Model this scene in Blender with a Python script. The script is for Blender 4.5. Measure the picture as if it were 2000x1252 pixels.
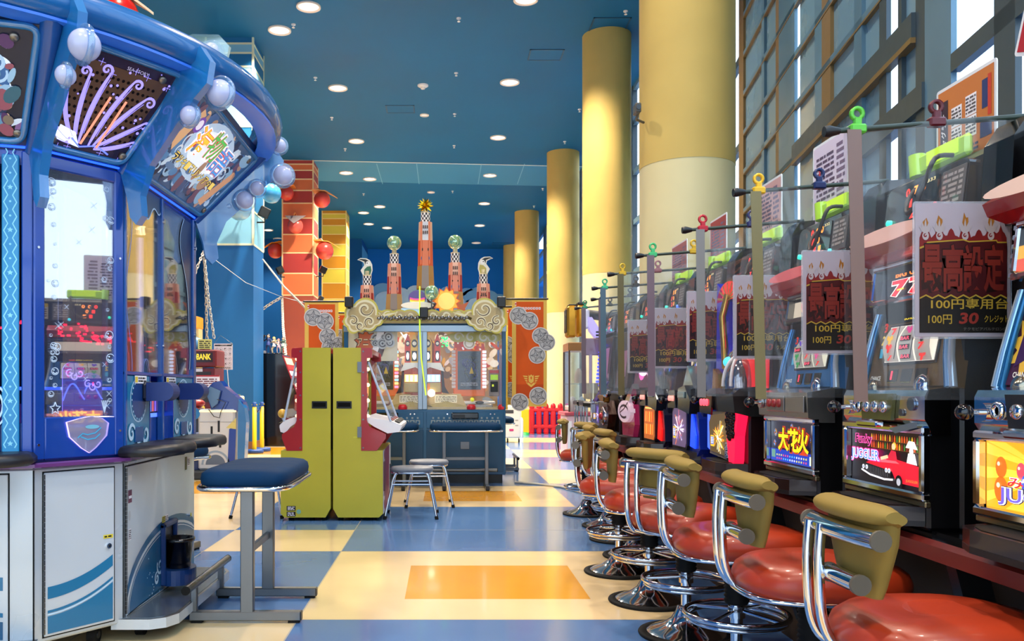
import bpy, math, random
from mathutils import Matrix, Vector
PI = math.pi
sc = bpy.context.scene
COL = sc.collection
for o in list(bpy.data.objects):
    bpy.data.objects.remove(o)

# ---------------------------------------------------------------- camera
FOC, PX, PY, EYE = 1650.0, 868.0, 762.0, 1.25
cam = bpy.data.cameras.new('camera')
cam.sensor_width = 36.0
cam.lens = FOC / 2000.0 * 36.0
cam.shift_x = (1000.0 - PX) / 2000.0
cam.shift_y = (PY - 626.0) / 2000.0
cam.clip_start = 0.05
cam.clip_end = 200
co = bpy.data.objects.new('camera', cam)
co.location = (0, 0, EYE)
co.rotation_euler = (PI / 2, 0, 0)
COL.objects.link(co)
sc.camera = co

# ---------------------------------------------------------------- sky, exposure
w = bpy.data.worlds.new('sky')
sc.world = w
w.use_nodes = True
nt = w.node_tree
nt.nodes.clear()
wo = nt.nodes.new('ShaderNodeOutputWorld')
bg = nt.nodes.new('ShaderNodeBackground')
tc = nt.nodes.new('ShaderNodeTexCoord')
sp = nt.nodes.new('ShaderNodeSeparateXYZ')
cr = nt.nodes.new('ShaderNodeValToRGB')
cr.color_ramp.elements[0].position = 0.0
cr.color_ramp.elements[0].color = (0.72, 0.82, 0.92, 1)
cr.color_ramp.elements[1].position = 0.6
cr.color_ramp.elements[1].color = (0.50, 0.74, 1.0, 1)
nt.links.new(tc.outputs['Generated'], sp.inputs[0])
nt.links.new(sp.outputs['Z'], cr.inputs[0])
nt.links.new(cr.outputs[0], bg.inputs['Color'])
nt.links.new(bg.outputs[0], wo.inputs[0])
bg.inputs['Strength'].default_value = 2.5
sc.view_settings.view_transform = 'Standard'
sc.view_settings.look = 'None'
sc.view_settings.exposure = 0.45
sc.view_settings.gamma = 1.0
sc.view_settings.use_curve_mapping = False
sc.cycles.use_denoising = True
sc.cycles.max_bounces = 8
sc.cycles.transparent_max_bounces = 24
sc.cycles.sample_clamp_indirect = 6.0
LAMP_W = 1350.0

# ---------------------------------------------------------------- helpers
def at(px, py, Y):
    return Vector(((px - PX) * Y / FOC, Y, EYE - (py - PY) * Y / FOC))

def lin(h):
    h = h.lstrip('#')
    r = []
    for i in (0, 2, 4):
        c = int(h[i:i + 2], 16) / 255.0
        r.append(c / 12.92 if c <= 0.04045 else ((c + 0.055) / 1.055) ** 2.4)
    return (r[0], r[1], r[2], 1.0)

MATS = {}
def mat(h, rough=0.5, metal=0.0, emit=0.0, vary=0.0, vscale=8.0, coat=0.0, bump=0.0, bscale=60.0, sheen=0.0):
    """procedural principled material: roughness (and colour, bump) broken up by noise"""
    key = (h, rough, metal, emit, vary, vscale, coat, bump, bscale, sheen)
    if key in MATS:
        return MATS[key]
    m = bpy.data.materials.new('m_' + h.lstrip('#'))
    m.use_nodes = True
    t = m.node_tree
    b = t.nodes['Principled BSDF']
    c = lin(h)
    b.inputs['Base Color'].default_value = c
    b.inputs['Metallic'].default_value = metal
    b.inputs['Roughness'].default_value = rough
    b.inputs['Coat Weight'].default_value = coat
    b.inputs['Coat Roughness'].default_value = 0.06
    if rough >= .55 and metal == 0:
        b.inputs['Specular IOR Level'].default_value = 0.15
    if sheen:
        b.inputs['Sheen Weight'].default_value = sheen
    if emit:
        b.inputs['Emission Color'].default_value = c
        b.inputs['Emission Strength'].default_value = emit
    g = t.nodes.new('ShaderNodeTexCoord')
    n = t.nodes.new('ShaderNodeTexNoise')
    n.inputs['Scale'].default_value = vscale
    n.inputs['Detail'].default_value = 3.0
    t.links.new(g.outputs['Object'], n.inputs['Vector'])
    mr = t.nodes.new('ShaderNodeMapRange')
    mr.inputs['To Min'].default_value = max(0.02, rough * 0.85)
    mr.inputs['To Max'].default_value = min(1.0, rough * 1.15)
    t.links.new(n.outputs['Fac'], mr.inputs['Value'])
    t.links.new(mr.outputs[0], b.inputs['Roughness'])
    if vary:
        hs = t.nodes.new('ShaderNodeHueSaturation')
        hs.inputs['Color'].default_value = c
        mv = t.nodes.new('ShaderNodeMapRange')
        mv.inputs['From Min'].default_value = 0.3
        mv.inputs['From Max'].default_value = 0.7
        mv.inputs['To Min'].default_value = 1 - vary
        mv.inputs['To Max'].default_value = 1 + vary
        t.links.new(n.outputs['Fac'], mv.inputs['Value'])
        t.links.new(mv.outputs[0], hs.inputs['Value'])
        t.links.new(hs.outputs[0], b.inputs['Base Color'])
    if bump:
        n2 = t.nodes.new('ShaderNodeTexNoise')
        n2.inputs['Scale'].default_value = bscale
        n2.inputs['Detail'].default_value = 4.0
        t.links.new(g.outputs['Object'], n2.inputs['Vector'])
        bp = t.nodes.new('ShaderNodeBump')
        bp.inputs['Strength'].default_value = bump
        bp.inputs['Distance'].default_value = 0.02
        t.links.new(n2.outputs['Fac'], bp.inputs['Height'])
        t.links.new(bp.outputs[0], b.inputs['Normal'])
    MATS[key] = m
    return m

def glow(h, s=1.0):
    return mat(h, 0.35, 0.0, s)

def clear(h, opacity=0.12, gloss=0.10, rough=0.03, edge=0.6):
    """thin clear sheet: tinted transparency with a little diffuse and a mirror part rising at grazing angles"""
    key = ('clear', h, opacity, gloss, rough, edge)
    if key in MATS:
        return MATS[key]
    m = bpy.data.materials.new('m_clear_' + h.lstrip('#'))
    m.use_nodes = True
    t = m.node_tree
    t.nodes.clear()
    out = t.nodes.new('ShaderNodeOutputMaterial')
    tr = t.nodes.new('ShaderNodeBsdfTransparent')
    df = t.nodes.new('ShaderNodeBsdfPrincipled')
    gl = t.nodes.new('ShaderNodeBsdfGlossy')
    gl.inputs['Roughness'].default_value = rough
    gl.inputs['Color'].default_value = (1, 1, 1, 1)
    c = lin(h)
    tr.inputs['Color'].default_value = tuple(1 - (1 - x) * 0.35 for x in c[:3]) + (1,)
    df.inputs['Base Color'].default_value = c
    df.inputs['Roughness'].default_value = 0.3
    m1 = t.nodes.new('ShaderNodeMixShader')
    m1.inputs[0].default_value = opacity
    t.links.new(tr.outputs[0], m1.inputs[1])
    t.links.new(df.outputs[0], m1.inputs[2])
    lw = t.nodes.new('ShaderNodeLayerWeight')
    lw.inputs['Blend'].default_value = 0.25
    mm = t.nodes.new('ShaderNodeMath')
    mm.operation = 'MULTIPLY_ADD'
    mm.inputs[1].default_value = edge
    mm.inputs[2].default_value = gloss
    mm.use_clamp = True
    t.links.new(lw.outputs['Fresnel'], mm.inputs[0])
    m2 = t.nodes.new('ShaderNodeMixShader')
    t.links.new(mm.outputs[0], m2.inputs[0])
    t.links.new(m1.outputs[0], m2.inputs[1])
    t.links.new(gl.outputs[0], m2.inputs[2])
    t.links.new(m2.outputs[0], out.inputs[0])
    MATS[key] = m
    return m

CHROME = mat('#d8dade', 0.09, 1.0)
STEEL = mat('#74777a', 0.36, 1.0)
GOLD = mat('#e0b040', 0.18, 1.0)
BLACK = mat('#0b0b0c', 0.38)
BLACKG = mat('#08080a', 0.15, coat=0.4)
RUBBER = mat('#151515', 0.65)
WHITE = mat('#e8e8ea', 0.4)
PAPER = mat('#eeeaf0', 0.6)

def frame(o, u, v):
    u = Vector(u).normalized(); v = Vector(v).normalized(); n = u.cross(v)
    return Matrix(((u.x, v.x, n.x, o[0]), (u.y, v.y, n.y, o[1]), (u.z, v.z, n.z, o[2]), (0, 0, 0, 1)))

TXT = {}
def text_geo(s, bold=0.0):
    """outline geometry of a string, normalised to a unit box"""
    k = (s, bold)
    if k in TXT:
        return TXT[k]
    cu = bpy.data.curves.new('t', 'FONT')
    cu.body = s
    cu.size = 1.0
    cu.offset = bold
    cu.resolution_u = 3
    ob = bpy.data.objects.new('t', cu)
    COL.objects.link(ob)
    dg = bpy.context.evaluated_depsgraph_get()
    me = bpy.data.meshes.new_from_object(ob.evaluated_get(dg))
    vs = [(v.co.x, v.co.y) for v in me.vertices]
    fs = [tuple(p.vertices) for p in me.polygons]
    bpy.data.objects.remove(ob)
    bpy.data.curves.remove(cu)
    bpy.data.meshes.remove(me)
    if vs:
        x0 = min(v[0] for v in vs); x1 = max(v[0] for v in vs)
        y0 = min(v[1] for v in vs); y1 = max(v[1] for v in vs)
        dx = (x1 - x0) or 1; dy = (y1 - y0) or 1
        vs = [((a - x0) / dx, (b - y0) / dy) for a, b in vs]
    TXT[k] = (vs, fs)
    return TXT[k]

class MB:
    """collects shapes into one mesh with one material slot per material"""
    def __init__(s, T=None):
        s.v = []; s.f = []; s.mi = []; s.sm = []; s.mats = []
        s.T = T or Matrix()
    def at(s, T):
        s.T = T
        return s
    def add(s, vs, fs, m, smooth=False):
        b = len(s.v)
        T = s.T
        s.v += [tuple(T @ Vector(p)) for p in vs]
        if m not in s.mats:
            s.mats.append(m)
        i = s.mats.index(m)
        for f in fs:
            s.f.append(tuple(b + k for k in f)); s.mi.append(i); s.sm.append(smooth)
        return s
    def box(s, x0, x1, y0, y1, z0, z1, m, c=0.0):
        if c <= 0:
            vs = [(x, y, z) for z in (z0, z1) for y in (y0, y1) for x in (x0, x1)]
            return s.add(vs, [(0, 2, 3, 1), (4, 5, 7, 6), (0, 1, 5, 4), (2, 6, 7, 3), (0, 4, 6, 2), (1, 3, 7, 5)], m)
        c = min(c, (x1 - x0) * .45, (y1 - y0) * .45, (z1 - z0) * .45)
        ctr = Vector(((x0 + x1) / 2, (y0 + y1) / 2, (z0 + z1) / 2))
        h = ((x1 - x0) / 2, (y1 - y0) / 2, (z1 - z0) / 2)
        vs = []; ix = {}
        for sx in (-1, 1):
            for sy in (-1, 1):
                for sz in (-1, 1):
                    sg = (sx, sy, sz)
                    for a in range(3):
                        p = [sg[k] * (h[k] - (0 if k == a else c)) for k in range(3)]
                        ix[(sg, a)] = len(vs)
                        vs.append((ctr.x + p[0], ctr.y + p[1], ctr.z + p[2]))
        fs = []
        def face(l):
            p = [Vector(vs[i]) - ctr for i in l]
            n = (p[1] - p[0]).cross(p[2] - p[0])
            fs.append(tuple(l) if n.dot(sum(p, Vector())) > 0 else tuple(reversed(l)))
        for a in range(3):
            b_, c_ = [k for k in range(3) if k != a]
            for sa in (-1, 1):
                l = []
                for sb, s_ in ((-1, -1), (1, -1), (1, 1), (-1, 1)):
                    g = [0, 0, 0]; g[a] = sa; g[b_] = sb; g[c_] = s_
                    l.append(ix[(tuple(g), a)])
                face(l)
        for a in range(3):
            b_, c_ = [k for k in range(3) if k != a]
            for sb in (-1, 1):
                for s_ in (-1, 1):
                    g0 = [0, 0, 0]; g0[a] = -1; g0[b_] = sb; g0[c_] = s_
                    g1 = list(g0); g1[a] = 1
                    face([ix[(tuple(g0), b_)], ix[(tuple(g1), b_)], ix[(tuple(g1), c_)], ix[(tuple(g0), c_)]])
        for sx in (-1, 1):
            for sy in (-1, 1):
                for sz in (-1, 1):
                    face([ix[((sx, sy, sz), a)] for a in range(3)])
        return s.add(vs, fs, m)
    def cbox(s, c, d, m, ch=0.0):
        return s.box(c[0] - d[0] / 2, c[0] + d[0] / 2, c[1] - d[1] / 2, c[1] + d[1] / 2, c[2] - d[2] / 2, c[2] + d[2] / 2, m, ch)
    def loft(s, rings, m, smooth=True, caps=True, closed=True):
        n = len(rings[0])
        vs = [p for r in rings for p in r]
        fs = []
        for i in range(len(rings) - 1):
            for j in range(n if closed else n - 1):
                k = (j + 1) % n
                fs.append((i * n + j, i * n + k, (i + 1) * n + k, (i + 1) * n + j))
        s.add(vs, fs, m, smooth)
        if caps:
            b = (len(rings) - 1) * n
            s.add(rings[0], [tuple(reversed(range(n)))], m)
            s.add(rings[-1], [tuple(range(n))], m)
        return s
    def lathe(s, prof, m, n=20, c=(0, 0, 0), smooth=True, caps=True, a0=0.0):
        rings = []
        for r, z in prof:
            r = max(r, 1e-4)
            rings.append([(c[0] + r * math.cos(a0 + 2 * PI * j / n), c[1] + r * math.sin(a0 + 2 * PI * j / n), c[2] + z) for j in range(n)])
        return s.loft(rings, m, smooth, caps)
    def cyl(s, p, q, r, m, n=12, r2=None, smooth=True):
        p = Vector(p); q = Vector(q)
        d = (q - p).normalized()
        a = d.orthogonal().normalized(); b = d.cross(a)
        r2 = r if r2 is None else r2
        R = []
        for o, rr in ((p, r), (q, r2)):
            R.append([tuple(o + a * (rr * math.cos(2 * PI * j / n)) + b * (rr * math.sin(2 * PI * j / n))) for j in range(n)])
        return s.loft(R, m, smooth)
    def tube(s, pts, r, m, n=8, closed=False, ry=None):
        P = [Vector(p) for p in pts]
        L = len(P)
        rings = []
        up = None
        for i in range(L):
            if closed:
                d = P[(i + 1) % L] - P[i - 1]
            else:
                d = P[min(i + 1, L - 1)] - P[max(i - 1, 0)]
            d.normalize()
            if up is None:
                up = d.orthogonal().normalized()
            a = up - d * up.dot(d)
            if a.length < 1e-4:
                a = d.orthogonal()
            a.normalize(); up = a
            b = d.cross(a)
            rr = r[i] if isinstance(r, (list, tuple)) else r
            rings.append([tuple(P[i] + a * (rr * math.cos(2 * PI * j / n)) + b * ((ry or rr) * math.sin(2 * PI * j / n))) for j in range(n)])
        if closed:
            rings.append(rings[0])
            return s.loft(rings, m, True, False)
        return s.loft(rings, m, True, True)
    def sphere(s, c, r, m, n=20, k=12, sc_=(1, 1, 1)):
        rings = []
        for i in range(k + 1):
            t = -PI / 2 + PI * i / k
            rr = max(math.cos(t), 1e-3)
            rings.append([(c[0] + r * sc_[0] * rr * math.cos(2 * PI * j / n), c[1] + r * sc_[1] * rr * math.sin(2 * PI * j / n), c[2] + r * sc_[2] * math.sin(t)) for j in range(n)])
        return s.loft(rings, m, True, False)
    def ring(s, c, R, r, m, n=32, k=8):
        return s.tube([(c[0] + R * math.cos(2 * PI * i / n), c[1] + R * math.sin(2 * PI * i / n), c[2]) for i in range(n)], r, m, k, True)
    # flat shapes in the local xy plane (prints) and prisms (solids)
    def poly(s, pts, m, z=0.0):
        A = sum(pts[i - 1][0] * pts[i][1] - pts[i][0] * pts[i - 1][1] for i in range(len(pts)))
        pts = pts if A > 0 else list(reversed(pts))
        return s.add([(p[0], p[1], z) for p in pts], [tuple(range(len(pts)))], m)
    def prism(s, pts, z0, z1, m, side=None, smooth=False):
        A = sum(pts[i - 1][0] * pts[i][1] - pts[i][0] * pts[i - 1][1] for i in range(len(pts)))
        pts = pts if A > 0 else list(reversed(pts))
        n = len(pts)
        lo = [(p[0], p[1], z0) for p in pts]; hi = [(p[0], p[1], z1) for p in pts]
        s.add(lo, [tuple(reversed(range(n)))], m)
        s.add(hi, [tuple(range(n))], m)
        return s.add(lo + hi, [(i, (i + 1) % n, n + (i + 1) % n, n + i) for i in range(n)], side or m, smooth)
    def rect(s, x0, x1, y0, y1, m, z=0.0):
        return s.poly([(x0, y0), (x1, y0), (x1, y1), (x0, y1)], m, z)
    def disc(s, cx, cy, rx, m, z=0.0, ry=None, n=20, a=0.0):
        ry = ry or rx
        ca, sa = math.cos(a), math.sin(a)
        P = []
        for i in range(n):
            x = rx * math.cos(2 * PI * i / n); y = ry * math.sin(2 * PI * i / n)
            P.append((cx + x * ca - y * sa, cy + x * sa + y * ca))
        return s.poly(P, m, z)
    def ribbon(s, pts, w_, m, z=0.0):
        L = len(pts)
        vs = []
        for i in range(L):
            a = pts[max(i - 1, 0)]; b = pts[min(i + 1, L - 1)]
            dx, dy = b[0] - a[0], b[1] - a[1]
            l = math.hypot(dx, dy) or 1
            ww = w_[i] if isinstance(w_, (list, tuple)) else w_
            nx, ny = -dy / l * ww / 2, dx / l * ww / 2
            vs += [(pts[i][0] - nx, pts[i][1] - ny, z), (pts[i][0] + nx, pts[i][1] + ny, z)]
        return s.add(vs, [(2 * i, 2 * i + 2, 2 * i + 3, 2 * i + 1) for i in range(L - 1)], m)
    def swirl(s, cx, cy, r, w_, m, z=0.0, turns=1.3, a0=0.0, d=1, n=22):
        P = []; W = []
        for i in range(n):
            t = i / (n - 1.0)
            rr = r * (1 - 0.88 * t)
            a = a0 + d * 2 * PI * turns * t
            P.append((cx + rr * math.cos(a), cy + rr * math.sin(a)))
            W.append(w_ * (0.35 + 0.9 * math.sin(PI * min(1, t + .12))))
        return s.ribbon(P, W, m, z)
    def star(s, cx, cy, R, r, k, m, z=0.0, a0=PI / 2):
        return s.poly([(cx + (R if i % 2 == 0 else r) * math.cos(a0 + PI * i / k), cy + (R if i % 2 == 0 else r) * math.sin(a0 + PI * i / k)) for i in range(2 * k)], m, z)
    def text(s, t, x0, x1, y0, y1, m, z=0.0, bold=0.0, shear=0.0):
        vs, fs = text_geo(t, bold)
        return s.add([(x0 + (x1 - x0) * a + shear * (b - .5) * (y1 - y0), y0 + (y1 - y0) * b, z) for a, b in vs], fs, m)
    def lines(s, x0, x1, y0, y1, n, m, z=0.0, seed=1, fill=0.55):
        """rows of small print: broken dark strokes"""
        R = random.Random(seed)
        h = (y1 - y0) / n
        for i in range(n):
            y = y1 - (i + .5) * h
            x = x0
            while x < x1 - h * .5:
                l = min(R.uniform(.6, 3.0) * h, x1 - x)
                s.rect(x, x + l, y - h * fill / 2, y + h * fill / 2, m, z)
                x += l + h * R.uniform(.2, .7)
        return s
    def build(s, name, parent=None, loc=None, rz=0.0):
        me = bpy.data.meshes.new(name)
        me.from_pydata(s.v, [], s.f)
        for m in s.mats:
            me.materials.append(m)
        me.polygons.foreach_set('material_index', s.mi)
        me.polygons.foreach_set('use_smooth', s.sm)
        me.update()
        o = bpy.data.objects.new(name, me)
        COL.objects.link(o)
        if parent:
            o.parent = parent
        if loc is not None:
            o.location = loc
        o.rotation_euler = (0, 0, rz)
        return o

def tag(o, label=None, cat=None, group=None, kind=None):
    if label: o['label'] = label
    if cat: o['category'] = cat
    if group: o['group'] = group
    if kind: o['kind'] = kind
    return o

def thing(name, label, cat, loc=(0, 0, 0), rz=0.0, group=None):
    o = bpy.data.objects.new(name, None)
    o.empty_display_size = 0.1
    COL.objects.link(o)
    o.location = loc
    o.rotation_euler = (0, 0, rz)
    return tag(o, label, cat, group)

def struct(o):
    o['kind'] = 'structure'
    return o

KIDS = {}
def dup(root, loc, rz=0.0, label=None, group=None, scale=None):
    """copy of a thing with copies of its parts and sub-parts"""
    def rec(o, p):
        c = o.copy()
        COL.objects.link(c)
        if p: c.parent = p
        for ch in o.children:
            rec(ch, c)
        return c
    r = rec(root, None)
    r.location = loc
    r.rotation_euler = (0, 0, rz)
    if scale: r.scale = scale
    if label: r['label'] = label
    if group: r['group'] = group
    return r
def rr2d(x0, x1, y0, y1, r, k=4):
    P = []
    for cx, cy, a in ((x1 - r, y1 - r, 0), (x0 + r, y1 - r, 90), (x0 + r, y0 + r, 180), (x1 - r, y0 + r, 270)):
        for i in range(k + 1):
            t = math.radians(a + 90 * i / k)
            P.append((cx + r * math.cos(t), cy + r * math.sin(t)))
    return P
def sell(a, b, e=0.55, n=36):
    """superellipse outline"""
    P = []
    for i in range(n):
        t = 2 * PI * i / n
        c, s_ = math.cos(t), math.sin(t)
        P.append((a * math.copysign(abs(c) ** e, c), b * math.copysign(abs(s_) ** e, s_)))
    return P

def crom(P, n=5):
    """smooth path through the given points"""
    P = [Vector(p) for p in P]
    out = []
    for i in range(len(P) - 1):
        a, b_, c, d = P[max(i - 1, 0)], P[i], P[i + 1], P[min(i + 2, len(P) - 1)]
        for k in range(n):
            t = k / n
            out.append(.5 * ((2 * b_) + (c - a) * t + (2 * a - 5 * b_ + 4 * c - d) * t * t + (3 * b_ - a - 3 * c + d) * t ** 3))
    out.append(P[-1])
    return out
# ================================================================ the setting
CEIL = 8.6
FAR = 44.0
# ---- floor: big vinyl blocks
def fl(h):
    return mat(h, 0.19, 0.0, 0.0, 0.07, 1.2, coat=0.25, bump=0.02, bscale=3.0)
F_BLUE, F_CREAM, F_ORANGE, F_SEAM = fl('#4d74a8'), fl('#e6cd9c'), fl('#d99a1e'), fl('#b9b2a0')
def floor_col(x, y):
    per = 4.45
    if -0.8 < x < 1.4:
        k = (y - 4.6) % per
        if 0 < k < 1.95:
            return F_ORANGE if (0.455 < k < 1.42 and -0.238 < x < 0.875) else F_CREAM
        return F_BLUE
    if -1.87 < x <= -0.8:
        if y < 4.6: return F_CREAM
        if y < 6.55: return F_BLUE
        if y < 7.55: return F_CREAM
        if y < 9.46: return F_BLUE
        return F_CREAM if (y - 9.46) % per < 2.5 else F_BLUE
    if x <= -1.87:
        if y < 4.6: return F_CREAM
        if y < 7.55: return F_BLUE
        if y < 12.6:
            return F_ORANGE if (10.2 < y < 11.6 and -3.4 < x < -2.3) else F_CREAM
        if y < 13.8: return F_BLUE
        return F_ORANGE if 16.4 < y < 18.4 else F_CREAM
    k = (y - 2.4) % per
    return F_CREAM if (0 < k < 1.95 and x < 3.6 and y > 10) else F_BLUE
xs = sorted({-14, -5, -3.4, -2.3, -1.87, -0.8, -0.238, 0.875, 1.4, 3.6, 10})
ys = {-6, 4.6, 6.55, 7.55, 9.46, 12.6, 13.8, 10.2, 11.6, 16.4, 18.4, FAR}
for k in range(-2, 10):
    for d in (0, 0.455, 1.42, 1.95):
        ys.add(round(4.6 + 4.45 * k + d, 3))
    for d in (0, 1.95):
        ys.add(round(2.4 + 4.45 * k + d, 3))
    for d in (0, 2.5):
        ys.add(round(9.46 + 4.45 * k + d, 3))
ys = [y for y in sorted(ys) if -6 <= y <= FAR]
b = MB()
for i in range(len(xs) - 1):
    for j in range(len(ys) - 1):
        b.rect(xs[i], xs[i + 1], ys[j], ys[j + 1], floor_col((xs[i] + xs[i + 1]) / 2, (ys[j] + ys[j + 1]) / 2))
for y in (4.6, 6.55, 7.55, 9.46, 9.05, 11.0):
    b.rect(-5, 1.4, y - .004, y + .004, F_SEAM, 0.0006)
for x in (-1.87, -0.8, 1.4):
    b.rect(x - .004, x + .004, 3, 20, F_SEAM, 0.0006)
b.box(-14, 10, -6, FAR, -0.3, -0.01, F_SEAM)
struct(b.build('floor'))

# ---- ceiling with its paler band
CB = mat('#155f90', 0.55, 0, 0, 0.10, 0.35)
CB2 = mat('#3a80ae', 0.55, 0, 0, 0.05, 0.5)
b = MB()
b.prism([(-14, -6), (1.68, -6), (4.69, 13.6), (4.72, FAR), (-14, FAR)], CEIL, CEIL + .3, CB)
b.at(Matrix(((1, 0, 0, 0), (0, -1, 0, 0), (0, 0, -1, CEIL - .004), (0, 0, 0, 1))))
b.poly([(-14, -26.2), (4.6, -27.75), (4.6, -30.5), (-14, -28.8)], CB2)
b.poly([(-14, -26.16), (4.6, -27.71), (4.6, -27.81), (-14, -26.26)], mat('#a9c4d2', .5), .004)
for x in (-2.2, -.9, 1.2, 2.6):
    b.rect(x - .012, x + .012, -30.1, -27.4, mat('#6aa4c6', .5), .004)
struct(b.build('ceiling'))

# ---- far and left walls with painted clouds and roofs
WB = mat('#0b66bb', 0.6, 0, 0, 0.05, 0.4)
WBD = mat('#0d4f90', 0.6)
CLOUD = mat('#a9c9e0', 0.6, 0, 0, 0.06, 2)
CLOUD2 = mat('#6ea3cc', 0.6)
b = MB()
b.box(-14, 10, FAR, FAR + .3, 0, CEIL, WB)
b.at(frame((0, FAR - .01, 0), (1, 0, 0), (0, 0, 1)))
R = random.Random(4)
def cloud(px, py, wpx, hpx, m, z, n=9):
    for i in range(n):
        p = at(px + R.uniform(-.5, .5) * wpx, py + R.uniform(-.2, .5) * hpx, FAR)
        r = R.uniform(.28, .5) * hpx * FAR / FOC
        b.disc(p.x, p.z, r * 1.3, m, z, r, 20)
        z += .0015
for c in ((725, 575, 60, 40), (775, 590, 60, 50), (905, 578, 60, 40), (955, 590, 60, 50), (1010, 592, 40, 34), (690, 600, 50, 40)):
    cloud(*c, CLOUD2, .002)
for c in ((735, 590, 50, 36), (800, 570, 40, 40), (815, 600, 60, 40), (915, 595, 60, 36), (530, 566, 30, 52), (380, 590, 30, 60), (960, 605, 70, 30)):
    cloud(*c, CLOUD, .03)
for px0, px1, py in ((380, 402, 600), (514, 552, 628), (390, 403, 640), (1040, 1075, 560)):
    p = at(px0, py, FAR); q = at(px1, 700, FAR)
    b.rect(p.x, q.x, q.z, p.z, WBD, .06)
    for k in range(3):
        b.rect(p.x + .15 + k * .3, p.x + .3 + k * .3, q.z + .3, p.z - .5, mat('#1f6cb4', .6), .062)
p = at(500, 652, FAR); q = at(560, 690, FAR)
b.rect(p.x, q.x, q.z, p.z, mat('#b98a2c', .6), .065)
b.rect(p.x, q.x, .0, q.z, mat('#c9b27a', .6), .065)
struct(b.build('wall_far'))
b = MB()
b.box(-14, -4.0, 41, FAR, 0, CEIL, WBD)
b.at(frame((-3.995, 41, 0), (0, 1, 0), (0, 0, 1)))
b.rect(0, 3, 2.2, CEIL - .3, mat('#5aa6d8', .6))
struct(b.build('wall_recess'))
struct(MB().box(-14.3, -14, -6, FAR, 0, CEIL, WB).build('wall_left'))
b = MB()
p = at(300, 616, 24); q = at(405, 642, 24)
b.box(p.x, q.x - .25, 24, 24.4, 0, q.z, mat('#c9b98a', .6))
b.box(p.x, q.x - .25, 23.9, 24.5, q.z, q.z + .35, mat('#e0962c', .5), .03)
struct(b.build('partition_wall'))

# ---- round yellow columns
YEL = mat('#cfb468', 0.55, 0, 0, 0.05, 1.5, bump=.02, bscale=12)
CRM = mat('#ded3a0', 0.5, 0, 0, 0.04, 1.5)
for x, y in ((2.61, 9.1), (3.37, 17.55), (3.68, 26.2), (3.4, 34.9), (3.5, 43.0)):
    b = MB()
    b.lathe([(.497, 0), (.497, 3.63)], CRM, 56, caps=False)
    b.lathe([(.5, 3.63), (.5, CEIL)], YEL, 56)
    b.lathe([(.51, 0), (.51, .12), (.497, .13)], mat('#8a7a50', .5), 56, caps=False)
    struct(b.build('column', None, (x, y, 0)))

# ---- square striped pillars
ZL = [CEIL + .01] + [EYE - (y - PY) * 27 / FOC for y in (320.7, 332.7, 350, 372, 397, 426, 458, 494, 534, 576.5)]
def pillar(x1, y0, wd, dark, light, low, trim):
    b = MB()
    D, L, W, Tm = (mat(c, .5, 0, 0, .05, 1.0) for c in (dark, light, low, trim))
    x0 = x1 - wd
    b.box(x0, x1, y0, y0 + wd, 0, ZL[-1], W)
    for i in range(len(ZL) - 1):
        b.box(x0, x1, y0, y0 + wd, ZL[i + 1], ZL[i], D if i % 2 == 0 else L)
        b.box(x0 - .006, x1 + .006, y0 - .006, y0 + wd + .006, ZL[i + 1] - .02, ZL[i + 1] + .02, Tm)
    for xx in (x0, x1):
        for yy in (y0, y0 + wd):
            b.box(xx - .03, xx + .012, yy - .012, yy + .03, ZL[-1] if low != dark else 0, CEIL, Tm)
    b.box(x0 - .02, x1 + .02, y0 - .02, y0 + wd + .02, 0, .18, mat('#7a5a44', .5))
    struct(b.build('pillar'))
pillar(-4.05, 9.1, .98, '#b8322e', '#d2574a', '#0f74bd', '#e8d7b0')
pillar(-3.98, 17.6, .98, '#12689a', '#7ab4cc', '#075c9c', '#d9dcb8')
pillar(-4.19, 27.0, .98, '#a63430', '#dc6f3e', '#964432', '#f0cf9a')
pillar(-4.02, 34.6, .98, '#cf8f1c', '#dccd48', '#c48a18', '#f2dc8c')

# ---- oblique glazed wall on the right
W0, SL = 2.5, 0.153
FL = math.hypot(1, SL)
WT = frame((W0, 0, 0), (SL, 1, 0), (0, 0, 1))
def wy(px):
    return W0 / ((px - PX) / FOC - SL)
STE = mat('#5d8299', 0.32, 0.1, 0, .08, 2)
STD = mat('#3c4c56', 0.35, 0.1)
BRN = mat('#7a6238', 0.45)
PAN = mat('#6f95ac', 0.28, 0, 0, .05, 1.5, coat=.3)
PANE = clear('#f4faff', 0.01, 0.04, 0.02, 0.0)
fr = MB(WT)
def post(px0, px1, m, d0=-.10, d1=.10, z0=0, z1=CEIL):
    a, c = sorted((wy(px0) * FL, wy(px1) * FL))
    fr.box(a, c, z0, z1, max(d0, -.03), .006, m)
for px0, px1, m, d in ((1447, 1456, BRN, .08), (1492, 1497, STE, .05), (1526, 1557, STE, .22), (1520, 1526, BRN, .23), (1597, 1611, STE, .07), (1611, 1628, BRN, .09),
                       (1675, 1690, STE, .06), (1725, 1739, STD, .10), (1762, 1769, STD, .06), (1797, 1815, STD, .12), (1815, 1867, STE, .25), (1952, 1994, STD, .14)):
    post(px0, px1, m, -d, .1)
yy = wy(1994)
ypos = [3.2, 2.2, 1.2, 0.2, -1.0, -2.2, -3.4, -4.6, -5.9]
for y in ypos:
    fr.box(y * FL - .05, y * FL + .05, 0, CEIL, -.04, .02, STD)
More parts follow.
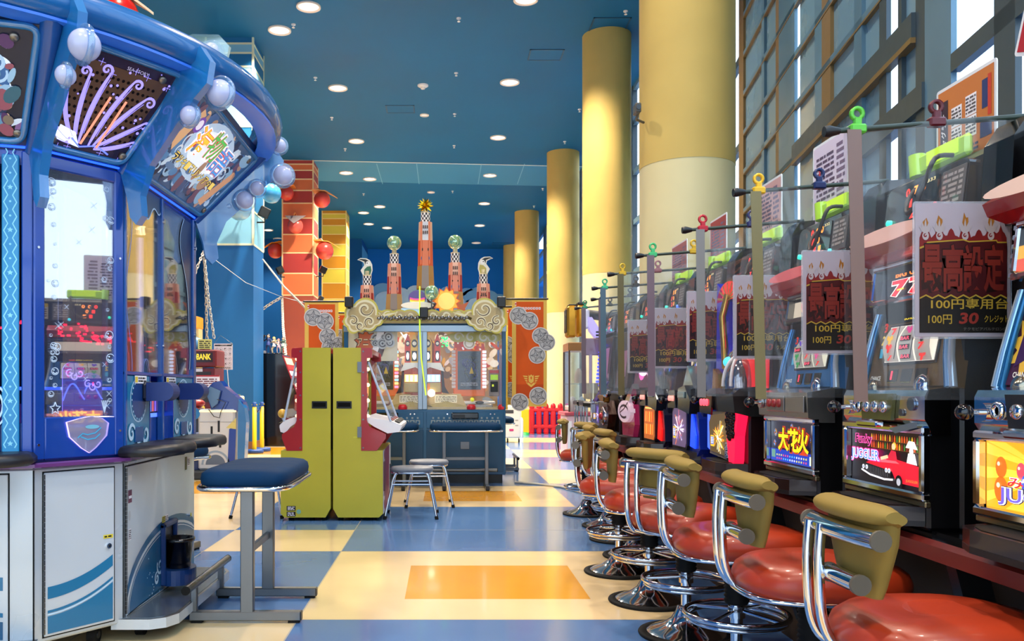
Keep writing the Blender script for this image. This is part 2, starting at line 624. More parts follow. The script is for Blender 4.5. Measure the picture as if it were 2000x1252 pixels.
# rails
LIM = 13.6 * FL
a, c = wy(1739) * FL, LIM
for k in range(9):
    z = 3.86 + .57 * k
    fr.box(a, wy(1456) * FL, z - .032, z + .03, -.03, .004, STE)
    fr.box(a, wy(1456) * FL, z - .05, z - .032, -.035, .004, BRN)
for z in (2.3, 3.6, 4.9, 6.2, 7.5):
    fr.box(wy(1447) * FL, LIM, z - .06, z + .06, -.02, .05, STD)
fr.box(wy(1797) * FL, wy(1557) * FL, 3.80, 3.98, -.06, .0, STD)
fr.box(wy(1797) * FL, wy(1557) * FL, 3.76, 3.80, -.065, .0, BRN)
fr.box(wy(1815) * FL, wy(1690) * FL, 3.24, 3.42, -.05, .05, STD)
fr.box(-6 * FL, wy(1866) * FL, 3.33, 3.45, -.03, .03, STD)
fr.box(-6 * FL, LIM, 0, .95, -.06, .1, STD)
fr.box(-6 * FL, wy(1866) * FL, 6.3, 6.5, -.04, .05, STD)
fr.box(wy(1866) * FL, wy(1456) * FL, 2.2, 2.3, -.04, .05, STE)
o = struct(fr.build('window_1'))
pn = MB(WT)
pl = [(1456, 1492), (1497, 1520), (1562, 1597), (1628, 1675), (1690, 1725), (1769, 1797)]
for px0, px1 in pl:
    a, c = sorted((wy(px0) * FL, wy(px1) * FL))
    pn.box(a, c, .95, CEIL, .004, .012, PAN)
pn.build('window_panels', o)
gl = MB(WT)
gl.box(-6 * FL, LIM, .95, CEIL, .014, .02, PANE)
gl.build('window_glass', o)
fr = MB(frame((4.6, 13.6, 0), (0, 1, 0), (0, 0, 1)))
for y0_, y1_ in ((13.6, 13.9), (15.4, 15.8), (17.8, 18.2), (20.4, 20.85), (22.8, 23.2), (25.3, 25.7), (28.0, 28.9), (31.2, 31.7), (34.4, 34.9), (37.8, 38.8), (41.5, 42), (43.6, 44)):
    fr.box(y0_ - 13.6, y1_ - 13.6, 0, CEIL, -.06, .06, STD)
for z in (.5, 1.7, 2.9, 4.1, 5.3, 6.5, 7.7, 8.55):
    fr.box(0, 30.4, z - .06, z + .06, -.04, .06, STE)
o = struct(fr.build('window_3'))
pn = MB(frame((4.6, 13.6, 0), (0, 1, 0), (0, 0, 1)))
for y0_, y1_ in ((13.9, 15.4), (15.8, 17.8), (20.85, 22.8), (23.2, 25.3), (28.9, 31.2), (31.7, 34.4)):
    pn.box(y0_ - 13.6, y1_ - 13.6, 0, CEIL, .01, .05, PAN)
pn.build('window_panels', o)
MB(frame((4.6, 13.6, 0), (0, 1, 0), (0, 0, 1))).box(0, 30.4, .0, CEIL, .062, .068, PANE).build('window_glass', o)
# building of the neighbour across the street, seen only as a reflection and through the clear panes
b = MB()
b.box(26.0, 30, -12, 9, 0, 4.4, mat('#b8a8b4', .7))
struct(b.build('exterior_wall'))
struct(MB().box(7.5, 40, -30, 60, -.4, -.05, mat('#8c8f92', .8)).build('exterior_ground'))
# back of the hall: glazed front behind the photographer
fr = MB()
for x in (-14, -11, -8, -5, -2, 1):
    fr.box(x - .08, x + .08, -6.1, -5.9, 0, CEIL, STD)
for z in (.3, 3.2, 6.0, 8.5):
    fr.box(-14, 2, -6.08, -5.92, z - .08, z + .08, STD)
o = struct(fr.build('window_2'))
MB().box(-14, 1.6, -6.01, -6.0, .3, 8.5, PANE).build('window_glass', o)

# ================================================================ ceiling fittings
LTRIM = mat('#d9d4cf', .4)
LGLOW = glow('#ffd9b8', 6.0)
LREF = mat('#ffe9da', .3, 0, 1.2)
def downlight(px, py, r, lab, grp, power=1.0):
    Y = FOC * (CEIL - EYE) / (PY - py)
    p = at(px, py, Y)
    t = thing('ceiling_downlight', lab, 'ceiling light', (p.x, p.y, CEIL), 0, grp)
    MB().lathe([(r, 0), (r, -.03), (r * .86, -.03), (r * .84, -.005)], LTRIM, 28, caps=False).build('trim_ring', t)
    MB().lathe([(r * .85, -.006), (r * .5, -.004), (0, -.004)], LREF if power else mat('#c8c4c0', .4, 0, .4), 24, caps=False).build('reflector', t)
    if power:
        MB().lathe([(r * .42, -.012), (0.0, -.02)], LGLOW, 16, caps=False).build('lamp', t)
        la = bpy.data.lights.new('lamp_light', 'SPOT')
        la.energy = LAMP_W * power
        la.color = (1.0, .84, .67)
        la.spot_size = math.radians(125)
        la.spot_blend = .6
        la.shadow_soft_size = r * .6
        lo = bpy.data.objects.new('lamp_light', la)
        COL.objects.link(lo)
        lo.parent = t
        lo.location = (0, 0, -.06)
    return t
NEAR_L = [(602.6, 12, 'white lit downlight, larger of the two nearest the red ball on the ceiling'), (546, 58, 'pinkish downlight beside a tiny ceiling nozzle, just above the blue machine rim'),
          (293, 65, 'downlight beside the big red ball above the blue machine'), (1027, -2, 'downlight cut by the top edge of the picture'),
          (660, 171, 'bright white downlight level with the top of the near blue striped pillar'), (995.6, 160, 'pinkish downlight left of the tall yellow column, below two ceiling hatches'),
          (696, 275, 'white downlight in front of the pale ceiling band on its left'), (973, 268, 'pinkish downlight in front of the pale ceiling band on its right'),
          (676, 337, 'pink downlight in the pale ceiling band, left end'), (722, 349, 'downlight on the rear edge of the pale ceiling band, left half'), (957, 342, 'downlight in the pale ceiling band near the yellow columns')]
for px, py, l in NEAR_L:
    downlight(px, py, .235, l, None, 1.3)
for x, y in ((-2.6, 11.9), (1.6, 12.2), (-2.6, 7.6), (1.6, 7.6), (-2.6, 3.3), (1.2, 3.3), (-2.6, -1), (1.2, -1)):  # unseen downlights continuing the rows, added to brighten the near floor
    downlight(PX + x * FOC / y, PY - (CEIL - EYE) * FOC / y, .235, 'unseen downlight continuing the ceiling rows, added to light the near floor', 'unseen downlights added over the near floor', 0.5)
for px, py in ((741.6, 403), (710, 415), (946, 397), (720, 437), (756, 444.5), (937, 440), (930, 474), (524, 449), (543, 466)):
    downlight(px, py, .235, 'small lit downlight in the far blue ceiling beyond the pale band', 'far downlights beyond the pale ceiling band', .8 if py < 450 else 0)
downlight(829, 224, .12, 'small unlit grey downlight in the middle of the blue ceiling', None, 0)
downlight(842, 375, .14, 'small dim downlight above the gold star', None, 0)
downlight(530, 233, .13, 'small grey round ceiling cap right of the blue striped pillar', None, 0)
for px, py, r in ((826, 166, .13),):
    Y = FOC * (CEIL - EYE) / (PY - py); p = at(px, py, Y)
    t = thing('smoke_detector', 'white round smoke detector in the middle of the blue ceiling', 'smoke detector', (p.x, p.y, CEIL))
    MB().lathe([(r, 0), (r, -.03), (r * .6, -.06)], WHITE, 24).build('base', t)
    MB().lathe([(r * .5, -.06), (r * .35, -.1), (0, -.105)], mat('#cfcfd2', .4), 20).build('sensor', t)
for px, py in ((573, 47), (896, 35), (616, 151), (891, 142), (648, 229), (888, 222), (1132, 213), (1222, 21), (674, 290), (887, 284), (1103, 276), (710, 378), (884, 373), (1060, 368), (1043, 402)):
    Y = FOC * (CEIL - EYE) / (PY - py); p = at(px, py, Y)
    o = MB().lathe([(.045, 0), (.045, -.02), (.015, -.03), (.015, -.06), (.03, -.065), (.03, -.075)], WHITE, 12).build('sprinkler', None, (p.x, p.y, CEIL))
    tag(o, 'tiny white sprinkler nozzle in the blue ceiling', 'sprinkler', 'ceiling sprinklers')
HATCH = mat('#1c5f92', .5)
for px, py, wd, dp, l in ((1191, 47, .75, .62, 'square ceiling hatch outlined above the nearest tall column'), (1066, 107, .75, .6, 'square ceiling hatch left of the tall yellow column top'),
                          (782, 213, .75, .6, 'faint ceiling hatch near the small unlit downlight'), (979, 476, .9, .7, 'far ceiling hatch near the end wall')):
    Y = FOC * (CEIL - EYE) / (PY - py); p = at(px, py, Y)
    t = thing('ceiling_hatch', l, 'ceiling hatch', (p.x, p.y, CEIL))
    bb = MB()
    for x0, x1, y0, y1 in ((-wd / 2, wd / 2, -dp / 2, -dp / 2 + .03), (-wd / 2, wd / 2, dp / 2 - .03, dp / 2), (-wd / 2, -wd / 2 + .03, -dp / 2, dp / 2), (wd / 2 - .03, wd / 2, -dp / 2, dp / 2)):
        bb.box(x0, x1, y0, y1, -.012, 0, mat('#0f4468', .5))
    bb.build('frame', t)
    MB().box(-wd / 2 + .03, wd / 2 - .03, -dp / 2 + .03, dp / 2 - .03, -.006, 0, CB).build('lid', t)

# ================================================================ balls with leaf caps, speakers on the pillars
REDB = mat('#cf3f36', .22, 0, 0, .04, 3, coat=.3)
def fruit(px, py, rpx, Y, hx, lab, leaf='#e08a2c', lx=1.0, col='#cf3f36', tip=(1.9, -.5), hy=0.0):
    p = at(px, py, Y); r = rpx * Y / FOC
    t = thing('ball_decoration', lab, 'ball decoration', tuple(p))
    MB().sphere((0, 0, 0), r, mat(col, .25, 0, 0, .04, 3, coat=.3), 28, 18).build('ball', t)
    # a stiff pointed leaf bending over the ball
    L = []
    m = mat(leaf, .55)
    bb = MB()
    for i in range(9):
        u = i / 8.0
        x = lx * r * (-1.1 + u * (tip[0] + 1.1)); z = r * (1.25 - (.15 if u < .4 else 0) + (tip[1] - 1.1) * max(0, u - .25) ** 1.5)
        hw = r * 1.0 * math.sin(PI * min(1, .18 + .82 * (1 - u)) * .5) * (1 - u) ** .6
        L.append([(x, -hw, z - .03), (x, hw, z - .03), (x, hw, z), (x, -hw, z)])
    bb.loft(L, m, False)
    bb.build('leaf', t)
    bb = MB()
    if hx:
        bb.tube([(0, 0, r * .9), (hx * .4, hy * .4, r * 1.35), (hx, hy, r * 1.2)], .018, mat('#8a4a30', .5))
        bb.build('bracket', t)
fruit(230, 30, 40, 9.4, -.45, 'big red ball with a cream leaf above the blue machine', '#d9c8a8', 1, '#cf1f1a', (1.75, -.6))
fruit(60, 5, 45, 8.3, .0, 'pink red ball at the top left behind the bubbles', '#d9c8a8', -1, '#d25a58')
fruit(629, 390, 16, 26.9, -.25, 'red ball high on the right side of the orange pillar', '#e0a06a', 1)
fruit(634, 490, 17.5, 26.9, -.3, 'red ball low on the right side of the orange pillar with orange leaf', '#e08a3c', 1)
fruit(538, 490, 15, 27.5, .3, 'red ball on the left side of the orange pillar under an orange leaf', '#e58a22', -1)
fruit(560, 378, 14, 26.65, .12, 'red ball peeping behind the blue ball on the orange pillar', '#e08a3c', -1, hy=.38)
p = at(577, 441, 26.6); r = 15 * 26.6 / FOC
t = thing('ball_decoration', 'red ball on the front of the orange pillar under a grey leaf', 'ball decoration', tuple(p))
MB().sphere((0, 0, 0), r, mat('#d8554c', .25, 0, 0, .04, 3, coat=.3), 28, 18).build('ball', t)
bb = MB()
bb.loft([[(-r * 1.35 * (1 - u), -r * (.2 + 1.1 * u) - .02, r * (1.25 - 1.2 * u)), (r * 1.35 * (1 - u) + .01, -r * (.2 + 1.1 * u) - .02, r * (1.25 - 1.2 * u)),
          (r * 1.35 * (1 - u) + .01, -r * (.2 + 1.1 * u), r * (1.29 - 1.2 * u)), (-r * 1.35 * (1 - u), -r * (.2 + 1.1 * u), r * (1.29 - 1.2 * u))] for u in (0, .15, .5, .85, .98)], mat('#9a8f90', .5), False)
bb.build('leaf', t, None)
MB().tube([(0, .38, r * 1.3), (0, -.1, r * 1.6), (0, -.25, r * 1.2)], .02, mat('#b0642c', .5)).build('bracket', t)
p = at(530, 378, 17.2)
t = thing('ball_decoration', 'glossy blue ball on the blue pillar beside the small bubbles', 'ball decoration', tuple(p))
MB().sphere((0, 0, 0), .2, mat('#3f9ad2', .2, 0, 0, .04, 3, coat=.4), 28, 18).build('ball', t)
MB().tube([(-.1, .1, .1), (-.15, .2, .3), (-.5, .6, .3)], .02, mat('#2f6f96', .5)).build('bracket', t)
p = at(468, 408, 17.2)
t = thing('ball_decoration', 'pale blue ball on the front of the blue pillar behind the bubbles', 'ball decoration', tuple(p))
MB().sphere((0, 0, 0), .24, mat('#7db8e0', .2, 0, 0, .04, 3, coat=.4), 28, 18).build('ball', t)
MB().tube([(0, .1, .1), (0, .42, .1)], .02, mat('#2f6f96', .5)).build('bracket', t)

def speaker(px, py, Y, wall, lab, s=1.0):
    """small box loudspeaker on a swivel bracket; wall = offset of its mounting face"""
    p = at(px, py, Y)
    t = thing('wall_speaker', lab, 'speaker', tuple(p))
    bb = MB(Matrix.Rotation(math.radians(25 if wall[0] < 0 else -25), 4, 'Y') @ Matrix.Rotation(math.radians(20), 4, 'Z'))
    bb.box(-.11 * s, .11 * s, -.09 * s, .09 * s, -.11 * s, .11 * s, BLACK, .015)
    bb.build('cabinet', t)
    bb = MB(Matrix.Rotation(math.radians(25 if wall[0] < 0 else -25), 4, 'Y') @ Matrix.Rotation(math.radians(20), 4, 'Z'))
    bb.box(-.09 * s, .09 * s, -.1 * s, -.089 * s, -.09 * s, .09 * s, mat('#2a3034', .7))
    bb.build('grille', t)
    MB().tube([(0, .05, -.1 * s), (0, .05, -.2 * s), (wall[0], .05 + wall[1], -.2 * s)], .018, BLACK).build('bracket', t)
speaker(516, 415, 17.9, (-.2, 0), 'black speaker on the right side of the blue pillar')
speaker(547, 528, 26.9, (.2, .1), 'black speaker on the left side of the orange pillar')
speaker(631, 527, 27.4, (-.25, .1), 'black speaker on the right side of the orange pillar')
speaker(627, 583, 27.4, (-.2, .1), 'small dark speaker low on the orange pillar above the banner', .7)
p = at(1247, 216, 8.75)
t = thing('security_camera', 'small grey security camera bracketed on the nearest yellow column', 'security camera', tuple(p))
MB().box(-.04, .02, -.05, .09, -.03, .07, mat('#55524a', .4), .01).build('housing', t)
MB().cyl((-.01, -.06, .02), (-.01, -.05, .02), .025, BLACKG).build('lens', t)
MB().tube([(0, .02, -.02), (.0, .1, -.06), (.1, .2, -.06)], .014, mat('#55524a', .4)).build('bracket', t)
# ================================================================ big blue medal game on the left (ten-sided)
LEN = [1.2, .455] * 5
HEAD = [90 + 36 * i for i in range(10)]
crn = [(-1.6, 4.2)]
for l, h in zip(LEN, HEAD):
    x, y = crn[-1]
    crn.append((x + l * math.cos(math.radians(h)), y + l * math.sin(math.radians(h))))
crn = crn[:10]
CXM = sum(c[0] for c in crn) / 10; CYM = sum(c[1] for c in crn) / 10
crn = [(x - CXM, y - CYM) for x, y in crn]
def off(d, z=None):
    """corners pushed outward by d, mitred"""
    P = []
    for i in range(10):
        a = math.radians(HEAD[i - 1] - 90 + 18)
        k = d / math.cos(math.radians(18))
        P.append((crn[i][0] + k * math.cos(a), crn[i][1] + k * math.sin(a)) if z is None else (crn[i][0] + k * math.cos(a), crn[i][1] + k * math.sin(a), z))
    return P
def FR(i, d=0.0, z=0.0):
    h = math.radians(HEAD[i])
    n = (math.sin(h), -math.cos(h))
    return frame((crn[i][0] + n[0] * d, crn[i][1] + n[1] * d, z), (math.cos(h), math.sin(h), 0), (0, 0, 1))
fC, fB, fA = 0, 9, 8
SEA = thing('medal_game', 'huge blue ten-sided sea-themed medal game with bubble canopy on the left', 'arcade machine', (CXM, CYM, 0))
WMET = mat('#c3ccd4', .28, .35, 0, .04, 2)
WPAN = mat('#cdd6de', .30, .25, 0, .03, 2)
GAP = mat('#14181c', .6)
TEAL = mat('#1f6f9c', .3, 0, 0, .03, 3, coat=.3)
TEALD = mat('#155a86', .3, 0, 0, .03, 3, coat=.3)
SBLUE = mat('#0a3e98', .22, .1, 0, .05, 1.5, coat=.5)
SBLUE2 = mat('#104e98', .25, .1, 0, .04, 1.5, coat=.4)
LBL = mat('#35a5d8', .3, 0, 0, .05, 4, coat=.3)
PALE = mat('#b9d8ee', .4)
# base cabinet
b = MB()
b.loft([off(-.01, .09), off(0, .10), off(0, .885), off(-.01, .895)], WMET, False)
b.build('base_cabinet', SEA)
for i in range(10):
    b = MB(FR(i))
    L = LEN[i]
    b.box(.0, .006, .1, .885, -.01, .004, GAP)
    b.build('corner_seam', SEA) if i in (0, 8, 9) else None
def door(i, u0, u1, z0, z1):
    b = MB(FR(i))
    b.box(u0 - .006, u1 + .006, z0 - .006, z1 + .006, -.01, .002, GAP)
    b.box(u0, u1, z0, z1, 0, .008, WPAN, .003)
    return b
# door of the corner face, with waves, hinge and lock
b = door(fB, .05, .405, .118, .87)
def wave(b, u0, u1, f, h, m, z):
    n = 14
    lo = []; hi = []
    for k in range(n + 1):
        u = u0 + (u1 - u0) * k / n
        lo.append((u, max(.12, f(k / n)))); hi.append((u, f(k / n) + h(k / n)))
    b.poly(lo + hi[::-1], m, z)
fw = lambda t: .245 + .10 * t * t
wave(b, .065, .395, lambda t: fw(t) + .045, lambda t: .055, TEAL, .010)
wave(b, .065, .395, lambda t: fw(t) + -.02, lambda t: .012, TEAL, .010)
wave(b, .065, .395, lambda t: .13, lambda t: fw(t) - .165, TEAL, .0105)
wave(b, .065, .395, lambda t: fw(t) - .03, lambda t: .007, PALE, .011)
b.cyl((.372, .49, .006), (.372, .49, .018), .013, CHROME, 16)
b.cyl((.372, .49, .018), (.372, .49, .02), .006, BLACK, 10)
b.rect(.345, .397, .527, .545, mat('#d8c63a', .5), .0095)
b.lines(.35, .392, .53, .542, 1, BLACK, .0105, 3)
for k in range(30):
    b.box(.046, .053, .13 + k * .0245, .152 + k * .0245, .004, .012, STEEL)
b.build('door', SEA)
# door of the front face at the picture edge
b = door(fA, .1, 1.1, .118, .87)
wave(b, .12, 1.08, lambda t: .45 - .1 * t, lambda t: .06, TEAL, .010)
wave(b, .12, 1.08, lambda t: .36 - .13 * t, lambda t: .02, TEAL, .010)
wave(b, .12, 1.08, lambda t: .13, lambda t: .2 - .12 * t, TEALD, .010)
b.cyl((1.0, .43, .006), (1.0, .43, .02), .014, CHROME, 16)
b.cyl((1.0, .43, .02), (1.0, .43, .022), .007, mat('#8a4a3a', .4), 10)
b.build('door', SEA)
for i in (2, 4, 6):
    door(i, .1, 1.1, .118, .87).build('door', SEA)
# door of the right face: painted wave arc, cup holder, stickers
b = door(fC, .03, 1.17, .118, .865)
def ell(cx, cy, rx, ry, a0, a1, n=26):
    return [(cx + rx * math.cos(a0 + (a1 - a0) * k / n), cy + ry * math.sin(a0 + (a1 - a0) * k / n)) for k in range(n + 1)]
cx, cy = .72, .12
b.poly([(.04, .125), (1.165, .125)] + [(min(1.165, max(.04, x)), y) for x, y in ell(cx, cy, .66, .33, 0.0, PI)], TEALD, .010)
for r0, r1, m, z in ((.74, .40, TEALD, .0090), (.70, .36, WPAN, .0094), (.675, .345, TEALD, .0096), (.665, .335, WPAN, .0098)):
    P = [(x, y) for x, y in ell(cx, cy, r0, r1, 0.0, PI)]
    b.poly([(min(1.165, max(.04, x)), max(.122, y)) for x, y in P], m, z)
for sx, sy, r, a in ((.52, .27, .05, 2.6), (.47, .21, .035, 1.5), (.57, .19, .03, .6)):
    b.swirl(sx, sy, r, .013, PALE, .0112, 1.4, a)
R = random.Random(7)
for k in range(36):
    u = R.uniform(.3, 1.1); v = .13 + R.random() * .25
    if ((u - cx) / .62) ** 2 + ((v - cy) / .31) ** 2 < 1:
        b.disc(u, v, R.uniform(.003, .007), PALE, .0113, n=8)
b.rect(.05, .1, .79, .82, mat('#e9e6e2', .5), .0095)
b.rect(.05, .1, .68, .745, mat('#6a3450', .5), .0095)
b.rect(.055, .095, .702, .716, PAPER, .0105)
b.disc(.07, .615, .014, mat('#b9bcc0', .3), .0095, .026)
b.rect(.053, .088, .49, .55, PAPER, .0095); b.lines(.056, .085, .495, .545, 5, BLACK, .0105, 4)
b.rect(.98, 1.02, .76, .84, mat('#5a5a30', .5), .0095); b.rect(1.03, 1.08, .78, .83, PAPER, .0095); b.lines(1.033, 1.077, .785, .825, 4, BLACK, .0105, 4)
b.rect(.56, .615, .50, .535, mat('#d8c63a', .5), .0095); b.rect(.615, .665, .503, .538, PAPER, .0095); b.lines(.565, .66, .506, .533, 3, BLACK, .0105, 4)
b.cyl((1.06, .475, .006), (1.06, .475, .022), .014, CHROME, 16)
for k in range(34):
    b.box(.026, .034, .13 + k * .0215, .149 + k * .0215, .004, .012, STEEL)
b.build('door', SEA)
# cup holder on the right face with a black cup in it
b = MB(FR(fC))
HB = mat('#0e3268', .35, 0, 0, .03, 4)
b.box(.53, .56, .15, .50, .006, .035, HB, .008)
b.box(.74, .77, .15, .50, .006, .035, HB, .008)
b.box(.53, .77, .47, .50, .006, .035, HB, .008)
b.box(.56, .74, .15, .47, .006, .012, BLACK)
b.at(FR(fC) @ Matrix(((1, 0, 0, .65), (0, 0, 1, .15), (0, -1, 0, .07), (0, 0, 0, 1))))
b.prism([(x, y) for x, y in ell(0, 0, .12, .10, PI * 0, 2 * PI)][:-1], 0, .085, HB)
b.build('cup_holder', SEA)
h = math.radians(HEAD[fC])
cp = FR(fC) @ Vector((.65, .236, .075))
o = MB().lathe([(.062, 0), (.066, .005), (.082, .15), (.09, .15), (.092, .158), (.09, .17), (.08, .17), (.068, .02), (0, .02)], BLACKG, 28, caps=False).build('medal_cup', None, (cp.x + CXM, cp.y + CYM, cp.z))
tag(o, 'black plastic medal cup sitting in the blue holder of the white cabinet', 'cup')
# plinth deck and castors
for i in (0, 2, 4, 6, 8):
    b = MB(FR(i))
    P = [(.02, .0)] + ell(.16, -.19, -.14, .13, 0, -PI / 2)[::1]
    b.at(FR(i) @ Matrix(((1, 0, 0, 0), (0, 0, 1, 0), (0, -1, 0, 0), (0, 0, 0, 1))))
    pts = [(-.02, .05), (-.02, -.14), (.02, -.21), (.10, -.25), (LEN[i] - .10, -.25), (LEN[i] - .02, -.21), (LEN[i] + .02, -.14), (LEN[i] + .02, .05)]
    b.prism(pts, .064, .115, STEEL, WMET)
    b.prism([(x * .97 + .018, y * .93) for x, y in pts], .115, .118, mat('#8d979f', .22, .8))
    b.build('plinth', SEA)
for i, u in ((9, .1), (0, .12), (0, 1.05), (8, 1.1), (9, .35)):
    p = FR(i) @ Vector((u, .045, .05 if i == 0 else -.08))
    b = MB(); b.cyl((p.x - .02, p.y, p.z), (p.x + .02, p.y, p.z), .045, RUBBER, 18); b.cyl((p.x - .024, p.y, p.z), (p.x + .024, p.y, p.z), .018, STEEL, 12)
    b.build('castor', SEA)
# ledge and arm rests
PUR = mat('#6a3a7a', .25, .2, 0, .03, 3, coat=.4)
b = MB(); b.loft([off(.03, .895), off(.045, .90), off(.045, .915), off(.03, .92)], PUR, False); b.build('ledge', SEA)
ARM = mat('#15161c', .42, 0, 0, .05, 3)
for i, spans in ((0, ((-.06, .52), (.56, 1.16))), (8, ((.02, .56), (.6, 1.22))), (2, ((.02, .56), (.6, 1.2)))):
    for u0, u1 in spans:
        b = MB(FR(i) @ Matrix(((1, 0, 0, 0), (0, 0, 1, 0), (0, -1, 0, 0), (0, 0, 0, 1))))
        pts = [(u0, 0), (u0 + .02, -.16), (u0 + .1, -.24), (u0 + .2, -.27), ((u0 + u1) / 2, -.25), (u1 - .2, -.27), (u1 - .08, -.24), (u1, -.15), (u1, 0)]
        c0 = ((u0 + u1) / 2, -.1)
        rings = []
        for k, z in ((.94, .918), (1.0, .93), (1.0, .95), (.95, .968), (.86, .975)):
            rings.append([(c0[0] + (x - c0[0]) * k, c0[1] + (y - c0[1]) * k, z) for x, y in reversed(pts)])
        b.loft(rings, ARM, True)
        b.build('arm_rest', SEA)
# ---------------- body: posts, windows, inner works
b = MB()
b.loft([off(-.02, .92), off(-.02, 1.10)], SBLUE, False)
b.build('lower_band', SEA)
b = MB(); b.loft([off(-.015, 2.27), off(-.005, 2.30), off(-.005, 2.36), off(-.02, 2.38)], SBLUE, False); b.build('upper_band', SEA)
b = MB(); b.loft([off(-.62, .92), off(-.55, 1.5), off(-.6, 2.35)], mat('#141030', .3, 0, 0, .1, 2, coat=.4), False); b.build('core', SEA)
b = MB()
b.loft([off(-.08, 1.10), off(-.55, 1.18)], mat('#3a2a78', .25, .3, .35, .3, 6), False, False)
b.build('play_field', SEA)
b = MB()
R = random.Random(5)
for k in range(150):
    i = R.choice((8, 9, 9, 0)); u = R.uniform(-.2, LEN[i] + .2); z = 1.52 + .05 * R.random() + .03 * math.sin(u * 9)
    p = FR(i, -.3) @ Vector((u, z, 0))
    b.cbox(p, (.014, .014, .01), glow('#ff2040', 2.2))
b.build('red_lamps', SEA)
b = MB(); b.loft([off(-.06, 1.25), off(-.06, 1.265)], glow('#3a5cff', 1.6), False, False); b.build('light_strip', SEA)
# B face : framed window with bubbles
BUB = clear('#d8ecff', .35, .1)
def bubble(b, u, v, r, m, z):
    n = 18
    b.ribbon([(u + r * math.cos(2 * PI * k / n), v + r * math.sin(2 * PI * k / n)) for k in range(n + 1)], r * .16, m, z)
    b.disc(u - r * .35, v + r * .35, r * .22, m, z, n=8)
    b.ribbon([(u + r * .62 * math.cos(t), v + r * .62 * math.sin(t)) for t in [PI * 1.05 + k * PI * .09 for k in range(10)]], r * .25, m, z)
b = MB(FR(fB))
b.box(0, .052, .93, 2.33, -.02, .012, SBLUE, .006); b.box(.405, .455, .93, 2.33, -.02, .012, SBLUE, .006)
b.box(.05, .41, .93, 1.125, -.02, .012, SBLUE, .006); b.box(.05, .41, 2.27, 2.33, -.02, .012, SBLUE, .006)
for u, z in ((.02, 1.0), (.02, 1.9), (.432, 1.05), (.432, 1.9)):
    b.cyl((u, z, .01), (u, z, .016), .006, CHROME, 10)
b.build('window_frame', SEA)
b = MB(FR(fB)); b.box(.05, .408, 1.12, 2.275, -.006, -.001, clear('#cfdcff', .04, .30, .015)); b.build('window_pane', SEA)
b = MB(FR(fB))
R = random.Random(11)
LN = mat('#c8dcf0', .4)
for k in range(34):
    side = R.random()
    u = .075 + R.random() * .04 if side < .55 else .345 + R.random() * .045
    z = R.uniform(1.2, 2.25)
    bubble(b, u, z, R.uniform(.006, .022), LN, .003)
for k in range(12):
    u = .08 + R.random() * .30; z = R.uniform(1.15, 2.25); s = R.uniform(.01, .016)
    b.ribbon([(u - s, z - s), (u + s, z + s)], .0015, LN, .003); b.ribbon([(u - s, z + s), (u + s, z - s)], .0015, LN, .003)
n = 5
b.ribbon([(.105 + .026 * (1 if k % 2 == 0 else .45) * math.cos(PI / 2 + PI * k / n), 1.165 + .03 * (1 if k % 2 == 0 else .45) * math.sin(PI / 2 + PI * k / n)) for k in range(2 * n + 1)], .005, LN, .003)
for k in range(4):
    b.ribbon([(.355, 1.14), (.34 + k * .010, 1.2)], .004, LN, .003)
b.build('window_print', SEA)
b = MB(FR(fB))   # dark rail and edge-lit acrylic waves behind the pane
b.box(.085, .155, 1.14, 2.27, -.09, -.06, mat('#1c1412', .35), .004)
b.box(.163, .168, 1.55, 2.0, -.085, -.08, mat('#d8e8ff', .3))
b.box(.2, .27, 1.13, 2.27, -.34, -.32, mat('#c9a6ba', .25, 0, .15, .06, 2)); b.box(.30, .40, 1.13, 1.9, -.36, -.33, mat('#1a2060', .25, 0, .1, .1, 2))
b.build('inner_rail', SEA)
b = MB(FR(fB))
ACR = clear('#a070e0', .45, .05); EDG = glow('#9a80ff', 1.6); EDG2 = glow('#c8b0ff', 1.2)
for u0, u1, zt, zz in ((.165, .275, 1.385, -.045), (.265, .375, 1.335, -.055)):
    P = [(u0, 1.125), (u1, 1.125), (u1, zt - .04)] + ell((u0 + u1) / 2, zt - .045, (u1 - u0) / 2, .045, 0, PI, 12) + [(u0, zt - .1)]
    b.prism(P, zz, zz + .006, glow('#5a34a0', .55), EDG)
    for k in range(3):
        b.swirl(u0 + (u1 - u0) * (.3 + .24 * k), zt - .055 - .015 * (k % 2), .02, .006, EDG2, zz + .008, 1.3, 1.0 + k)
    b.ribbon([(u0 + (u1 - u0) * t, 1.2 + .06 * math.sin(t * 4) + .05 * t) for t in [k / 12.0 for k in range(13)]], .007, glow('#6a7cff', 1.6), zz + .008)
b.build('acrylic_wave', SEA)
b = MB(FR(fB)); b.box(.13, .36, 1.127, 1.15, -.12, -.02, glow('#ff9a78', .8)); b.build('medal_tray', SEA)
b = MB(FR(fB))   # shield emblem with a winged crest
P = [(.15, 1.10), (.21, 1.115), (.27, 1.125), (.33, 1.115), (.365, 1.09), (.355, 1.03), (.30, .975), (.265, .95), (.225, .975), (.165, 1.03)]
b.prism(P, .012, .026, clear('#a9a4c4', .55, .12), EDG2)
b.ribbon([(.2, 1.025), (.225, 1.045), (.25, 1.038), (.29, 1.045), (.32, 1.07)], .006, mat('#3fa0c8', .4), .03)
b.ribbon([(.215, 1.03), (.25, 1.015), (.29, 1.02), (.315, 1.04)], .006, mat('#3fa0c8', .4), .03)
b.disc(.275, 1.075, .036, mat('#6fb0c8', .4), .029, .010)
b.build('emblem', SEA)
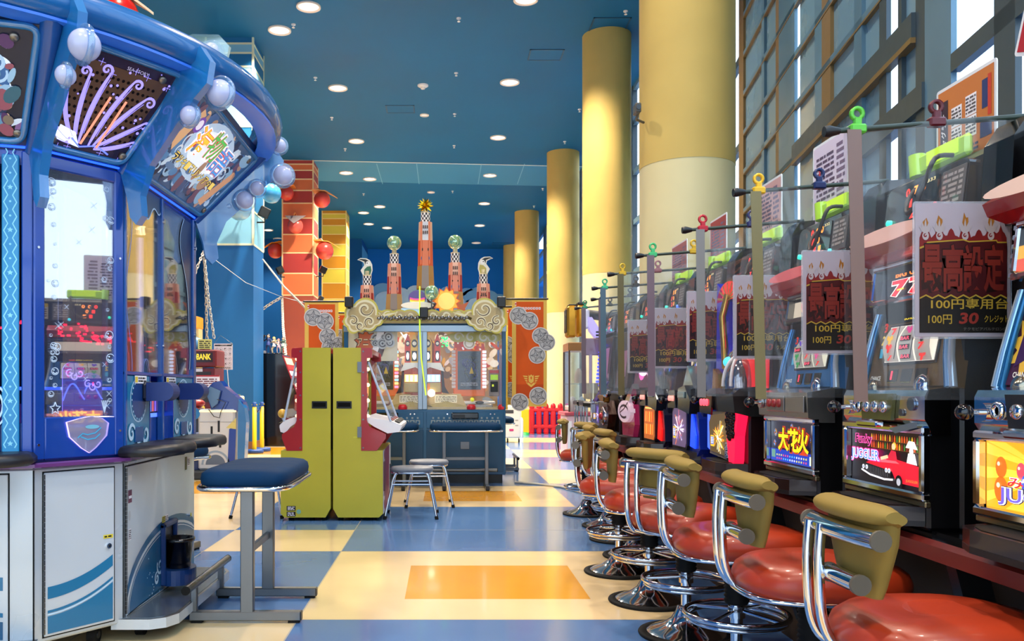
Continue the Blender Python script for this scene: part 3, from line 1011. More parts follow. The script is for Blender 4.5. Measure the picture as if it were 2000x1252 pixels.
# A face : white-blue door, patterned light strip
b = MB(FR(fA))
b.box(1.155, 1.2, .93, 2.33, -.02, .012, SBLUE, .005)
b.box(1.055, 1.062, .93, 2.33, -.02, .010, GAP)
b.box(.0, 1.055, .93, 1.35, -.02, .010, mat('#1e7fae', .3, 0, 0, .05, 3), .005)
b.box(.85, 1.055, 1.35, 2.33, -.02, .010, mat('#3a68c0', .25, .1, 0, .05, 3), .006)
b.box(.0, .2, 1.35, 2.33, -.02, .010, mat('#3a68c0', .25, .1, 0, .05, 3), .006)
P = [(.85, 2.3), (.93, 2.25), (.98, 2.1), (1.0, 1.95), (.97, 1.8), (.93, 1.65), (.96, 1.5), (1.0, 1.38), (.85, 1.36)]
b.poly(P, mat('#a9cfe8', .4), .0115)
P = [(.85, 1.62), (.92, 1.6), (.96, 1.5), (.95, 1.42), (.85, 1.40)]
b.poly(P, mat('#0a1050', .3), .0125)
b.cyl((1.03, 2.0, .01), (1.03, 2.0, .02), .011, CHROME, 14); b.cyl((1.03, 1.55, .01), (1.03, 1.55, .02), .011, CHROME, 14)
for r in (.12, .10, .085):
    b.ribbon(ell(.98, 1.18, r, r, 0, 2 * PI, 28), .008, PALE, .0115)
b.disc(.98, 1.18, .06, mat('#1a3f8c', .3), .0117)
b.box(.93, 1.02, .98, 1.05, .008, .012, mat('#10243c', .6))
b.build('front_panel', SEA)
b = MB(FR(fA))
b.box(1.075, 1.145, .95, 2.31, -.01, .012, mat('#2280b4', .3, 0, .12, .05, 3), .004)
for k in range(21):
    z = .99 + k * .064
    for s in (-1, 1):
        b.ribbon([(1.11 + s * (.018 + .008 * math.sin(t * PI * 2)), z + t * .064) for t in (0, .25, .5, .75, 1)], .005, mat('#7cc4dc', .3, 0, .15), .0135)
    if k % 3 == 0: b.star(1.11, z + .02, .013, .006, 5, mat('#7cc4dc', .3, 0, .15), .0135)
    else: b.disc(1.11, z + .02, .005, mat('#7cc4dc', .3, 0, .15), .0135, n=8)
b.build('patterned_strip', SEA)
b = MB(FR(fA)); b.box(.2, .85, 1.36, 2.3, -.008, -.002, clear('#cfdcff', .05, .3, .015)); b.build('window_pane', SEA)
# C face : two curtain windows with wave plates, dials below
b = MB(FR(fC))
for u0, u1 in ((0, .03), (.555, .585), (1.14, 1.2)):
    b.box(u0, u1, .93, 2.33, -.02, .014, SBLUE2, .005)
b.box(0, 1.2, .93, .97, -.02, .012, SBLUE, .004); b.box(0, 1.2, 1.325, 1.345, -.02, .012, SBLUE, .004)
for u, z in ((1.17, 1.6), (1.17, 2.15), (.57, 1.5), (.57, 2.2)):
    b.cyl((u, z, .012), (u, z, .022), .012, CHROME, 12)
b.build('window_frame', SEA)
b = MB(FR(fC)); b.box(.02, 1.15, 1.33, 2.33, -.006, -.001, clear('#e6ecff', .03, .18, .02)); b.build('window_pane', SEA)
b = MB(FR(fC))
for u0, u1 in ((.03, .36), (.76, 1.14)):
    b.box(u0, u1, .97, 1.325, -.01, .008, mat('#1d7aa4', .3, 0, 0, .05, 4, coat=.3), .004)
    c = (u0 + u1) / 2
    for r, m in ((.13, PALE), (.122, mat('#1d6f9c', .3)), (.105, mat('#1a3c78', .3))):
        b.disc(c, 1.2, r * .9, m, .009 + (.13 - r) * .08, r * .9, 28)
    for k in range(20):
        b.disc(c + .102 * math.cos(k * PI / 10), 1.2 + .102 * math.sin(k * PI / 10), .006, PALE, .0125, n=8)
    for sx, sy, r, a in ((u0 + .06, 1.03, .05, .4), (u1 - .07, 1.02, .055, 2.4), (c, 1.01, .045, 1.2)):
        b.swirl(sx, sy, r, .018, PALE, .0128, 1.3, a)
    b.box(c - .06, c + .06, .98, 1.06, .008, .014, mat('#124a86', .3), .004)
b.box(.37, .75, .97, 1.30, -.06, -.05, mat('#0c1230', .25))
b.box(.36, .37, .97, 1.325, -.06, .01, SBLUE); b.box(.75, .76, .97, 1.325, -.06, .01, SBLUE)
b.rect(.39, .73, 1.10, 1.12, glow('#4a6cff', 1.5), -.048); b.rect(.39, .73, 1.02, 1.03, glow('#ff8a60', 1.2), -.048)
for k in range(8):
    b.rect(.40 + k * .04, .43 + k * .04, 1.13, 1.2, glow(('#5a78d8', '#c05a70', '#7a5ad0')[k % 3], .7), -.048)
b.build('lower_panel', SEA)
for u in (.30, .86):      # rounded launching nozzles
    b = MB(FR(fC) @ Matrix(((1, 0, 0, u), (0, 0, -1, 1.20), (0, 1, 0, 0), (0, 0, 0, 1))))
    NB = mat('#082868', .42, 0, 0, .04, 3)
    b.at(FR(fC))
    b.box(u - .06, u + .06, 1.19, 1.295, 0, .04, mat('#10182c', .4), .02)
    P = [(0.03, -.052)] + [(.125 + .05 * math.cos(t), -.002 + .05 * math.sin(t)) for t in [-PI / 2 + PI * k / 10 for k in range(11)]] + [(.03, .045)]
    b.at(FR(fC) @ Matrix(((0, 0, 1, u - .055), (0, 1, 0, 1.245), (1, 0, 0, 0), (0, 0, 0, 1))))
    b.prism(P, 0, .11, NB)
    b.build('launcher', SEA)
b = MB(FR(fC))      # brown curtain-like inner back, rods, light tube, cloud plate
b.box(.05, .55, 1.3, 2.3, -.32, -.30, mat('#8a7a5a', .5, 0, .12, .25, 3)); b.box(.6, 1.14, 1.3, 2.3, -.32, -.30, mat('#6a5a4a', .5, 0, .1, .25, 3))
b.box(.24, .27, 1.3, 2.2, -.2, -.18, mat('#a9a4a0', .3)); b.box(.78, .8, 1.3, 2.15, -.2, -.18, glow('#a9b4ff', .9))
b.cyl((.62, 1.4, -.1), (.62, 2.3, -.1), .006, GOLD); b.cyl((.62, 1.4, -.05), (.62, 1.7, -.05), .006, STEEL)
for u, z in ((.34, 2.1), (.62, 2.16)):
    b.lathe([(.03, 0), (.015, .03), (.012, .08)], mat('#d8d0c0', .4), 12, (u, z, -.12))
    b.sphere((u, z, -.12), .028, glow('#ffd9a0', 5), 12, 8)
b.build('inner_works', SEA)
b = MB(FR(fC))
P = []
for k in range(41):
    t = k / 40.0
    P.append((1.13 - .0 + 0 * t, 2.3 - .92 * t))
Q = [(1.13 - .16 * (1 - t) * (.6 + .4 * math.sin(t * 10)) - .05 - .05 * math.sin(t * 6), 2.3 - .92 * t) for t in [k / 40.0 for k in range(41)]]
b.poly(P + Q[::-1], mat('#18305c', .3), .002)
b.ribbon(Q, .008, PALE, .003)
Q = [(.03 + .05 + .04 * math.sin(t * 8), 2.3 - .95 * t) for t in [k / 40.0 for k in range(41)]]
b.ribbon(Q, .01, mat('#4a70c0', .3), .003)
Q = [(.10 + .5 * t, 2.30 - .10 * math.sin(t * PI) - .03 * math.sin(t * 16)) for t in [k / 30.0 for k in range(31)]]
b.poly([(.1, 2.33), (.6, 2.33)] + Q[::-1], mat('#2c4a6c', .3), .002)
b.ribbon(Q, .008, PALE, .003)
b.build('wave_print', SEA)
b = MB(FR(fC))
for c, z, r in ((.86, 1.66, .10), (.78, 1.62, .06), (.94, 1.62, .06)):
    b.at(FR(fC)); b.cyl((c, z, -.16), (c, z, -.15), r, mat('#b8b4ac', .4, 0, .1), 20)
for u0, zt, col in ((.11, 1.5, '#ff7aa0'), (.42, 1.42, '#8aa0ff'), (.9, 1.46, '#c8b8b0')):
    P = [(u0 - .05, 1.32), (u0 + .06, 1.32), (u0 + .05, zt - .06)] + ell(u0, zt - .05, .04, .05, 0, PI, 10) + [(u0 - .035, zt - .1)]
    b.ribbon(P + P[:1], .008, glow(col, 1.2), -.03)
b.build('figure_plates', SEA)
for u in (.13, .62):
    b = MB(FR(fC))
    b.rect(u, u + .17, 1.285, 1.325, PAPER, .0135); b.rect(u + .005, u + .04, 1.29, 1.32, mat('#e0c23a', .5), .0145); b.lines(u + .05, u + .165, 1.29, 1.32, 2, BLACK, .0145, 3)
    b.build('notice', SEA)
for i in (1, 2, 3, 4, 5, 6, 7):
    b = MB(FR(i)); b.box(.02, LEN[i] - .02, .93, 2.33, -.02, 0, SBLUE, .006); b.build('rear_panel', SEA)
# ---------------- canopy : flared lit pictures
PAN0, PAN1 = (0.0, 2.335), (.40, 2.80)
SLA = math.hypot(.40, .465)
def canopy_frame(i, d=0.0):
    h = math.radians(HEAD[i]); n = Vector((math.sin(h), -math.cos(h), 0))
    u = Vector((math.cos(h), math.sin(h), 0)); v = (n * .40 + Vector((0, 0, .465))).normalized()
    nn = u.cross(v)
    o = Vector((crn[i][0], crn[i][1], 2.335)) + nn * d
    return frame(o, u, v)
b = MB(); b.loft([off(-.05, 2.335), off(.0, 2.335), off(.40, 2.80), off(.30, 2.86), off(-.1, 2.5)], mat('#14386c', .35, 0, 0, .1, 2), False, False); b.build('canopy', SEA)
FLR = .40 * math.tan(math.radians(18))
def art_base(i, m):
    L = LEN[i]; b = MB(canopy_frame(i, .006)); e = .03
    k = FLR
    b.prism([(e, .05), (L - e, .05), (L - e + k * .9, SLA - .04), (e - k * .9, SLA - .04)], 0, .012, m)
    return b
# curtain of foam swirls over a drilled speaker plate, on the corner face
b = art_base(fB, mat('#201430', .25, 0, .1, .2, 4, coat=.05))
b.poly([(.06, .14), (.40, .14), (.47, .5), (-.02, .5)], mat('#5a4030', .4, .3, .12), .014)
for iy in range(9):
    for ix in range(15):
        u = .05 + ix * .026 + (.013 if iy % 2 else 0) ; v = .16 + iy * .036
        if .03 < u < .43: b.disc(u, v, .008, mat('#0c0608', .6), .0155, n=8)
SW = glow('#9a8cf8', .75)
def plume(b, P, r, d, m, z, w0=.012):
    """a foam plume: a tapering curved stem ending in a curl"""
    n = 14; pts = []; W = []
    (x0, y0), (x1, y1), (x2, y2) = P
    for k in range(n):
        t = k / (n - 1.0)
        pts.append(((1 - t) ** 2 * x0 + 2 * t * (1 - t) * x1 + t * t * x2, (1 - t) ** 2 * y0 + 2 * t * (1 - t) * y1 + t * t * y2)); W.append(w0 * (.25 + .9 * math.sin(PI * min(1, t * .8 + .1))))
    dx, dy = pts[-1][0] - pts[-2][0], pts[-1][1] - pts[-2][1]; a = math.atan2(dy, dx)
    cx, cy = x2 + r * math.cos(a + d * PI / 2), y2 + r * math.sin(a + d * PI / 2)
    for k in range(1, 20):
        t = k / 19.0; rr = r * (1 - .85 * t); aa = a - d * PI / 2 + d * 2 * PI * 1.2 * t
        pts.append((cx + rr * math.cos(aa), cy + rr * math.sin(aa))); W.append(w0 * (.8 - .45 * t))
    b.ribbon(pts, W, m, z)
    b.ribbon([(x + .012, y - .006) for x, y in pts[2:n - 1]], .003, m, z + .0003)
for P, r, d in (([(.15, .10), (.10, .25), (.10, .44)], .024, 1), ([(.15, .10), (.05, .2), (.02, .36)], .024, 1), ([(.14, .10), (.02, .14), (-.02, .24)], .022, 1), ([(.17, .10), (.15, .3), (.19, .47)], .026, 1),
                ([(.22, .10), (.24, .3), (.31, .46)], .026, -1), ([(.24, .10), (.30, .26), (.40, .40)], .030, -1), ([(.25, .10), (.34, .18), (.44, .28)], .030, -1), ([(.25, .09), (.34, .11), (.42, .17)], .024, -1), ([(.16, .09), (.06, .10), (.02, .13)], .02, -1)):
    plume(b, P, r, d, SW, .017, .018)
b.ribbon([(.13, .12), (.18, .085), (.26, .11), (.33, .08)], .008, glow('#5a6aff', 1.3), .0178)
for u0 in (.18, .26):
    b.ribbon([(u0, .10), (u0 + .05, .36)], .012, glow('#e08a70', .8), .018)
R = random.Random(3)
for k in range(40):
    b.disc(R.uniform(-.05, .5), R.uniform(.08, .54), R.uniform(.003, .008), SW, .0178, n=8)
for k in range(12):
    u, v, s = R.uniform(-.04, .5), R.choice((R.uniform(.05, .15), R.uniform(.45, .54))), .018
    b.ribbon([(u - s, v), (u + s, v)], .002, SW, .0178); b.ribbon([(u, v - s), (u, v + s)], .002, SW, .0178)
b.text('SEA STORY', .25, .36, .505, .522, mat('#b8b0d0', .3, 0, .3), .018)
b.poly([(.05, .10), (.18, .08), (.14, .15), (.06, .17)], glow('#d0e0ff', .9), .0172)
b.build('picture_panel', SEA)
# right face picture : sea swirls and big bubbly lettering
def seascape(b, L, seed):
    R = random.Random(seed); k = FLR
    def inside(u, v): return .06 - k * v / SLA * .8 < u < L - .06 + k * v / SLA * .8
    for cols, n, r0, r1 in ((('#1a2c50', '#2a4468', '#10203c', '#48688c', '#2c5c94'), 130, .06, .15), (('#5a7ca4', '#8ab0cc', '#c8dcec', '#33507c', '#6a4a60', '#b08a70', '#4a80b0'), 160, .03, .08), (('#dfeaf4', '#b9d0e4', '#e0b890', '#3a2c54'), 120, .012, .035)):
        for q in range(n):
            u, v = R.uniform(.0, L), R.uniform(.09, SLA - .09)
            r = R.uniform(r0, r1)
            if inside(u - r, v) and inside(u + r, v) and r < v - .05 and v + r < SLA - .045:
                b.disc(u, v, r, mat(R.choice(cols), .3, 0, .28), .013 + .0004 * (n % 7) + q * .00001, r * R.uniform(.3, .8), 14, R.uniform(0, PI))
    for q in range(50):
        u, v = R.uniform(.1, L - .1), R.uniform(.12, SLA - .12)
        b.swirl(u, v, R.uniform(.03, .06), .012, mat(R.choice(('#dce8f4', '#9fc0dc', '#20406c')), .3, 0, .28), .0165, 1.3, R.uniform(0, 6), R.choice((1, -1)))
b = art_base(fC, mat('#41648c', .25, 0, .15, .35, 5, coat=.05))
seascape(b, 1.2, 21)
b.disc(.62, .36, .34, mat('#b8d0e8', .3, 0, .35), .0167, .19, 24); b.disc(.60, .36, .26, mat('#e8f0fa', .3, 0, .45), .0169, .13, 24)
LT = 'ラッキーマリンシアター'
u0 = .33
for k, ch in enumerate('海物語'):
    bx = u0 + k * .2; by = .30 + (.03 if k % 2 else -.01)
    b.text(ch, bx - .012, bx + .212, by - .012, by + .192, mat('#f4f4f8', .3, 0, .6), .0185, .05)
    b.text(ch, bx - .004, bx + .204, by - .004, by + .184, mat('#c8242c', .3, 0, .5), .0195, .025)
    b.text(ch, bx, bx + .2, by, by + .18, mat(('#f0c030', '#48b850', '#3a90d8')[k], .3, 0, .55), .0205, .005)
for k, ch in enumerate(LT):
    bx = .26 + k * .068
    b.text(ch, bx, bx + .062, .205, .265, mat('#2c1c10', .3, 0, .2), .019, .05)
    b.text(ch, bx + .003, bx + .059, .208, .262, mat('#e8c860', .3, 0, .5), .020, .01)
b.disc(.27, .44, .05, mat('#6a3aa0', .3, 0, .4), .0187, .05); b.disc(.27, .44, .032, mat('#e8e0f0', .3, 0, .4), .0197)
b.poly([(.12, .3), (.2, .52), (.26, .5), (.2, .24)], mat('#d8a878', .3, 0, .35), .0178)
b.poly([(.95, .12), (1.12, .4), (1.16, .34), (1.04, .1)], mat('#d09a70', .3, 0, .35), .0178)
b.build('picture_panel', SEA)
b = art_base(fA, mat('#141c34', .35, 0, .12, .25, 4))
seascape(b, 1.2, 5)
b.disc(.98, .40, .12, mat('#2f7a3a', .35, 0, .2), .0185, .085); b.disc(.9, .22, .14, mat('#b88a30', .35, 0, .2), .0186, .05, 20, .5)
R = random.Random(44)
for q in range(60):
    b.disc(R.uniform(.86, 1.17), R.uniform(.08, .5), R.uniform(.012, .05), mat(R.choice(('#4a2a5c', '#1a3a6c', '#7a5a8c', '#c8d4e4', '#2a5a6c', '#8a4a5a', '#5a8aa8')), .35, 0, .22), .0188 + q * .00002, R.uniform(.01, .04), 12, R.uniform(0, 3))
for q in range(8):
    b.swirl(R.uniform(.9, 1.14), R.uniform(.1, .3), R.uniform(.02, .04), .009, mat('#b8c8e0', .35, 0, .25), .0203, 1.3, R.uniform(0, 6))
for k in range(3):
    b.disc((1.06, 1.12, .8)[k], (.44, .15, .08)[k], .022, mat('#8a8078', .3, .5), .0212)
b.build('picture_panel', SEA)
for i in (1, 2, 3, 4, 5, 6, 7):
    art_base(i, mat('#16294a', .25, 0, .15, .25, 4, coat=.5)).build('picture_panel', SEA)
for i in (0, 8, 9):     # round standoff screws
    L = LEN[i]
    for u, v in ((.05, .09), (L - .05, .09), (.02, SLA - .1), (L - .02, SLA - .1)):
        b = MB(canopy_frame(i, .018)); b.lathe([(.018, 0), (.02, .006), (.016, .014), (0, .016)], mat('#8a8074', .3, .8), 16, (u, v, 0))
        b.build('standoff', SEA)
# blue neon edge under the pictures and down each mitre
b = MB()
for i in (8, 9, 0):
    p = off(.012, 2.345); b.tube([p[i], p[(i + 1) % 10]], .006, glow('#2050ff', 2.0), 6)
b.build('neon_edge', SEA)
for i in range(10):
    b = MB()
    p0 = off(.0, 2.33)[i]; p1 = off(.41, 2.81)[i]
    b.tube([Vector(p0), Vector(p0).lerp(Vector(p1), .5) + Vector((0, 0, -.01)), Vector(p1)], [.035, .03, .05], SBLUE2, 8)
    b.build('mitre_rib', SEA)
# rounded blue frames round the lit pictures
for i in (8, 9, 0):
    L = LEN[i]; b = MB(canopy_frame(i, .012)); e = .035
    P = [(e, .05), (L - e, .05), (L - e + FLR * .86, SLA - .05), (e - FLR * .86, SLA - .05)]
    Q = []
    for k in range(4):
        A, B_, C_ = Vector(P[k - 1]), Vector(P[k]), Vector(P[(k + 1) % 4])
        for t in range(5):
            u = t / 4.0; p = B_ + (A - B_).normalized() * .05 * (1 - u) ** 2 + (C_ - B_).normalized() * .05 * u ** 2
            Q.append((p.x, p.y, .008))
    b.tube(Q, .016, clear('#2a86c8', .75, .08, .08, .3), 8, True)
    b.build('picture_frame', SEA)
# rim
RC = math.hypot(*off(.40)[0])
rings = []
n = 80
prof = [(-.04, -.03), (.03, -.03), (.075, .0), (.09, .05), (.075, .10), (.03, .125), (-.05, .12), (-.09, .07)]
vs = []
b = MB()
RIM = mat('#0d5c9c', .25, .05, 0, .05, 1.5, coat=.5)
rings = []
for q in range(n):
    a = 2 * PI * q / n
    rings.append([((RC + r) * math.cos(a), (RC + r) * math.sin(a), 2.80 + z) for r, z in prof])
rings.append(rings[0])
b.loft(rings, RIM, True, False)
b.build('rim', SEA)
b = MB()
rings = []
for q in range(n):
    a = 2 * PI * q / n
    rings.append([((RC + r) * math.cos(a), (RC + r) * math.sin(a), 2.775 + z) for r, z in ((-.06, -.01), (.05, -.012), (.05, .0), (-.06, .0))])
rings.append(rings[0])
b.loft(rings, mat('#2f6ad0', .3, 0, .15), False, False)
b.build('rim_light', SEA)
# clear drip brackets at the corners
DRIP = clear('#1a80c8', .62, .06, .08, .3)
for i in (8, 9, 0, 1):
    p = crn[i]; a = math.atan2(p[1], p[0])
    # plane through the axis and the corner
    R0 = math.hypot(*p)
    b = MB(frame((0, 0, 0), (math.cos(a), math.sin(a), 0), (0, 0, 1)))
    P = [(R0 + .0, 2.34), (R0 + .05, 2.2), (R0 + .07, 2.10), (R0 + .11, 2.06), (R0 + .15, 2.10), (R0 + .14, 2.2), (R0 + .20, 2.34), (R0 + .36, 2.50), (R0 + .48, 2.62), (R0 + .56, 2.68), (R0 + .58, 2.78), (R0 + .52, 2.86), (R0 + .46, 2.84), (R0 + .2, 2.58)]
    b.prism(P, -.02, .02, DRIP)
    b.build('drip_bracket', SEA)
# white bubbles in clear shells
BW = mat('#aab2d4', .22, 0, .06, .02, 3, coat=.4)
SHELL = clear('#8cc4ec', .16, .10, .03)
for px, py, r, Y, arm in ((165, 88, 31, 3.42, 0), (128, 147, 20, 3.42, 0), (150, 8, 24, 3.6, 0), (178, 14, 20, 3.75, 0), (430, 182, 26, 4.05, 0), (371, 226, 19, 4.0, 0), (413, 103, 19, 4.5, 1),
                          (545, 285, 14, 5.45, 0), (552, 343, 19, 5.45, 0), (502, 368, 14, 5.5, 0), (478, 391, 17, 5.5, 0), (444, 405, 15, 5.52, 2)):
    p = at(px, py, Y) - Vector((CXM, CYM, 0)); rr = r * Y / FOC
    b = MB(); b.sphere(p, rr, BW if arm != 2 else SHELL, 24, 16); o = b.build('bubble', SEA)
    a = math.atan2(p.y, p.x)
    b = MB(frame(p, (math.cos(a), math.sin(a), 0), (0, 0, 1)))
    b.lathe([(rr * 1.0, -.012), (rr * 1.28, -.012), (rr * 1.32, 0), (rr * 1.28, .012), (rr * 1.0, .012)], SHELL, 26, caps=False)
    b.build('clear_ring', o)
b = MB()    # large clear wave plate on top, reaching backwards
a0 = math.atan2(at(400, 110, 4.5).y - CYM, at(400, 110, 4.5).x - CXM)
b.at(frame((0, 0, 0), (math.cos(a0), math.sin(a0), 0), (0, 0, 1)))
p = at(413, 103, 4.5) - Vector((CXM, CYM, 0)); rp = math.hypot(p.x, p.y)
P = [(rp + .09, p.z - .06), (rp + .11, p.z + .02), (rp + .05, p.z + .085), (rp - .1, p.z + .10), (rp - .3, p.z + .05), (rp - .42, p.z - .06), (rp - .2, p.z - .10)]
b.prism(P, -.012, .012, clear('#b8e0d8', .18, .12, .03), clear('#d8f4ec', .5, .2))
b.cyl((rp - .2, p.z + .02, -.04), (rp - .2, p.z + .02, .04), .022, mat('#6a7a4a', .4), 14)
b.build('wave_plate', SEA)

# ================================================================ padded bench stools
def make_bench():
    t = thing('bench_stool', 'blue padded steel bench stool standing beside the white cabinet door', 'stool')
    V = mat('#032f52', .7, 0, 0, .10, 6)
    b = MB()
    rings = []
    for k, z in ((.94, .748), (1.0, .76), (1.015, .785), (.99, .812), (.90, .828), (.70, .836)):
        rings.append([(x * k, y * (1 - (1 - k) * .5), z) for x, y in sell(.235, .45, .32, 44)])
    b.loft(rings, V, True)
    b.build('seat', t)
    b = MB(); P = sell(.243, .46, .32, 44)
    b.tube([(x, y, .738) for x, y in P], .014, CHROME, 8, True); b.box(-.2, .2, -.4, .4, .728, .735, STEEL)
    b.build('seat_rim', t)
    for y in (-.27, .27):
        b = MB(); b.box(-.035, .035, y - .022, y + .022, .055, .73, STEEL, .004); b.build('post', t)
        b = MB(); b.box(-.31, .29, y - .024, y + .024, .012, .062, STEEL, .005); b.box(.285, .293, y - .022, y + .022, .014, .06, BLACK)
        b.box(-.30, -.24, y - .02, y + .02, 0, .012, RUBBER); b.box(.22, .28, y - .02, y + .02, 0, .012, RUBBER)
        b.build('foot_bar', t)
        b = MB(); b.box(-.302, -.27, y - .016, y + .016, .06, .19, STEEL, .003); b.build('rest_post', t)
    b = MB(); b.box(-.012, .012, -.27, .27, .36, .40, STEEL, .003); b.build('cross_bar', t)
    b = MB(); b.cyl((-.286, -.42, .205), (-.286, .42, .205), .022, STEEL, 14); b.cyl((-.286, -.43, .205), (-.286, -.42, .205), .023, RUBBER, 14); b.cyl((-.286, .42, .205), (-.286, .43, .205), .023, RUBBER, 14)
    b.build('foot_rest', t)
    return t
bench = make_bench()
bx, by = -1.06, 4.82
bench.location = (bx, by, 0)
def rot_bench(deg, lab):
    a = math.radians(deg); dx, dy = bx - CXM, by - CYM
    dup(bench, (CXM + dx * math.cos(a) - dy * math.sin(a), CYM + dx * math.sin(a) + dy * math.cos(a), 0), a, lab)
rot_bench(72, 'blue padded bench stool half hidden behind the far corner of the white cabinet')
rot_bench(-72, 'blue bench stool whose chrome rim just shows at the left picture edge')
dup(bench, (at(909, 833, 10.75).x, 10.75, 0), -PI / 2, 'dark blue bench stool before the right half of the tower machine')
dup(bench, (at(748, 833, 10.75).x, 10.75, 0), -PI / 2, 'dark blue bench stool half hidden behind the yellow-green cabinets')
dup(bench, (at(972, 820, 13.3).x, 13.3, 0), PI, 'dark bench stool peeping out behind the right side of the tower machine')
# ================================================================ two yellow-green kiosk machines back to back
YG = mat('#b6ae30', .42, 0, 0, .05, 2.5, bump=.02, bscale=80)
REDT = mat('#a01420', .3, 0, 0, .04, 3, coat=.3)
def XZ(y0):      # frame whose local (x, y) = world (x, z), local z towards the camera
    return frame((0, y0, 0), (1, 0, 0), (0, 0, 1))
def kiosk(name, lab, loc, sgn, sq=1.0):
    """profile in x (towards its player, +) and z; sgn mirrors it"""
    t = thing(name, lab, 'arcade machine', loc)
    D = 1.15
    q_ = lambda x: x if x <= .40 else .40 + (x - .40) * sq
    S = lambda P: [(sgn * x, z) for x, z in P]
    LOWP = S([(.012, .12), (.06, .035), (.45, .035), (.487, .07), (.487, .675), (.012, .675)])
    b = MB(XZ(0)); b.prism(LOWP, -D, 0, YG); b.build('lower_cabinet', t)
    UP = S([(.012, .675), (.28, .675), (.28, 1.655), (.012, 1.655)])
    for y in (0, D - .03):
        b = MB(XZ(y)); b.prism(UP, -.03, 0, YG)
        if y == 0:
            a, c = sorted((sgn * .045, sgn * .19))
            b.box(a, c, 1.075, 1.145, 0, .004, BLACK); a, c = sorted((sgn * .058, sgn * .178)); b.box(a, c, 1.09, 1.13, .002, .006, mat('#040404', .7))
        b.build('side_panel', t)
        RP = S([(.28, 1.655), (.375, 1.65), (.385, 1.63), (.385, 1.56), (.335, 1.555), (.335, .96), (.36, .90), (.515 - .04 * (sq < 1), .83), (.515 - .04 * (sq < 1), .79), (.43, .672), (.28, .672)])
        b = MB(XZ(y)); b.prism(RP, -.03, .004, REDT)
        if y == 0:
            for x, z in ((.30, 1.62), (.30, 1.42), (.30, 1.2), (.30, .97), (.30, .70)):
                b.cyl((sgn * x, z, .004), (sgn * x, z, .009), .008, STEEL, 10)
        b.build('red_trim', t)
    a, c = sorted((sgn * .012, sgn * .37)); b = MB(); b.box(a, c, .03, D - .03, 1.60, 1.655, REDT, .005); b.build('top_panel', t)
    a, c = sorted((sgn * .012, sgn * .25)); b = MB(); b.box(a, c, .03, D - .03, .67, 1.6, mat('#33303a', .4)); b.build('display_back', t)
    # picture with lit trinkets
    b = MB(frame((sgn * .25, .03 if sgn > 0 else D - .03, .75), (0, sgn, 0), (0, 0, 1)))
    R = random.Random(2)
    for k in range(60):
        u, v = R.uniform(.05, 1.04), R.uniform(.08, .8)
        b.disc(u, v, R.uniform(.02, .07), glow(R.choice(('#e0d8b0', '#c05a40', '#6a7a90', '#e8a060', '#a8b8c8')), .6), .002 + k * .0001, n=12)
    b.build('picture', t)
    b = MB(); a, c = sorted((sgn * .33, sgn * .345))
    for z in (1.0, 1.15, 1.3, 1.45, 1.55):
        b.sphere((sgn * .34, .05, z), .02, glow('#ffe2b8', 1.0), 10, 8)
    b.build('lamp', t)
    b = MB(XZ(.03)); b.prism(S([(.335, 1.55), (.338, 1.55), (q_(.56), .97), (q_(.555), .96)]), -(D - .06), 0, clear('#e8f0ff', .03, .03, .03, .2)); b.build('glass', t)
    b = MB(); b.tube([(sgn * .345, .04, 1.52), (sgn * q_(.56), .04, .95)], .011, mat('#b8c8dc', .3)); b.build('glass_edge', t); b = MB(); b.tube([(sgn * .345, D - .04, 1.52), (sgn * q_(.56), D - .04, .95)], .011, mat('#b8c8dc', .3)); b.build('glass_edge', t)
    b = MB(XZ(.035)); b.prism(S([(q_(x), z) for x, z in ((.33, 1.0), (.40, .98), (.56, .955), (.66, .915), (.665, .895), (.64, .85), (.53, .835), (.40, .90), (.34, .94))]), -(D - .07), 0, WHITE); b.build('control_panel', t)
    b = MB(frame((sgn * q_(.56), .05 if sgn > 0 else D - .05, .96), (0, sgn, 0), Vector((-sgn * .1, 0, .04))))
    for k in range(4):
        b.box(.10 + k * .25, .22 + k * .25, -.085, -.03, 0, .012, BLACK, .004); b.box(.11 + k * .25, .21 + k * .25, -.02, .03, 0, .01, mat('#7a2030', .3), .004)
    b.build('button', t)
    # artwork on the front
    b = MB(frame((sgn * .4885, .02 if sgn > 0 else D - .02, .06), (0, sgn, 0), (0, 0, 1)))
    MG = mat('#a01458', .35)
    b.rect(0, 1.11, 0, .61, WHITE, 0)
    b.rect(.22, .85, 0, .61, MG, .001)
    for x in (.3, .42, .62, .74):
        b.rect(x, x + .012, .05, .58, mat('#e0a8c4', .4), .002)
    for z in (.08, .2, .46, .56):
        b.disc(.92, z, .045, WHITE, .002); b.disc(.15, z, .045, MG, .002)
    b.box(.95, 1.05, .1, .4, 0, .012, mat('#3a3f48', .4)); b.box(.04, .12, .22, .5, 0, .012, mat('#5a2430', .4))
    b.build('front_art', t)
    for x in (.08, .2, .4):
        for y in (.08, D - .08):
            b = MB(); b.cyl((sgn * x, y, 0), (sgn * x, y, .036), .025, RUBBER, 12); b.build('foot', t)
    return t
kx = at(648, 1018, 8.06).x
k1 = kiosk('ticket_game', 'yellow-green arcade machine with red trim facing right towards the grey stools', (kx, 8.06, 0), 1)
k2 = kiosk('ticket_game', 'yellow-green arcade machine with red trim facing left, two black plates at its foot', (kx, 8.06, 0), -1, .40)
b = MB(XZ(0))
b.rect(-.43, -.345, .10, .145, BLACK, .002); b.rect(-.43, -.345, .045, .09, BLACK, .002)
b.lines(-.42, -.355, .105, .14, 3, PAPER, .0035, 2); b.lines(-.42, -.355, .05, .085, 3, PAPER, .0035, 6)
b.disc(-.315, .09, .022, mat('#7ab09a', .4), .002)
b.build('type_plate', k2)
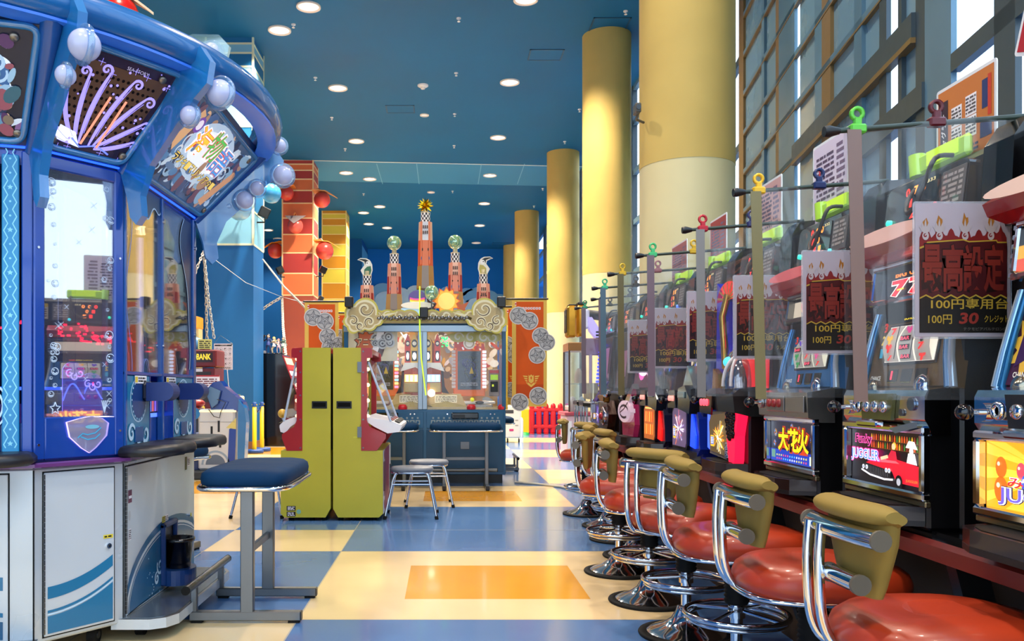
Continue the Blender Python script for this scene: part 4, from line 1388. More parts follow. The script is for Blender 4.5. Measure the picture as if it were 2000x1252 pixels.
b = MB(XZ(0)); b.poly([(.25, .86), (.275, .93), (.278, .82), (.26, .81)], mat('#8a7a3a', .6), .002); b.disc(.225, .80, .022, mat('#c8c43a', .5), .002, .01); b.build('scuff', k1)
for k, z in ((0, 1.42), (1, .80)):
    b = MB(); b.box(.245, .285, -.01, .0, z, z + .1, STEEL); b.build('hinge', k1)
b = MB(); b.sphere((-.52, .25, 1.02), .045, mat('#e6b84a', .3), 14, 10); b.cyl((-.5, .25, .92), (-.52, .25, 1.0), .012, CHROME); b.build('lever', k2)

# ================================================================ grey stools with splayed chrome legs
def make_stool():
    t = thing('stacking_stool', 'grey vinyl stool with chrome legs right of the yellow-green machines, nearer of the pair', 'stool')
    b = MB(); rings = []
    for k, z in ((.94, .445), (1.0, .455), (1.0, .475), (.93, .49), (.7, .495)):
        rings.append([(x * k, y * k, z) for x, y in sell(.215, .165, .7, 32)])
    b.loft(rings, mat('#6f7680', .5, 0, 0, .05, 5), True); b.build('seat', t)
    b = MB(); b.tube([(x, y, .44) for x, y in sell(.2, .15, .7, 28)], .011, CHROME, 8, True); b.build('seat_ring', t)
    for sx in (-1, 1):
        for sy in (-1, 1):
            b = MB(); b.tube([(sx * .12, sy * .12, .442), (sx * .155, sy * .13, .43), (sx * .175, sy * .14, .38), (sx * .25, sy * .23, .015)], .0125, CHROME, 10)
            b.cyl((sx * .246, sy * .226, .03), (sx * .252, sy * .233, 0), .018, RUBBER, 12); b.build('leg', t)
    for sy in (-1, 1):
        b = MB(); b.cyl((-.185, sy * .155, .33), (.185, sy * .155, .33), .009, CHROME, 8); b.build('stretcher', t)
    for sx in (-1, 1):
        b = MB(); b.cyl((sx * .185, -.155, .35), (sx * .185, .155, .35), .009, CHROME, 8); b.build('stretcher', t)
    return t
st = make_stool(); st.location = (-.325, 8.40, 0)
dup(st, (-.17, 9.2, 0), .06, 'grey vinyl stool with chrome legs, further of the pair beside the magenta panel')
dup(st, (-1.83, 8.45, 0), 0, 'grey stool half hidden between the blue bench stool and yellow-green machine')

# ================================================================ tower medal game in the middle
TX, TY = at(830, 0, 11.3).x, 11.3
TW = thing('medal_game', 'blue medal game crowned by painted paper towers and a gold star', 'arcade machine', (TX, TY, 0))
UN = 11.3 / FOC
def L(px, py, y=0.0):
    p = at(px, py, TY + y); return (p.x - TX, p.z)
def FT(y=0.0):
    return frame((0, y, 0), (1, 0, 0), (0, 0, 1))
TB = mat('#0b4f78', .32, .05, 0, .04, 2, coat=.2)
TBD = mat('#093f62', .32, .05, 0, .04, 2)
b = MB(); b.box(-1.08, 1.08, 0, 1.5, .12, .99, TB, .008); b.box(-1.04, 1.04, .06, 1.4, .0, .12, BLACK)
b.build('base_cabinet', TW)
for x0, x1 in ((-1.05, -.02), (.02, 1.05)):
    b = MB(FT()); b.box(x0, x1, .16, .72, 0, .012, TBD, .004); b.box(x0, x1, .74, .96, 0, .014, TB, .004)
    for k in range(13):
        u = x0 + .09 + k * .072
        b.box(u - .03, u + .03, .79, .85, .014, .0145, mat('#7f8f98', .4)); b.disc(u, .82, .018, TB, .0155)
        b.box(u - .012, u + .012, .865, .89, .014, .0145, mat('#7f8f98', .4))
    c = (x0 + x1) / 2
    b.build('door', TW)
    b = MB(FT()); b.box(c - .18, c + .18, .87, .95, .012, .06, BLACKG, .01); b.box(c - .16, c + .0, .885, .925, .058, .064, mat('#2a2c30', .4)); b.build('medal_slot', TW)
    b = MB(FT()); b.box(c - .06, c + .06, .46, .56, .012, .022, STEEL, .004); b.build('plate', TW)
    for u in (x0 + .28, x1 - .12, c + .34):
        b = MB(FT()); b.cyl((u, .93, .012), (u, .93, .02), .01, CHROME, 10); b.build('lock', TW)
for u in (-.30, .62, 1.04, -.9):
    b = MB(); b.lathe([(.06, .99), (.065, 1.02), (.05, 1.055), (0, 1.06)], mat('#c01c28', .3), 18, (u, .06, 0)); b.build('red_button', TW)
# frame, posts
for x in (-1.06, 1.06):
    b = MB(); b.box(x - .03, x + .03, 0, .06, .99, 2.12, TB, .005); b.box(x - .012 + (.035 if x > 0 else -.035), x + .012 + (.035 if x > 0 else -.035), -.005, .05, .99, 2.12, GOLD); b.build('post', TW)
    b = MB(); b.box(x - .02, x + .02, .06, 1.4, .99, 2.1, clear('#d8e8f0', .08, .1)); b.build('side_glass', TW)
b = MB(); b.box(-.095, .03, .0, .06, .99, 2.06, mat('#8d9aa4', .25, .7), .005); b.box(-.036, -.03, -.004, .0, .99, 2.06, BLACK); b.build('centre_post', TW)
b = MB(); b.box(-1.09, 1.09, -.01, .08, 2.03, 2.12, mat('#8d9aa4', .25, .7), .005); b.build('top_rail', TW)
b = MB(); b.box(-1.0, 1.0, -.03, .5, 2.12, 2.19, TBD, .01); b.build('roof', TW)
for x0, x1 in ((-1.03, -.095), (.03, 1.03)):
    b = MB(); b.box(x0, x1, .025, .03, .995, 2.03, clear('#f4f8ff', .01, .012, .03, .12)); b.build('front_glass', TW)
def tg(h, s_=1.0): return glow(h, s_ * (.32 if s_ < 1.1 else .6))
# lit interior: a painted back wall
b = MB(); b.box(-1.03, 1.03, .95, .98, .99, 2.12, tg('#b89c64', .22))
b.box(-1.03, 1.03, .06, .95, .99, 1.02, mat('#b09a6a', .3, 0, .1, .1, 6)); b.build('back_wall', TW)
b = MB(FT(.95)); R = random.Random(9)
for k in range(210):
    u, v = R.uniform(-1.0, 1.0), R.uniform(1.55, 2.05)
    if k < 60: u, v = R.uniform(-1, 1), R.uniform(1.05, 1.6)
    b.disc(u, v, R.uniform(.02, .085), tg(R.choice(('#e8d8a0', '#d09a50', '#f0ead0', '#a8b4b8', '#c04a28', '#e0b030', '#6a5a48', '#3a3430', '#f4f0e8', '#8a9aa0')), .7), .003 + k * .0002, R.uniform(.02, .07), 14, R.uniform(0, 3))
for sx, sy, r, a in ((-.3, 1.95, .1, 1), (.4, 1.9, .1, 2), (.75, 1.92, .11, 3), (-.6, 1.8, .08, .5), (.2, 2.0, .07, 2)):
    b.swirl(sx, sy, r, .035, tg('#f4e8c0', .8), .06, 1.4, a)
b.build('painted_scene', TW)
# title plaque on the left: burst and white fence of the logo (no characters)
b = MB(FT(.25)); p = L(712, 668, .25)
b.star(p[0] + .02, p[1], .17, .12, 9, mat('#3c1a10', .4), 0); b.star(p[0] + .02, p[1], .155, .11, 9, tg('#c8602c', .6), .004)
b.text('アニマ', p[0] - .1, p[0] + .14, p[1] - .06, p[1] + .05, mat('#3c1a10', .4), .008, .05); b.text('アニマ', p[0] - .1, p[0] + .14, p[1] - .06, p[1] + .05, tg('#f0d8a0', .6), .012, .01)
b.poly([(p[0] + .08, p[1] - .2), (p[0] + .16, p[1] - .2), (p[0] + .28, p[1] + .16), (p[0] + .18, p[1] + .14)], tg('#e6e2e0', .6), .016)
b.poly([(p[0] + .16, p[1] - .2), (p[0] + .24, p[1] - .2), (p[0] + .36, p[1] + .18), (p[0] + .28, p[1] + .16)], mat('#5a2a18', .4), .017)
b.poly([(p[0] - .16, p[1] - .16), (p[0] + .08, p[1] - .14), (p[0] + .1, p[1] - .22), (p[0] - .16, p[1] - .24)], tg('#b89060', .5), .015)
b.box(p[0] - .22, p[0] + .45, p[1] - .26, p[1] + .2, -.02, -.005, tg('#d8d0b0', .4))
b.text('SEGA', *[L(742, 652, .25)[0], L(757, 652, .25)[0]], L(742, 654, .25)[1], L(742, 648, .25)[1], tg('#3aa0c8', .6), .004, .02)
b.build('title_plaque', TW)
def gear(b, u, v, r, m, z):
    b.disc(u, v, r, m, z); b.disc(u, v, r * .7, mat('#6a6a6c', .4), z + .002); b.disc(u, v, r * .45, m, z + .004); b.disc(u, v, r * .2, mat('#4a4a4c', .4), z + .006)
b = MB(FT(.30)); R = random.Random(8)
for k in range(16):
    p = L(748 + R.uniform(-16, 16), 668 + R.uniform(-12, 12), .3); gear(b, p[0], p[1], R.uniform(.04, .08), tg('#b4b6b4', .5), .002 + k * .008)
b.build('gear_plaque', TW)
for sc0 in ((727, 768), (894, 939)):
    x0, z1 = L(sc0[0], 686, .35); x1, z0 = L(sc0[1], 761, .35)
    b = MB(FT(.35)); b.box(x0 - .06, x1 + .06, z0 - .09, z1 + .05, -.06, -.004, tg('#d86a28', .5), .01)
    b.box(x0, x1, z0, z1, -.01, .004, mat('#16161c', .2, coat=.5))
    R = random.Random(sc0[0])
    for k in range(16):
        b.ribbon([(x0 + .03 + R.random() * (x1 - x0 - .06), z0 + .1 + R.random() * (z1 - z0 - .14)) for q in range(3)], .006, tg(R.choice(('#3a4258', '#5a5428', '#2c3040', '#6a6a70')), .5), .0055)
    for k in range(4):
        b.swirl((x0 + x1) / 2 + R.uniform(-.05, .05), (z0 + z1) / 2 + R.uniform(-.05, .1), R.uniform(.05, .1), .012, tg('#50527a', .5), .006, 1.2, R.uniform(0, 6))
    b.lines(x0 + .04, x1 - .04, z0 + .05, z0 + .10, 3, tg('#a0a0a4', .5), .0062, 4)
    b.poly([(x0 + .16, z0 + .22), (x0 + .22, z0 + .22), (x0 + .19, z0 + .32)], tg('#c8a840', .5), .0062)
    b.build('screen', TW)
    b = MB(FT(.33))        # marquee ornaments over the screen
    c = (x0 + x1) / 2
    b.prism([(x0 - .05, z1 + .02), (x1 + .05, z1 + .02), (x1 + .05, z1 + .13), (c + .12, z1 + .2), (c - .12, z1 + .2), (x0 - .05, z1 + .13)], -.02, 0, tg('#c83a18', .6))
    for r, m in ((.085, '#e8e0d0'), (.068, '#b0a088'), (.05, '#f0ece0')):
        b.disc(c, z1 + .11, r, tg(m, .6), .002 + (.09 - r) * .2)
    R = random.Random(3)
    for k in range(30):
        b.disc(c + R.uniform(-.19, .19), z1 + R.uniform(.02, .13), .012, tg(R.choice(('#f08a20', '#ffc060', '#e03818', '#ffffff')), 1.0), .001 + k * .0003, n=8)
    b.star(x1 - .0, z1 + .14, .07, .03, 8, tg('#e8a838', .8), .012)
    b.build('marquee', TW)
    b = MB(FT(.32))
    for k in range(11):
        v = z0 + .02 + k * (z1 - z0) / 11
        b.box(x1 + .02, x1 + .075, v, v + .035, -.01, .01, tg('#e8eaff' if sc0[0] > 800 else ('#ff9ac0', '#ffe08a', '#a0e8ff', '#e8e8e8')[k % 4], 1.2), .004)
    if sc0[0] > 800:
        for k in range(11):
            v = z0 + .02 + k * (z1 - z0) / 11
            b.box(x0 - .085, x0 - .03, v, v + .04, -.01, .01, tg('#c8b8b0', .5), .004)
    b.build('light_strip', TW)
# centre tower of reel windows
cxx = L(826, 0, .3)[0]
b = MB()
prof = []
for z, hw, dp in ((1.18, .26, .2), (1.36, .25, .2), (1.5, .27, .21), (1.62, .24, .2), (1.70, .21, .18), (1.86, .17, .15), (2.0, .08, .1)):
    prof.append([(cxx - hw, .32, z), (cxx - hw * .5, .32 - dp, z), (cxx + hw * .5, .32 - dp, z), (cxx + hw, .32, z), (cxx + hw * .5, .5, z), (cxx - hw * .5, .5, z)])
b.loft(prof, tg('#a84a28', .35), False); b.build('reel_tower', TW)
b = MB(FT(.1))
for k, (u, w_) in enumerate(((-.2, .04), (-.11, .055), (.07, .055), (.2, .04))):
    c = cxx + u
    b.prism([(c - w_, 1.62), (c + w_, 1.62), (c + w_, 1.9), (c, 2.02), (c - w_, 1.9)], -.03, 0, tg(('#c83a20', '#e0b040', '#e0b040', '#c83a20')[k], .5))
    b.rect(c - w_ * .65, c + w_ * .65, 1.64, 1.78, mat('#181818', .3), .002); b.disc(c, 1.71, w_ * .5, tg('#f4f4f0', 1.2), .004, .05)
    b.disc(c, 1.88, w_ * .7, mat('#2a2018', .3), .002, w_); b.disc(c, 1.88, w_ * .5, tg('#e8dcc0', .6), .004)
b.prism([(cxx - .3, 1.5), (cxx - .1, 1.56), (cxx, 1.5), (cxx + .1, 1.56), (cxx + .3, 1.5), (cxx + .24, 1.62), (cxx - .24, 1.62)], -.02, .02, tg('#d8d4c8', .5))
b.box(cxx - .24, cxx - .02, 1.36, 1.46, 0, .02, tg('#ffe878', 1.3)); b.box(cxx + .02, cxx + .24, 1.36, 1.46, 0, .02, tg('#a8d4ff', 1.3))
for k in range(8):
    b.rect(cxx - .22 + k * .058, cxx - .19 + k * .058, 1.37, 1.45, tg('#ffffff', 1.2), .022)
b.box(cxx - .25, cxx + .25, 1.22, 1.35, -.02, .02, tg('#a89058', .4), .01); b.box(cxx + .01, cxx + .1, 1.25, 1.34, .02, .03, tg('#d87830', .6), .004)
for s in (-1, 1):
    b.prism([(cxx + s * .27, 1.62), (cxx + s * .3, 1.3), (cxx + s * .36, 1.2), (cxx + s * .26, 1.22), (cxx + s * .25, 1.5)], -.02, .0, mat('#2a1c14', .4))
b.build('tower_front', TW)
b = MB(); b.sphere((cxx + .12, .06, 1.21), .05, tg('#fff4dc', 8), 12, 8); b.sphere((cxx - .23, .4, 2.0), .03, tg('#f4f8ff', 4), 10, 8); b.build('spot_lamp', TW)
b = MB(FT(.2))
R = random.Random(4)
for k in range(20):
    p = L(868 + R.uniform(-7, 7), 668 + R.uniform(-10, 10), .2); b.disc(p[0], p[1], .012, tg('#30e070', 2), .002, n=8)
b.build('green_lamps', TW)
# stepped cream pusher decks
for c in (-.2, .28):
    b = MB(FT(.12)); z = 1.0
    b.prism([(c - .32, .995), (c + .32, .995), (c + .26, 1.07), (c + .2, 1.2), (c - .2, 1.2), (c - .26, 1.07)], -.25, -.05, mat('#c0a468', .4, 0, .15, .1, 8))
    b.rect(c - .15, c + .15, 1.08, 1.18, mat('#e8dcb8', .4, 0, .25), -.045); b.lines(c - .14, c + .14, 1.09, 1.17, 5, mat('#7a6438', .5), -.043, 5)
    b.prism([(c - .34, .995), (c + .34, .995), (c + .28, 1.04), (c, 1.10), (c - .28, 1.04)], -.04, 0, mat('#a8924a', .4, 0, .1, .1, 8))
    b.build('pusher_deck', TW)
for c in (-.75, .72):
    b = MB(FT(.15)); b.box(c - .2, c + .2, .995, 1.06, -.3, -.02, mat('#8a8478', .25, .5, .08), .01); b.box(c - .24, c + .24, 1.06, 1.10, -.35, -.15, mat('#c8beb0', .25, .2, .2), .01)
    b.sphere((c - .08, 1.12, -.1), .03, tg('#f0f020', .8), 12, 8); b.sphere((c + .02, 1.08, -.05), .05, mat('#2a2826', .3), 14, 8, (1.2, .5, 1))
    b.build('pusher_table', TW)
# ticket unit at the right
b = MB(FT(.05)); p = L(965, 745, .05)
b.box(p[0] - .07, p[0] + .07, p[1] - .2, p[1] + .16, -.05, .02, mat('#8a7c74', .4), .01); b.box(p[0] - .05, p[0] + .05, p[1] - .14, p[1] + .0, .02, .03, BLACK, .004)
b.rect(p[0] - .05, p[0] + .05, p[1] + .02, p[1] + .09, tg('#9ac830', .7), .022); b.rect(p[0] - .06, p[0] + .06, p[1] + .11, p[1] + .15, mat('#b04a50', .4), .022)
b.rect(p[0] - .03, p[0] - .005, p[1] - .07, p[1] - .04, tg('#d0e040', .8), .032)
b.disc(p[0] + .0, p[1] + .24, .06, mat('#e8d8c0', .4, 0, .3), .01, .05)
b.build('ticket_unit', TW)
# cream cloud boards
CL1, CL2, CL3 = mat('#b4ac48', .4, 0, .06), mat('#cfcbaa', .4, 0, .06), mat('#a8986a', .4, 0, .04, .15, 5)
def blob_outline(circles, n=90):
    cx = sum(c[0] for c in circles) / len(circles); cy = sum(c[1] for c in circles) / len(circles)
    P = []
    for k in range(n):
        a = 2 * PI * k / n; dx, dy = math.cos(a), math.sin(a); best = 0
        for x, y, r in circles:
            fx, fy = x - cx, y - cy; pr = fx * dx + fy * dy; dd = r * r - (fx * fx + fy * fy - pr * pr)
            if dd >= 0: best = max(best, pr + math.sqrt(dd))
        P.append((cx + best * dx, cy + best * dy))
    return P
def cloud_board(s):
    X = lambda px: (L(px, 0, -.08)[0] if s < 0 else -L(px, 0, -.08)[0] + 2 * L(830, 0, -.08)[0])
    q = lambda px, py, r: (X(px), L(px, py, -.08)[1], r * UN)
    cs = [q(714, 607, 25), q(690, 612, 17), q(682, 628, 12), q(690, 640, 12), q(704, 636, 12), q(722, 632, 15), q(738, 626, 11), q(752, 618, 7)]
    P = blob_outline(cs)
    b = MB(FT(-.08))
    b.prism(P, 0, .02, CL1)
    cx = sum(p[0] for p in P) / len(P); cy = sum(p[1] for p in P) / len(P)
    b.poly([(cx + (x - cx) * .90, cy + (y - cy) * .90) for x, y in P], CL2, .022)
    b.poly([(cx + (x - cx) * .80, cy + (y - cy) * .78) for x, y in P], CL3, .0235)
    tail = [(X(740), L(0, 626)[1]), (X(758), L(0, 616)[1]), (X(775), L(0, 612)[1])]
    b.ribbon(tail, [.10, .06, .01], CL1, .0215); b.ribbon(tail, [.06, .035, .005], CL2, .0235)
    for px, py, r, a in ((714, 605, 15, 0), (690, 628, 10, 2), (722, 630, 10, 4), (704, 638, 8, 5)):
        b.swirl(X(px), L(0, py)[1], r * UN, .035, CL2, .0245, 1.25, a if s < 0 else PI - a, -1 if s < 0 else 1)
        b.swirl(X(px), L(0, py)[1], r * UN * 1.02, .012, mat('#5a4a38', .5), .0255, 1.0, (a if s < 0 else PI - a) + .2, -1 if s < 0 else 1)
    b.box(X(700) - .02, X(700) + .02, 2.02, 2.2, -.09, 0, STEEL)
    b.build('cloud_board', TW)
cloud_board(-1); cloud_board(1)
b = MB(FT(-.05))
P = blob_outline([(x * .1, 2.25 + .03 * (i % 2), .085) for i, x in enumerate(range(-7, 8, 1))], 120)
for i, x in enumerate([-.65, -.5, -.34, -.2, .1, .28, .44, .6]):
    b.disc(x, 2.24, .12, CL1, .002 + i * .0003, .085); b.disc(x, 2.235, .10, CL3, .004 + i * .0003, .07)
    b.swirl(x, 2.24, .06, .02, CL2, .008, 1.2, i)
for x in (-.75, .8, .4): pass
b.box(-.75, .72, 2.14, 2.26, -.03, 0, CL3, .01)
b.build('cloud_strip', TW)
b = MB()
R = random.Random(2)
for k in range(30):
    b.sphere((-.62 + k * .041 + R.uniform(-.01, .01), -.09, 2.20 + .015 * (k % 2)), .028, mat('#8a8a88', .15, .9), 10, 7)
b.build('silver_balls', TW)
b = MB(FT(.2)); b.prism([(L(900, 652)[0] - .28, 1.98), (L(905, 652)[0] + .3, 1.98), (1.0, 2.02), (.9, 2.06), (.5, 2.06)], -.01, 0, CL1)
for i, x in enumerate((.45, .62, .8, .92)):
    b.disc(x, 1.97, .12, CL1, .003 + i * .0003, .07); b.swirl(x, 1.97, .07, .02, CL2, .006, 1.1, i)
b.build('hanging_cloud', TW)
b = MB(); b.box(-.7, .75, .35, .5, 2.17, 2.27, glow('#dff0ff', 1.2)); b.build('uplight', TW)
# plaques on the roof: a rainbow planet and a plain smiling-free sun
b = MB(FT(.1)); p = L(815, 582, .1)
b.prism([(p[0] + x, p[1] + y) for x, y in ell(0, 0, .12, .105, 0, 2 * PI, 28)][:-1], -.015, 0, mat('#5a4a8a', .4, 0, .15))
for k, c in enumerate(('#e84a9a', '#f0a030', '#e8e040', '#40c8b0')):
    b.ribbon([(p[0] - .1 + .2 * t, p[1] - .02 - .018 * k + .07 * (t - .5) ** 2) for t in [q / 8.0 for q in range(9)]], .02, mat(c, .4, 0, .4), .003)
b.prism([(p[0] + x, p[1] - .1 + y) for x, y in ell(0, 0, .22, .05, 0, 2 * PI, 28)][:-1], .004, .012, mat('#e6dccb', .4, 0, .2))
b.prism([(p[0] - .22, p[1] - .14), (p[0] + .02, p[1] - .14), (p[0] + .06, p[1] - .34), (p[0] - .16, p[1] - .36)], -.01, .002, mat('#a8cbe4', .4, 0, .3))
b.build('planet_plaque', TW)
b = MB(FT(.1)); p = L(872, 588, .1)
b.star(p[0], p[1], .2, .14, 12, mat('#c85a1a', .4, 0, .3), 0); b.star(p[0], p[1], .17, .13, 12, mat('#f0a030', .4, 0, .4), .003); b.disc(p[0], p[1], .115, mat('#f4c868', .4, 0, .4), .006)
b.star(p[0] - .2, p[1] - .08, .14, .05, 4, mat('#3a2420', .4), -.004, .5); b.star(p[0] + .2, p[1] - .1, .14, .05, 4, mat('#c0602c', .4), -.004, 2.3)
b.box(p[0] - .01, p[0] + .01, 2.2, p[1], -.02, -.006, STEEL)
b.build('sun_plaque', TW)
GLB = clear('#9fdc8c', .30, .25, .03)
def globe(b, c, r):
    b.sphere(c, r, GLB, 26, 18)
    b.sphere((c[0], c[1], c[2]), r * .22, mat('#5a9a4a', .3), 12, 8)
b = MB(); p = L(843, 572, .0); globe(b, (p[0], -.02, p[1]), .098); b.tube([(p[0], -.02, p[1] - .09), (p[0], .0, 2.2)], .01, STEEL); b.build('glass_globe', TW)
for px, py, y in ((828, 611, -.16), (682, 590, -.12), (979, 590, -.12)):
    p = L(px, py, y); b = MB(); b.box(p[0] - .055, p[0] + .055, y - .06, y + .06, p[1] - .07, p[1] + .07, BLACK, .01); b.box(p[0] - .02, p[0] + .02, y, y + .1, p[1] - .09, p[1] - .05, BLACK)
    b.build('black_speaker', TW)
# painted paper towers
def tower(px, top, bot, hw, y, kind, cols):
    """octagonal paper tower: px centre, y of top and bottom of the shaft in the photograph, half width in m"""
    c, zt = L(px, top, y); zb = L(px, bot, y)[1]
    H = zt - zb
    b = MB()
    m = [mat(h_, .5) for h_ in cols]
    def seg(z0, z1, r0, r1, mm):
        n = 8
        R0 = [(c + r0 * math.cos(PI / 8 + PI / 4 * k), y + r0 * math.sin(PI / 8 + PI / 4 * k), z0) for k in range(n)]
        R1 = [(c + r1 * math.cos(PI / 8 + PI / 4 * k), y + r1 * math.sin(PI / 8 + PI / 4 * k), z1) for k in range(n)]
        for k in range(n):
            k2 = (k + 1) % n
            b.add([R0[k], R0[k2], R1[k2], R1[k]], [(0, 1, 2, 3)], mm[k % len(mm)] if isinstance(mm, list) else mm)
        b.add(R1, [tuple(range(n))], mm[0] if isinstance(mm, list) else mm)
    seg(zb, zb + H * .34, hw * 1.28, hw * 1.14, [m[2], m[3]])
    seg(zb + H * .30, zb + H * .72, hw * 1.10, hw * 1.02, [m[0], m[1]])
    seg(zb + H * .72, zt, hw * 1.02, hw * .95, [m[4], m[5]])
    b.build('tower', TW)
    o = bpy.data.objects[TW.children[-1].name] if False else TW.children[-1]
    b = MB(FT(y - hw * 1.03))
    for i in (-1, 0, 1):
        for j in (0, 1):
            b.rect(c + i * hw * .26 - hw * .08, c + i * hw * .26 + hw * .08, zt - .10 - j * .075, zt - .055 - j * .075, mat('#4a3028', .5), .001)
    for i in (-1, 1):
        b.rect(c + i * hw * .38 - hw * .07, c + i * hw * .38 + hw * .07, zb + H * .56, zb + H * .60, mat('#20140f', .5), -.004)
        b.disc(c + i * hw * .42, zb + H * .45, hw * .15, mat('#3a5a88', .4), -.008, hw * .26)
    for i, w_ in ((-.55, .1), (.0, .14), (.55, .1)):
        b.poly([(c + (i - w_) * hw, zt - .0 if i else zb + H * .7), (c + (i + w_) * hw, zt - .0 if i else zb + H * .7), (c + (i + w_) * hw, zb + H * .38), (c + (i - w_) * hw, zb + H * .34)], m[1], -.012)
    b.build('tower_print', TW)
    b = MB(); CK = [mat('#e8e6e2', .5), mat('#2a2a30', .5)]
    nn, rows = 16, 4; r = hw * .62; hh = .13
    for j in range(rows):
        for k in range(nn):
            a0, a1 = 2 * PI * k / nn, 2 * PI * (k + 1) / nn; z0 = zt + hh * j / rows; z1 = zt + hh * (j + 1) / rows
            b.add([(c + r * math.cos(a0), y + r * math.sin(a0), z0), (c + r * math.cos(a1), y + r * math.sin(a1), z0), (c + r * math.cos(a1), y + r * math.sin(a1), z1), (c + r * math.cos(a0), y + r * math.sin(a0), z1)], [(0, 1, 2, 3)], CK[(j + k) % 2])
    b.lathe([(r, 0), (r * 1.05, .012), (0, .014)], mat('#c8b890', .5), 16, (c, y, zt + hh))
    b.lathe([(r * .55, 0), (r * .5, .06), (0, .06)], clear('#e8dcb0', .4, .1), 12, (c, y, zt + hh + .01))
    b.build('checked_collar', TW)
    z = zt + hh + .06
    if kind == 'globe':
        b = MB(); globe(b, (c, y, z + .10), .10); b.build('glass_globe', TW)
    elif kind == 'star':
        b = MB(); zc = L(px, 402, y)[1]
        R = random.Random(1)
        dirs = []
        for k in range(26):
            ph = math.acos(1 - 2 * (k + .5) / 26); th = PI * (1 + 5 ** .5) * k
            dirs.append(Vector((math.sin(ph) * math.cos(th), math.sin(ph) * math.sin(th), math.cos(ph))))
        for k in range(8):
            dirs.append(Vector((math.cos(k * PI / 4), -.1, math.sin(k * PI / 4))))
        for d in dirs:
            a = d.orthogonal().normalized(); e = d.cross(a); o = Vector((c, y, zc))
            base = [o + a * .035 * math.cos(q * PI / 2) + e * .035 * math.sin(q * PI / 2) for q in range(4)]
            b.add([tuple(p) for p in base] + [tuple(o + d * .115)], [(0, 1, 4), (1, 2, 4), (2, 3, 4), (3, 0, 4)], mat('#d8a818', .15, 1.0))
        b.cyl((c, y, z - .06), (c, y, zc), .012, GOLD)
        b.build('gold_star', TW)
    else:
        s = kind
        b = MB(FT(y)); q = lambda P, d=0: [(c + s * x, z + v) for x, v in P]
        b.prism(q([(-.05, -.06), (.05, -.06), (.075, .02), (.07, .1), (.045, .15), (.03, .165), (-.01, .185), (-.09, .19), (-.135, .165), (-.10, .155), (-.05, .13), (-.04, .09), (-.09, .02)]), -.008, 0, mat('#dcdccf', .5))
        b.poly(q([(-.04, -.05), (.04, -.05), (.06, .02), (.05, .08), (.0, .07), (-.04, .03)]), mat('#2f6a4c', .5) if s > 0 else mat('#b0a452', .5), .002)
        b.poly(q([(-.03, .10), (.02, .15), (-.02, .172), (-.085, .178), (-.12, .166), (-.08, .16), (-.035, .14)]), mat('#24221e', .5), .002)
        b.disc(c + s * .01, z + .115, .03, mat('#e8e8e4', .5), .003); b.disc(c + s * .0, z + .12, .008, BLACK, .004)
        b.box(c - .01, c + .01, z - .1, z - .02, -.01, 0, STEEL)
        b.build('bird_plaque', TW)
R1 = ('#a8372c', '#d88a70', '#b08a54', '#8a7a70', '#d89a7c', '#e8b8a0')
tower(831, 435, 565, .104, .45, 'star', ('#c85424', '#d87850', '#a07a3c', '#8a8078', '#d8a888', '#cfd4dc'))
tower(770, 516, 606, .098, .35, 'globe', R1)
tower(889, 514, 600, .098, .35, 'globe', R1)
tower(717, 558, 612, .095, .3, 1, R1)
tower(944, 555, 612, .095, .3, -1, R1)
b = MB(); p = L(818, 640, -.02)
b.tube([(L(820, 560)[0], -.05, L(0, 560)[1]), (L(820, 640)[0], -.06, L(0, 640)[1]), (L(823, 700)[0], -.08, L(0, 700)[1]), (L(832, 770)[0], -.06, L(0, 772)[1])], .009, glow('#c8f040', .6)); b.build('glow_cable', TW)
b = MB(); b.tube([(L(780, 640)[0], .3, 2.05), (L(790, 655)[0], .3, 1.95), (L(797, 675)[0], .28, 1.8)], .008, glow('#f0f4f0', 1)); b.build('glow_cable', TW)

# ================================================================ orange banners with printed coins
ORG = mat('#c9561f', .6, 0, 0, .06, 4)
BND = mat('#d8b45a', .6)
COIN, COIND = mat('#a9abb0', .45), mat('#55585e', .5)
def coin(b, u, v, r, z, a=0.3):
    b.disc(u, v, r * 1.06, mat('#d4d4d4', .5), z); b.disc(u, v, r, COIN, z + .001); b.ribbon(ell(u, v, r * .86, r * .86, 0, 2 * PI, 24), r * .05, COIND, z + .002)
    n = 5
    P = [(u + r * .8 * (1 if k % 2 == 0 else .42) * math.cos(a + PI * k / n), v + r * .8 * (1 if k % 2 == 0 else .42) * math.sin(a + PI * k / n)) for k in range(2 * n + 1)]
    b.ribbon(P, r * .09, COIND, z + .0025)
    for k in range(5):
        b.ribbon([(u, v), (u + r * .75 * math.cos(a + 2 * PI * k / 5), v + r * .75 * math.sin(a + 2 * PI * k / 5))], r * .06, COIND, z + .003)
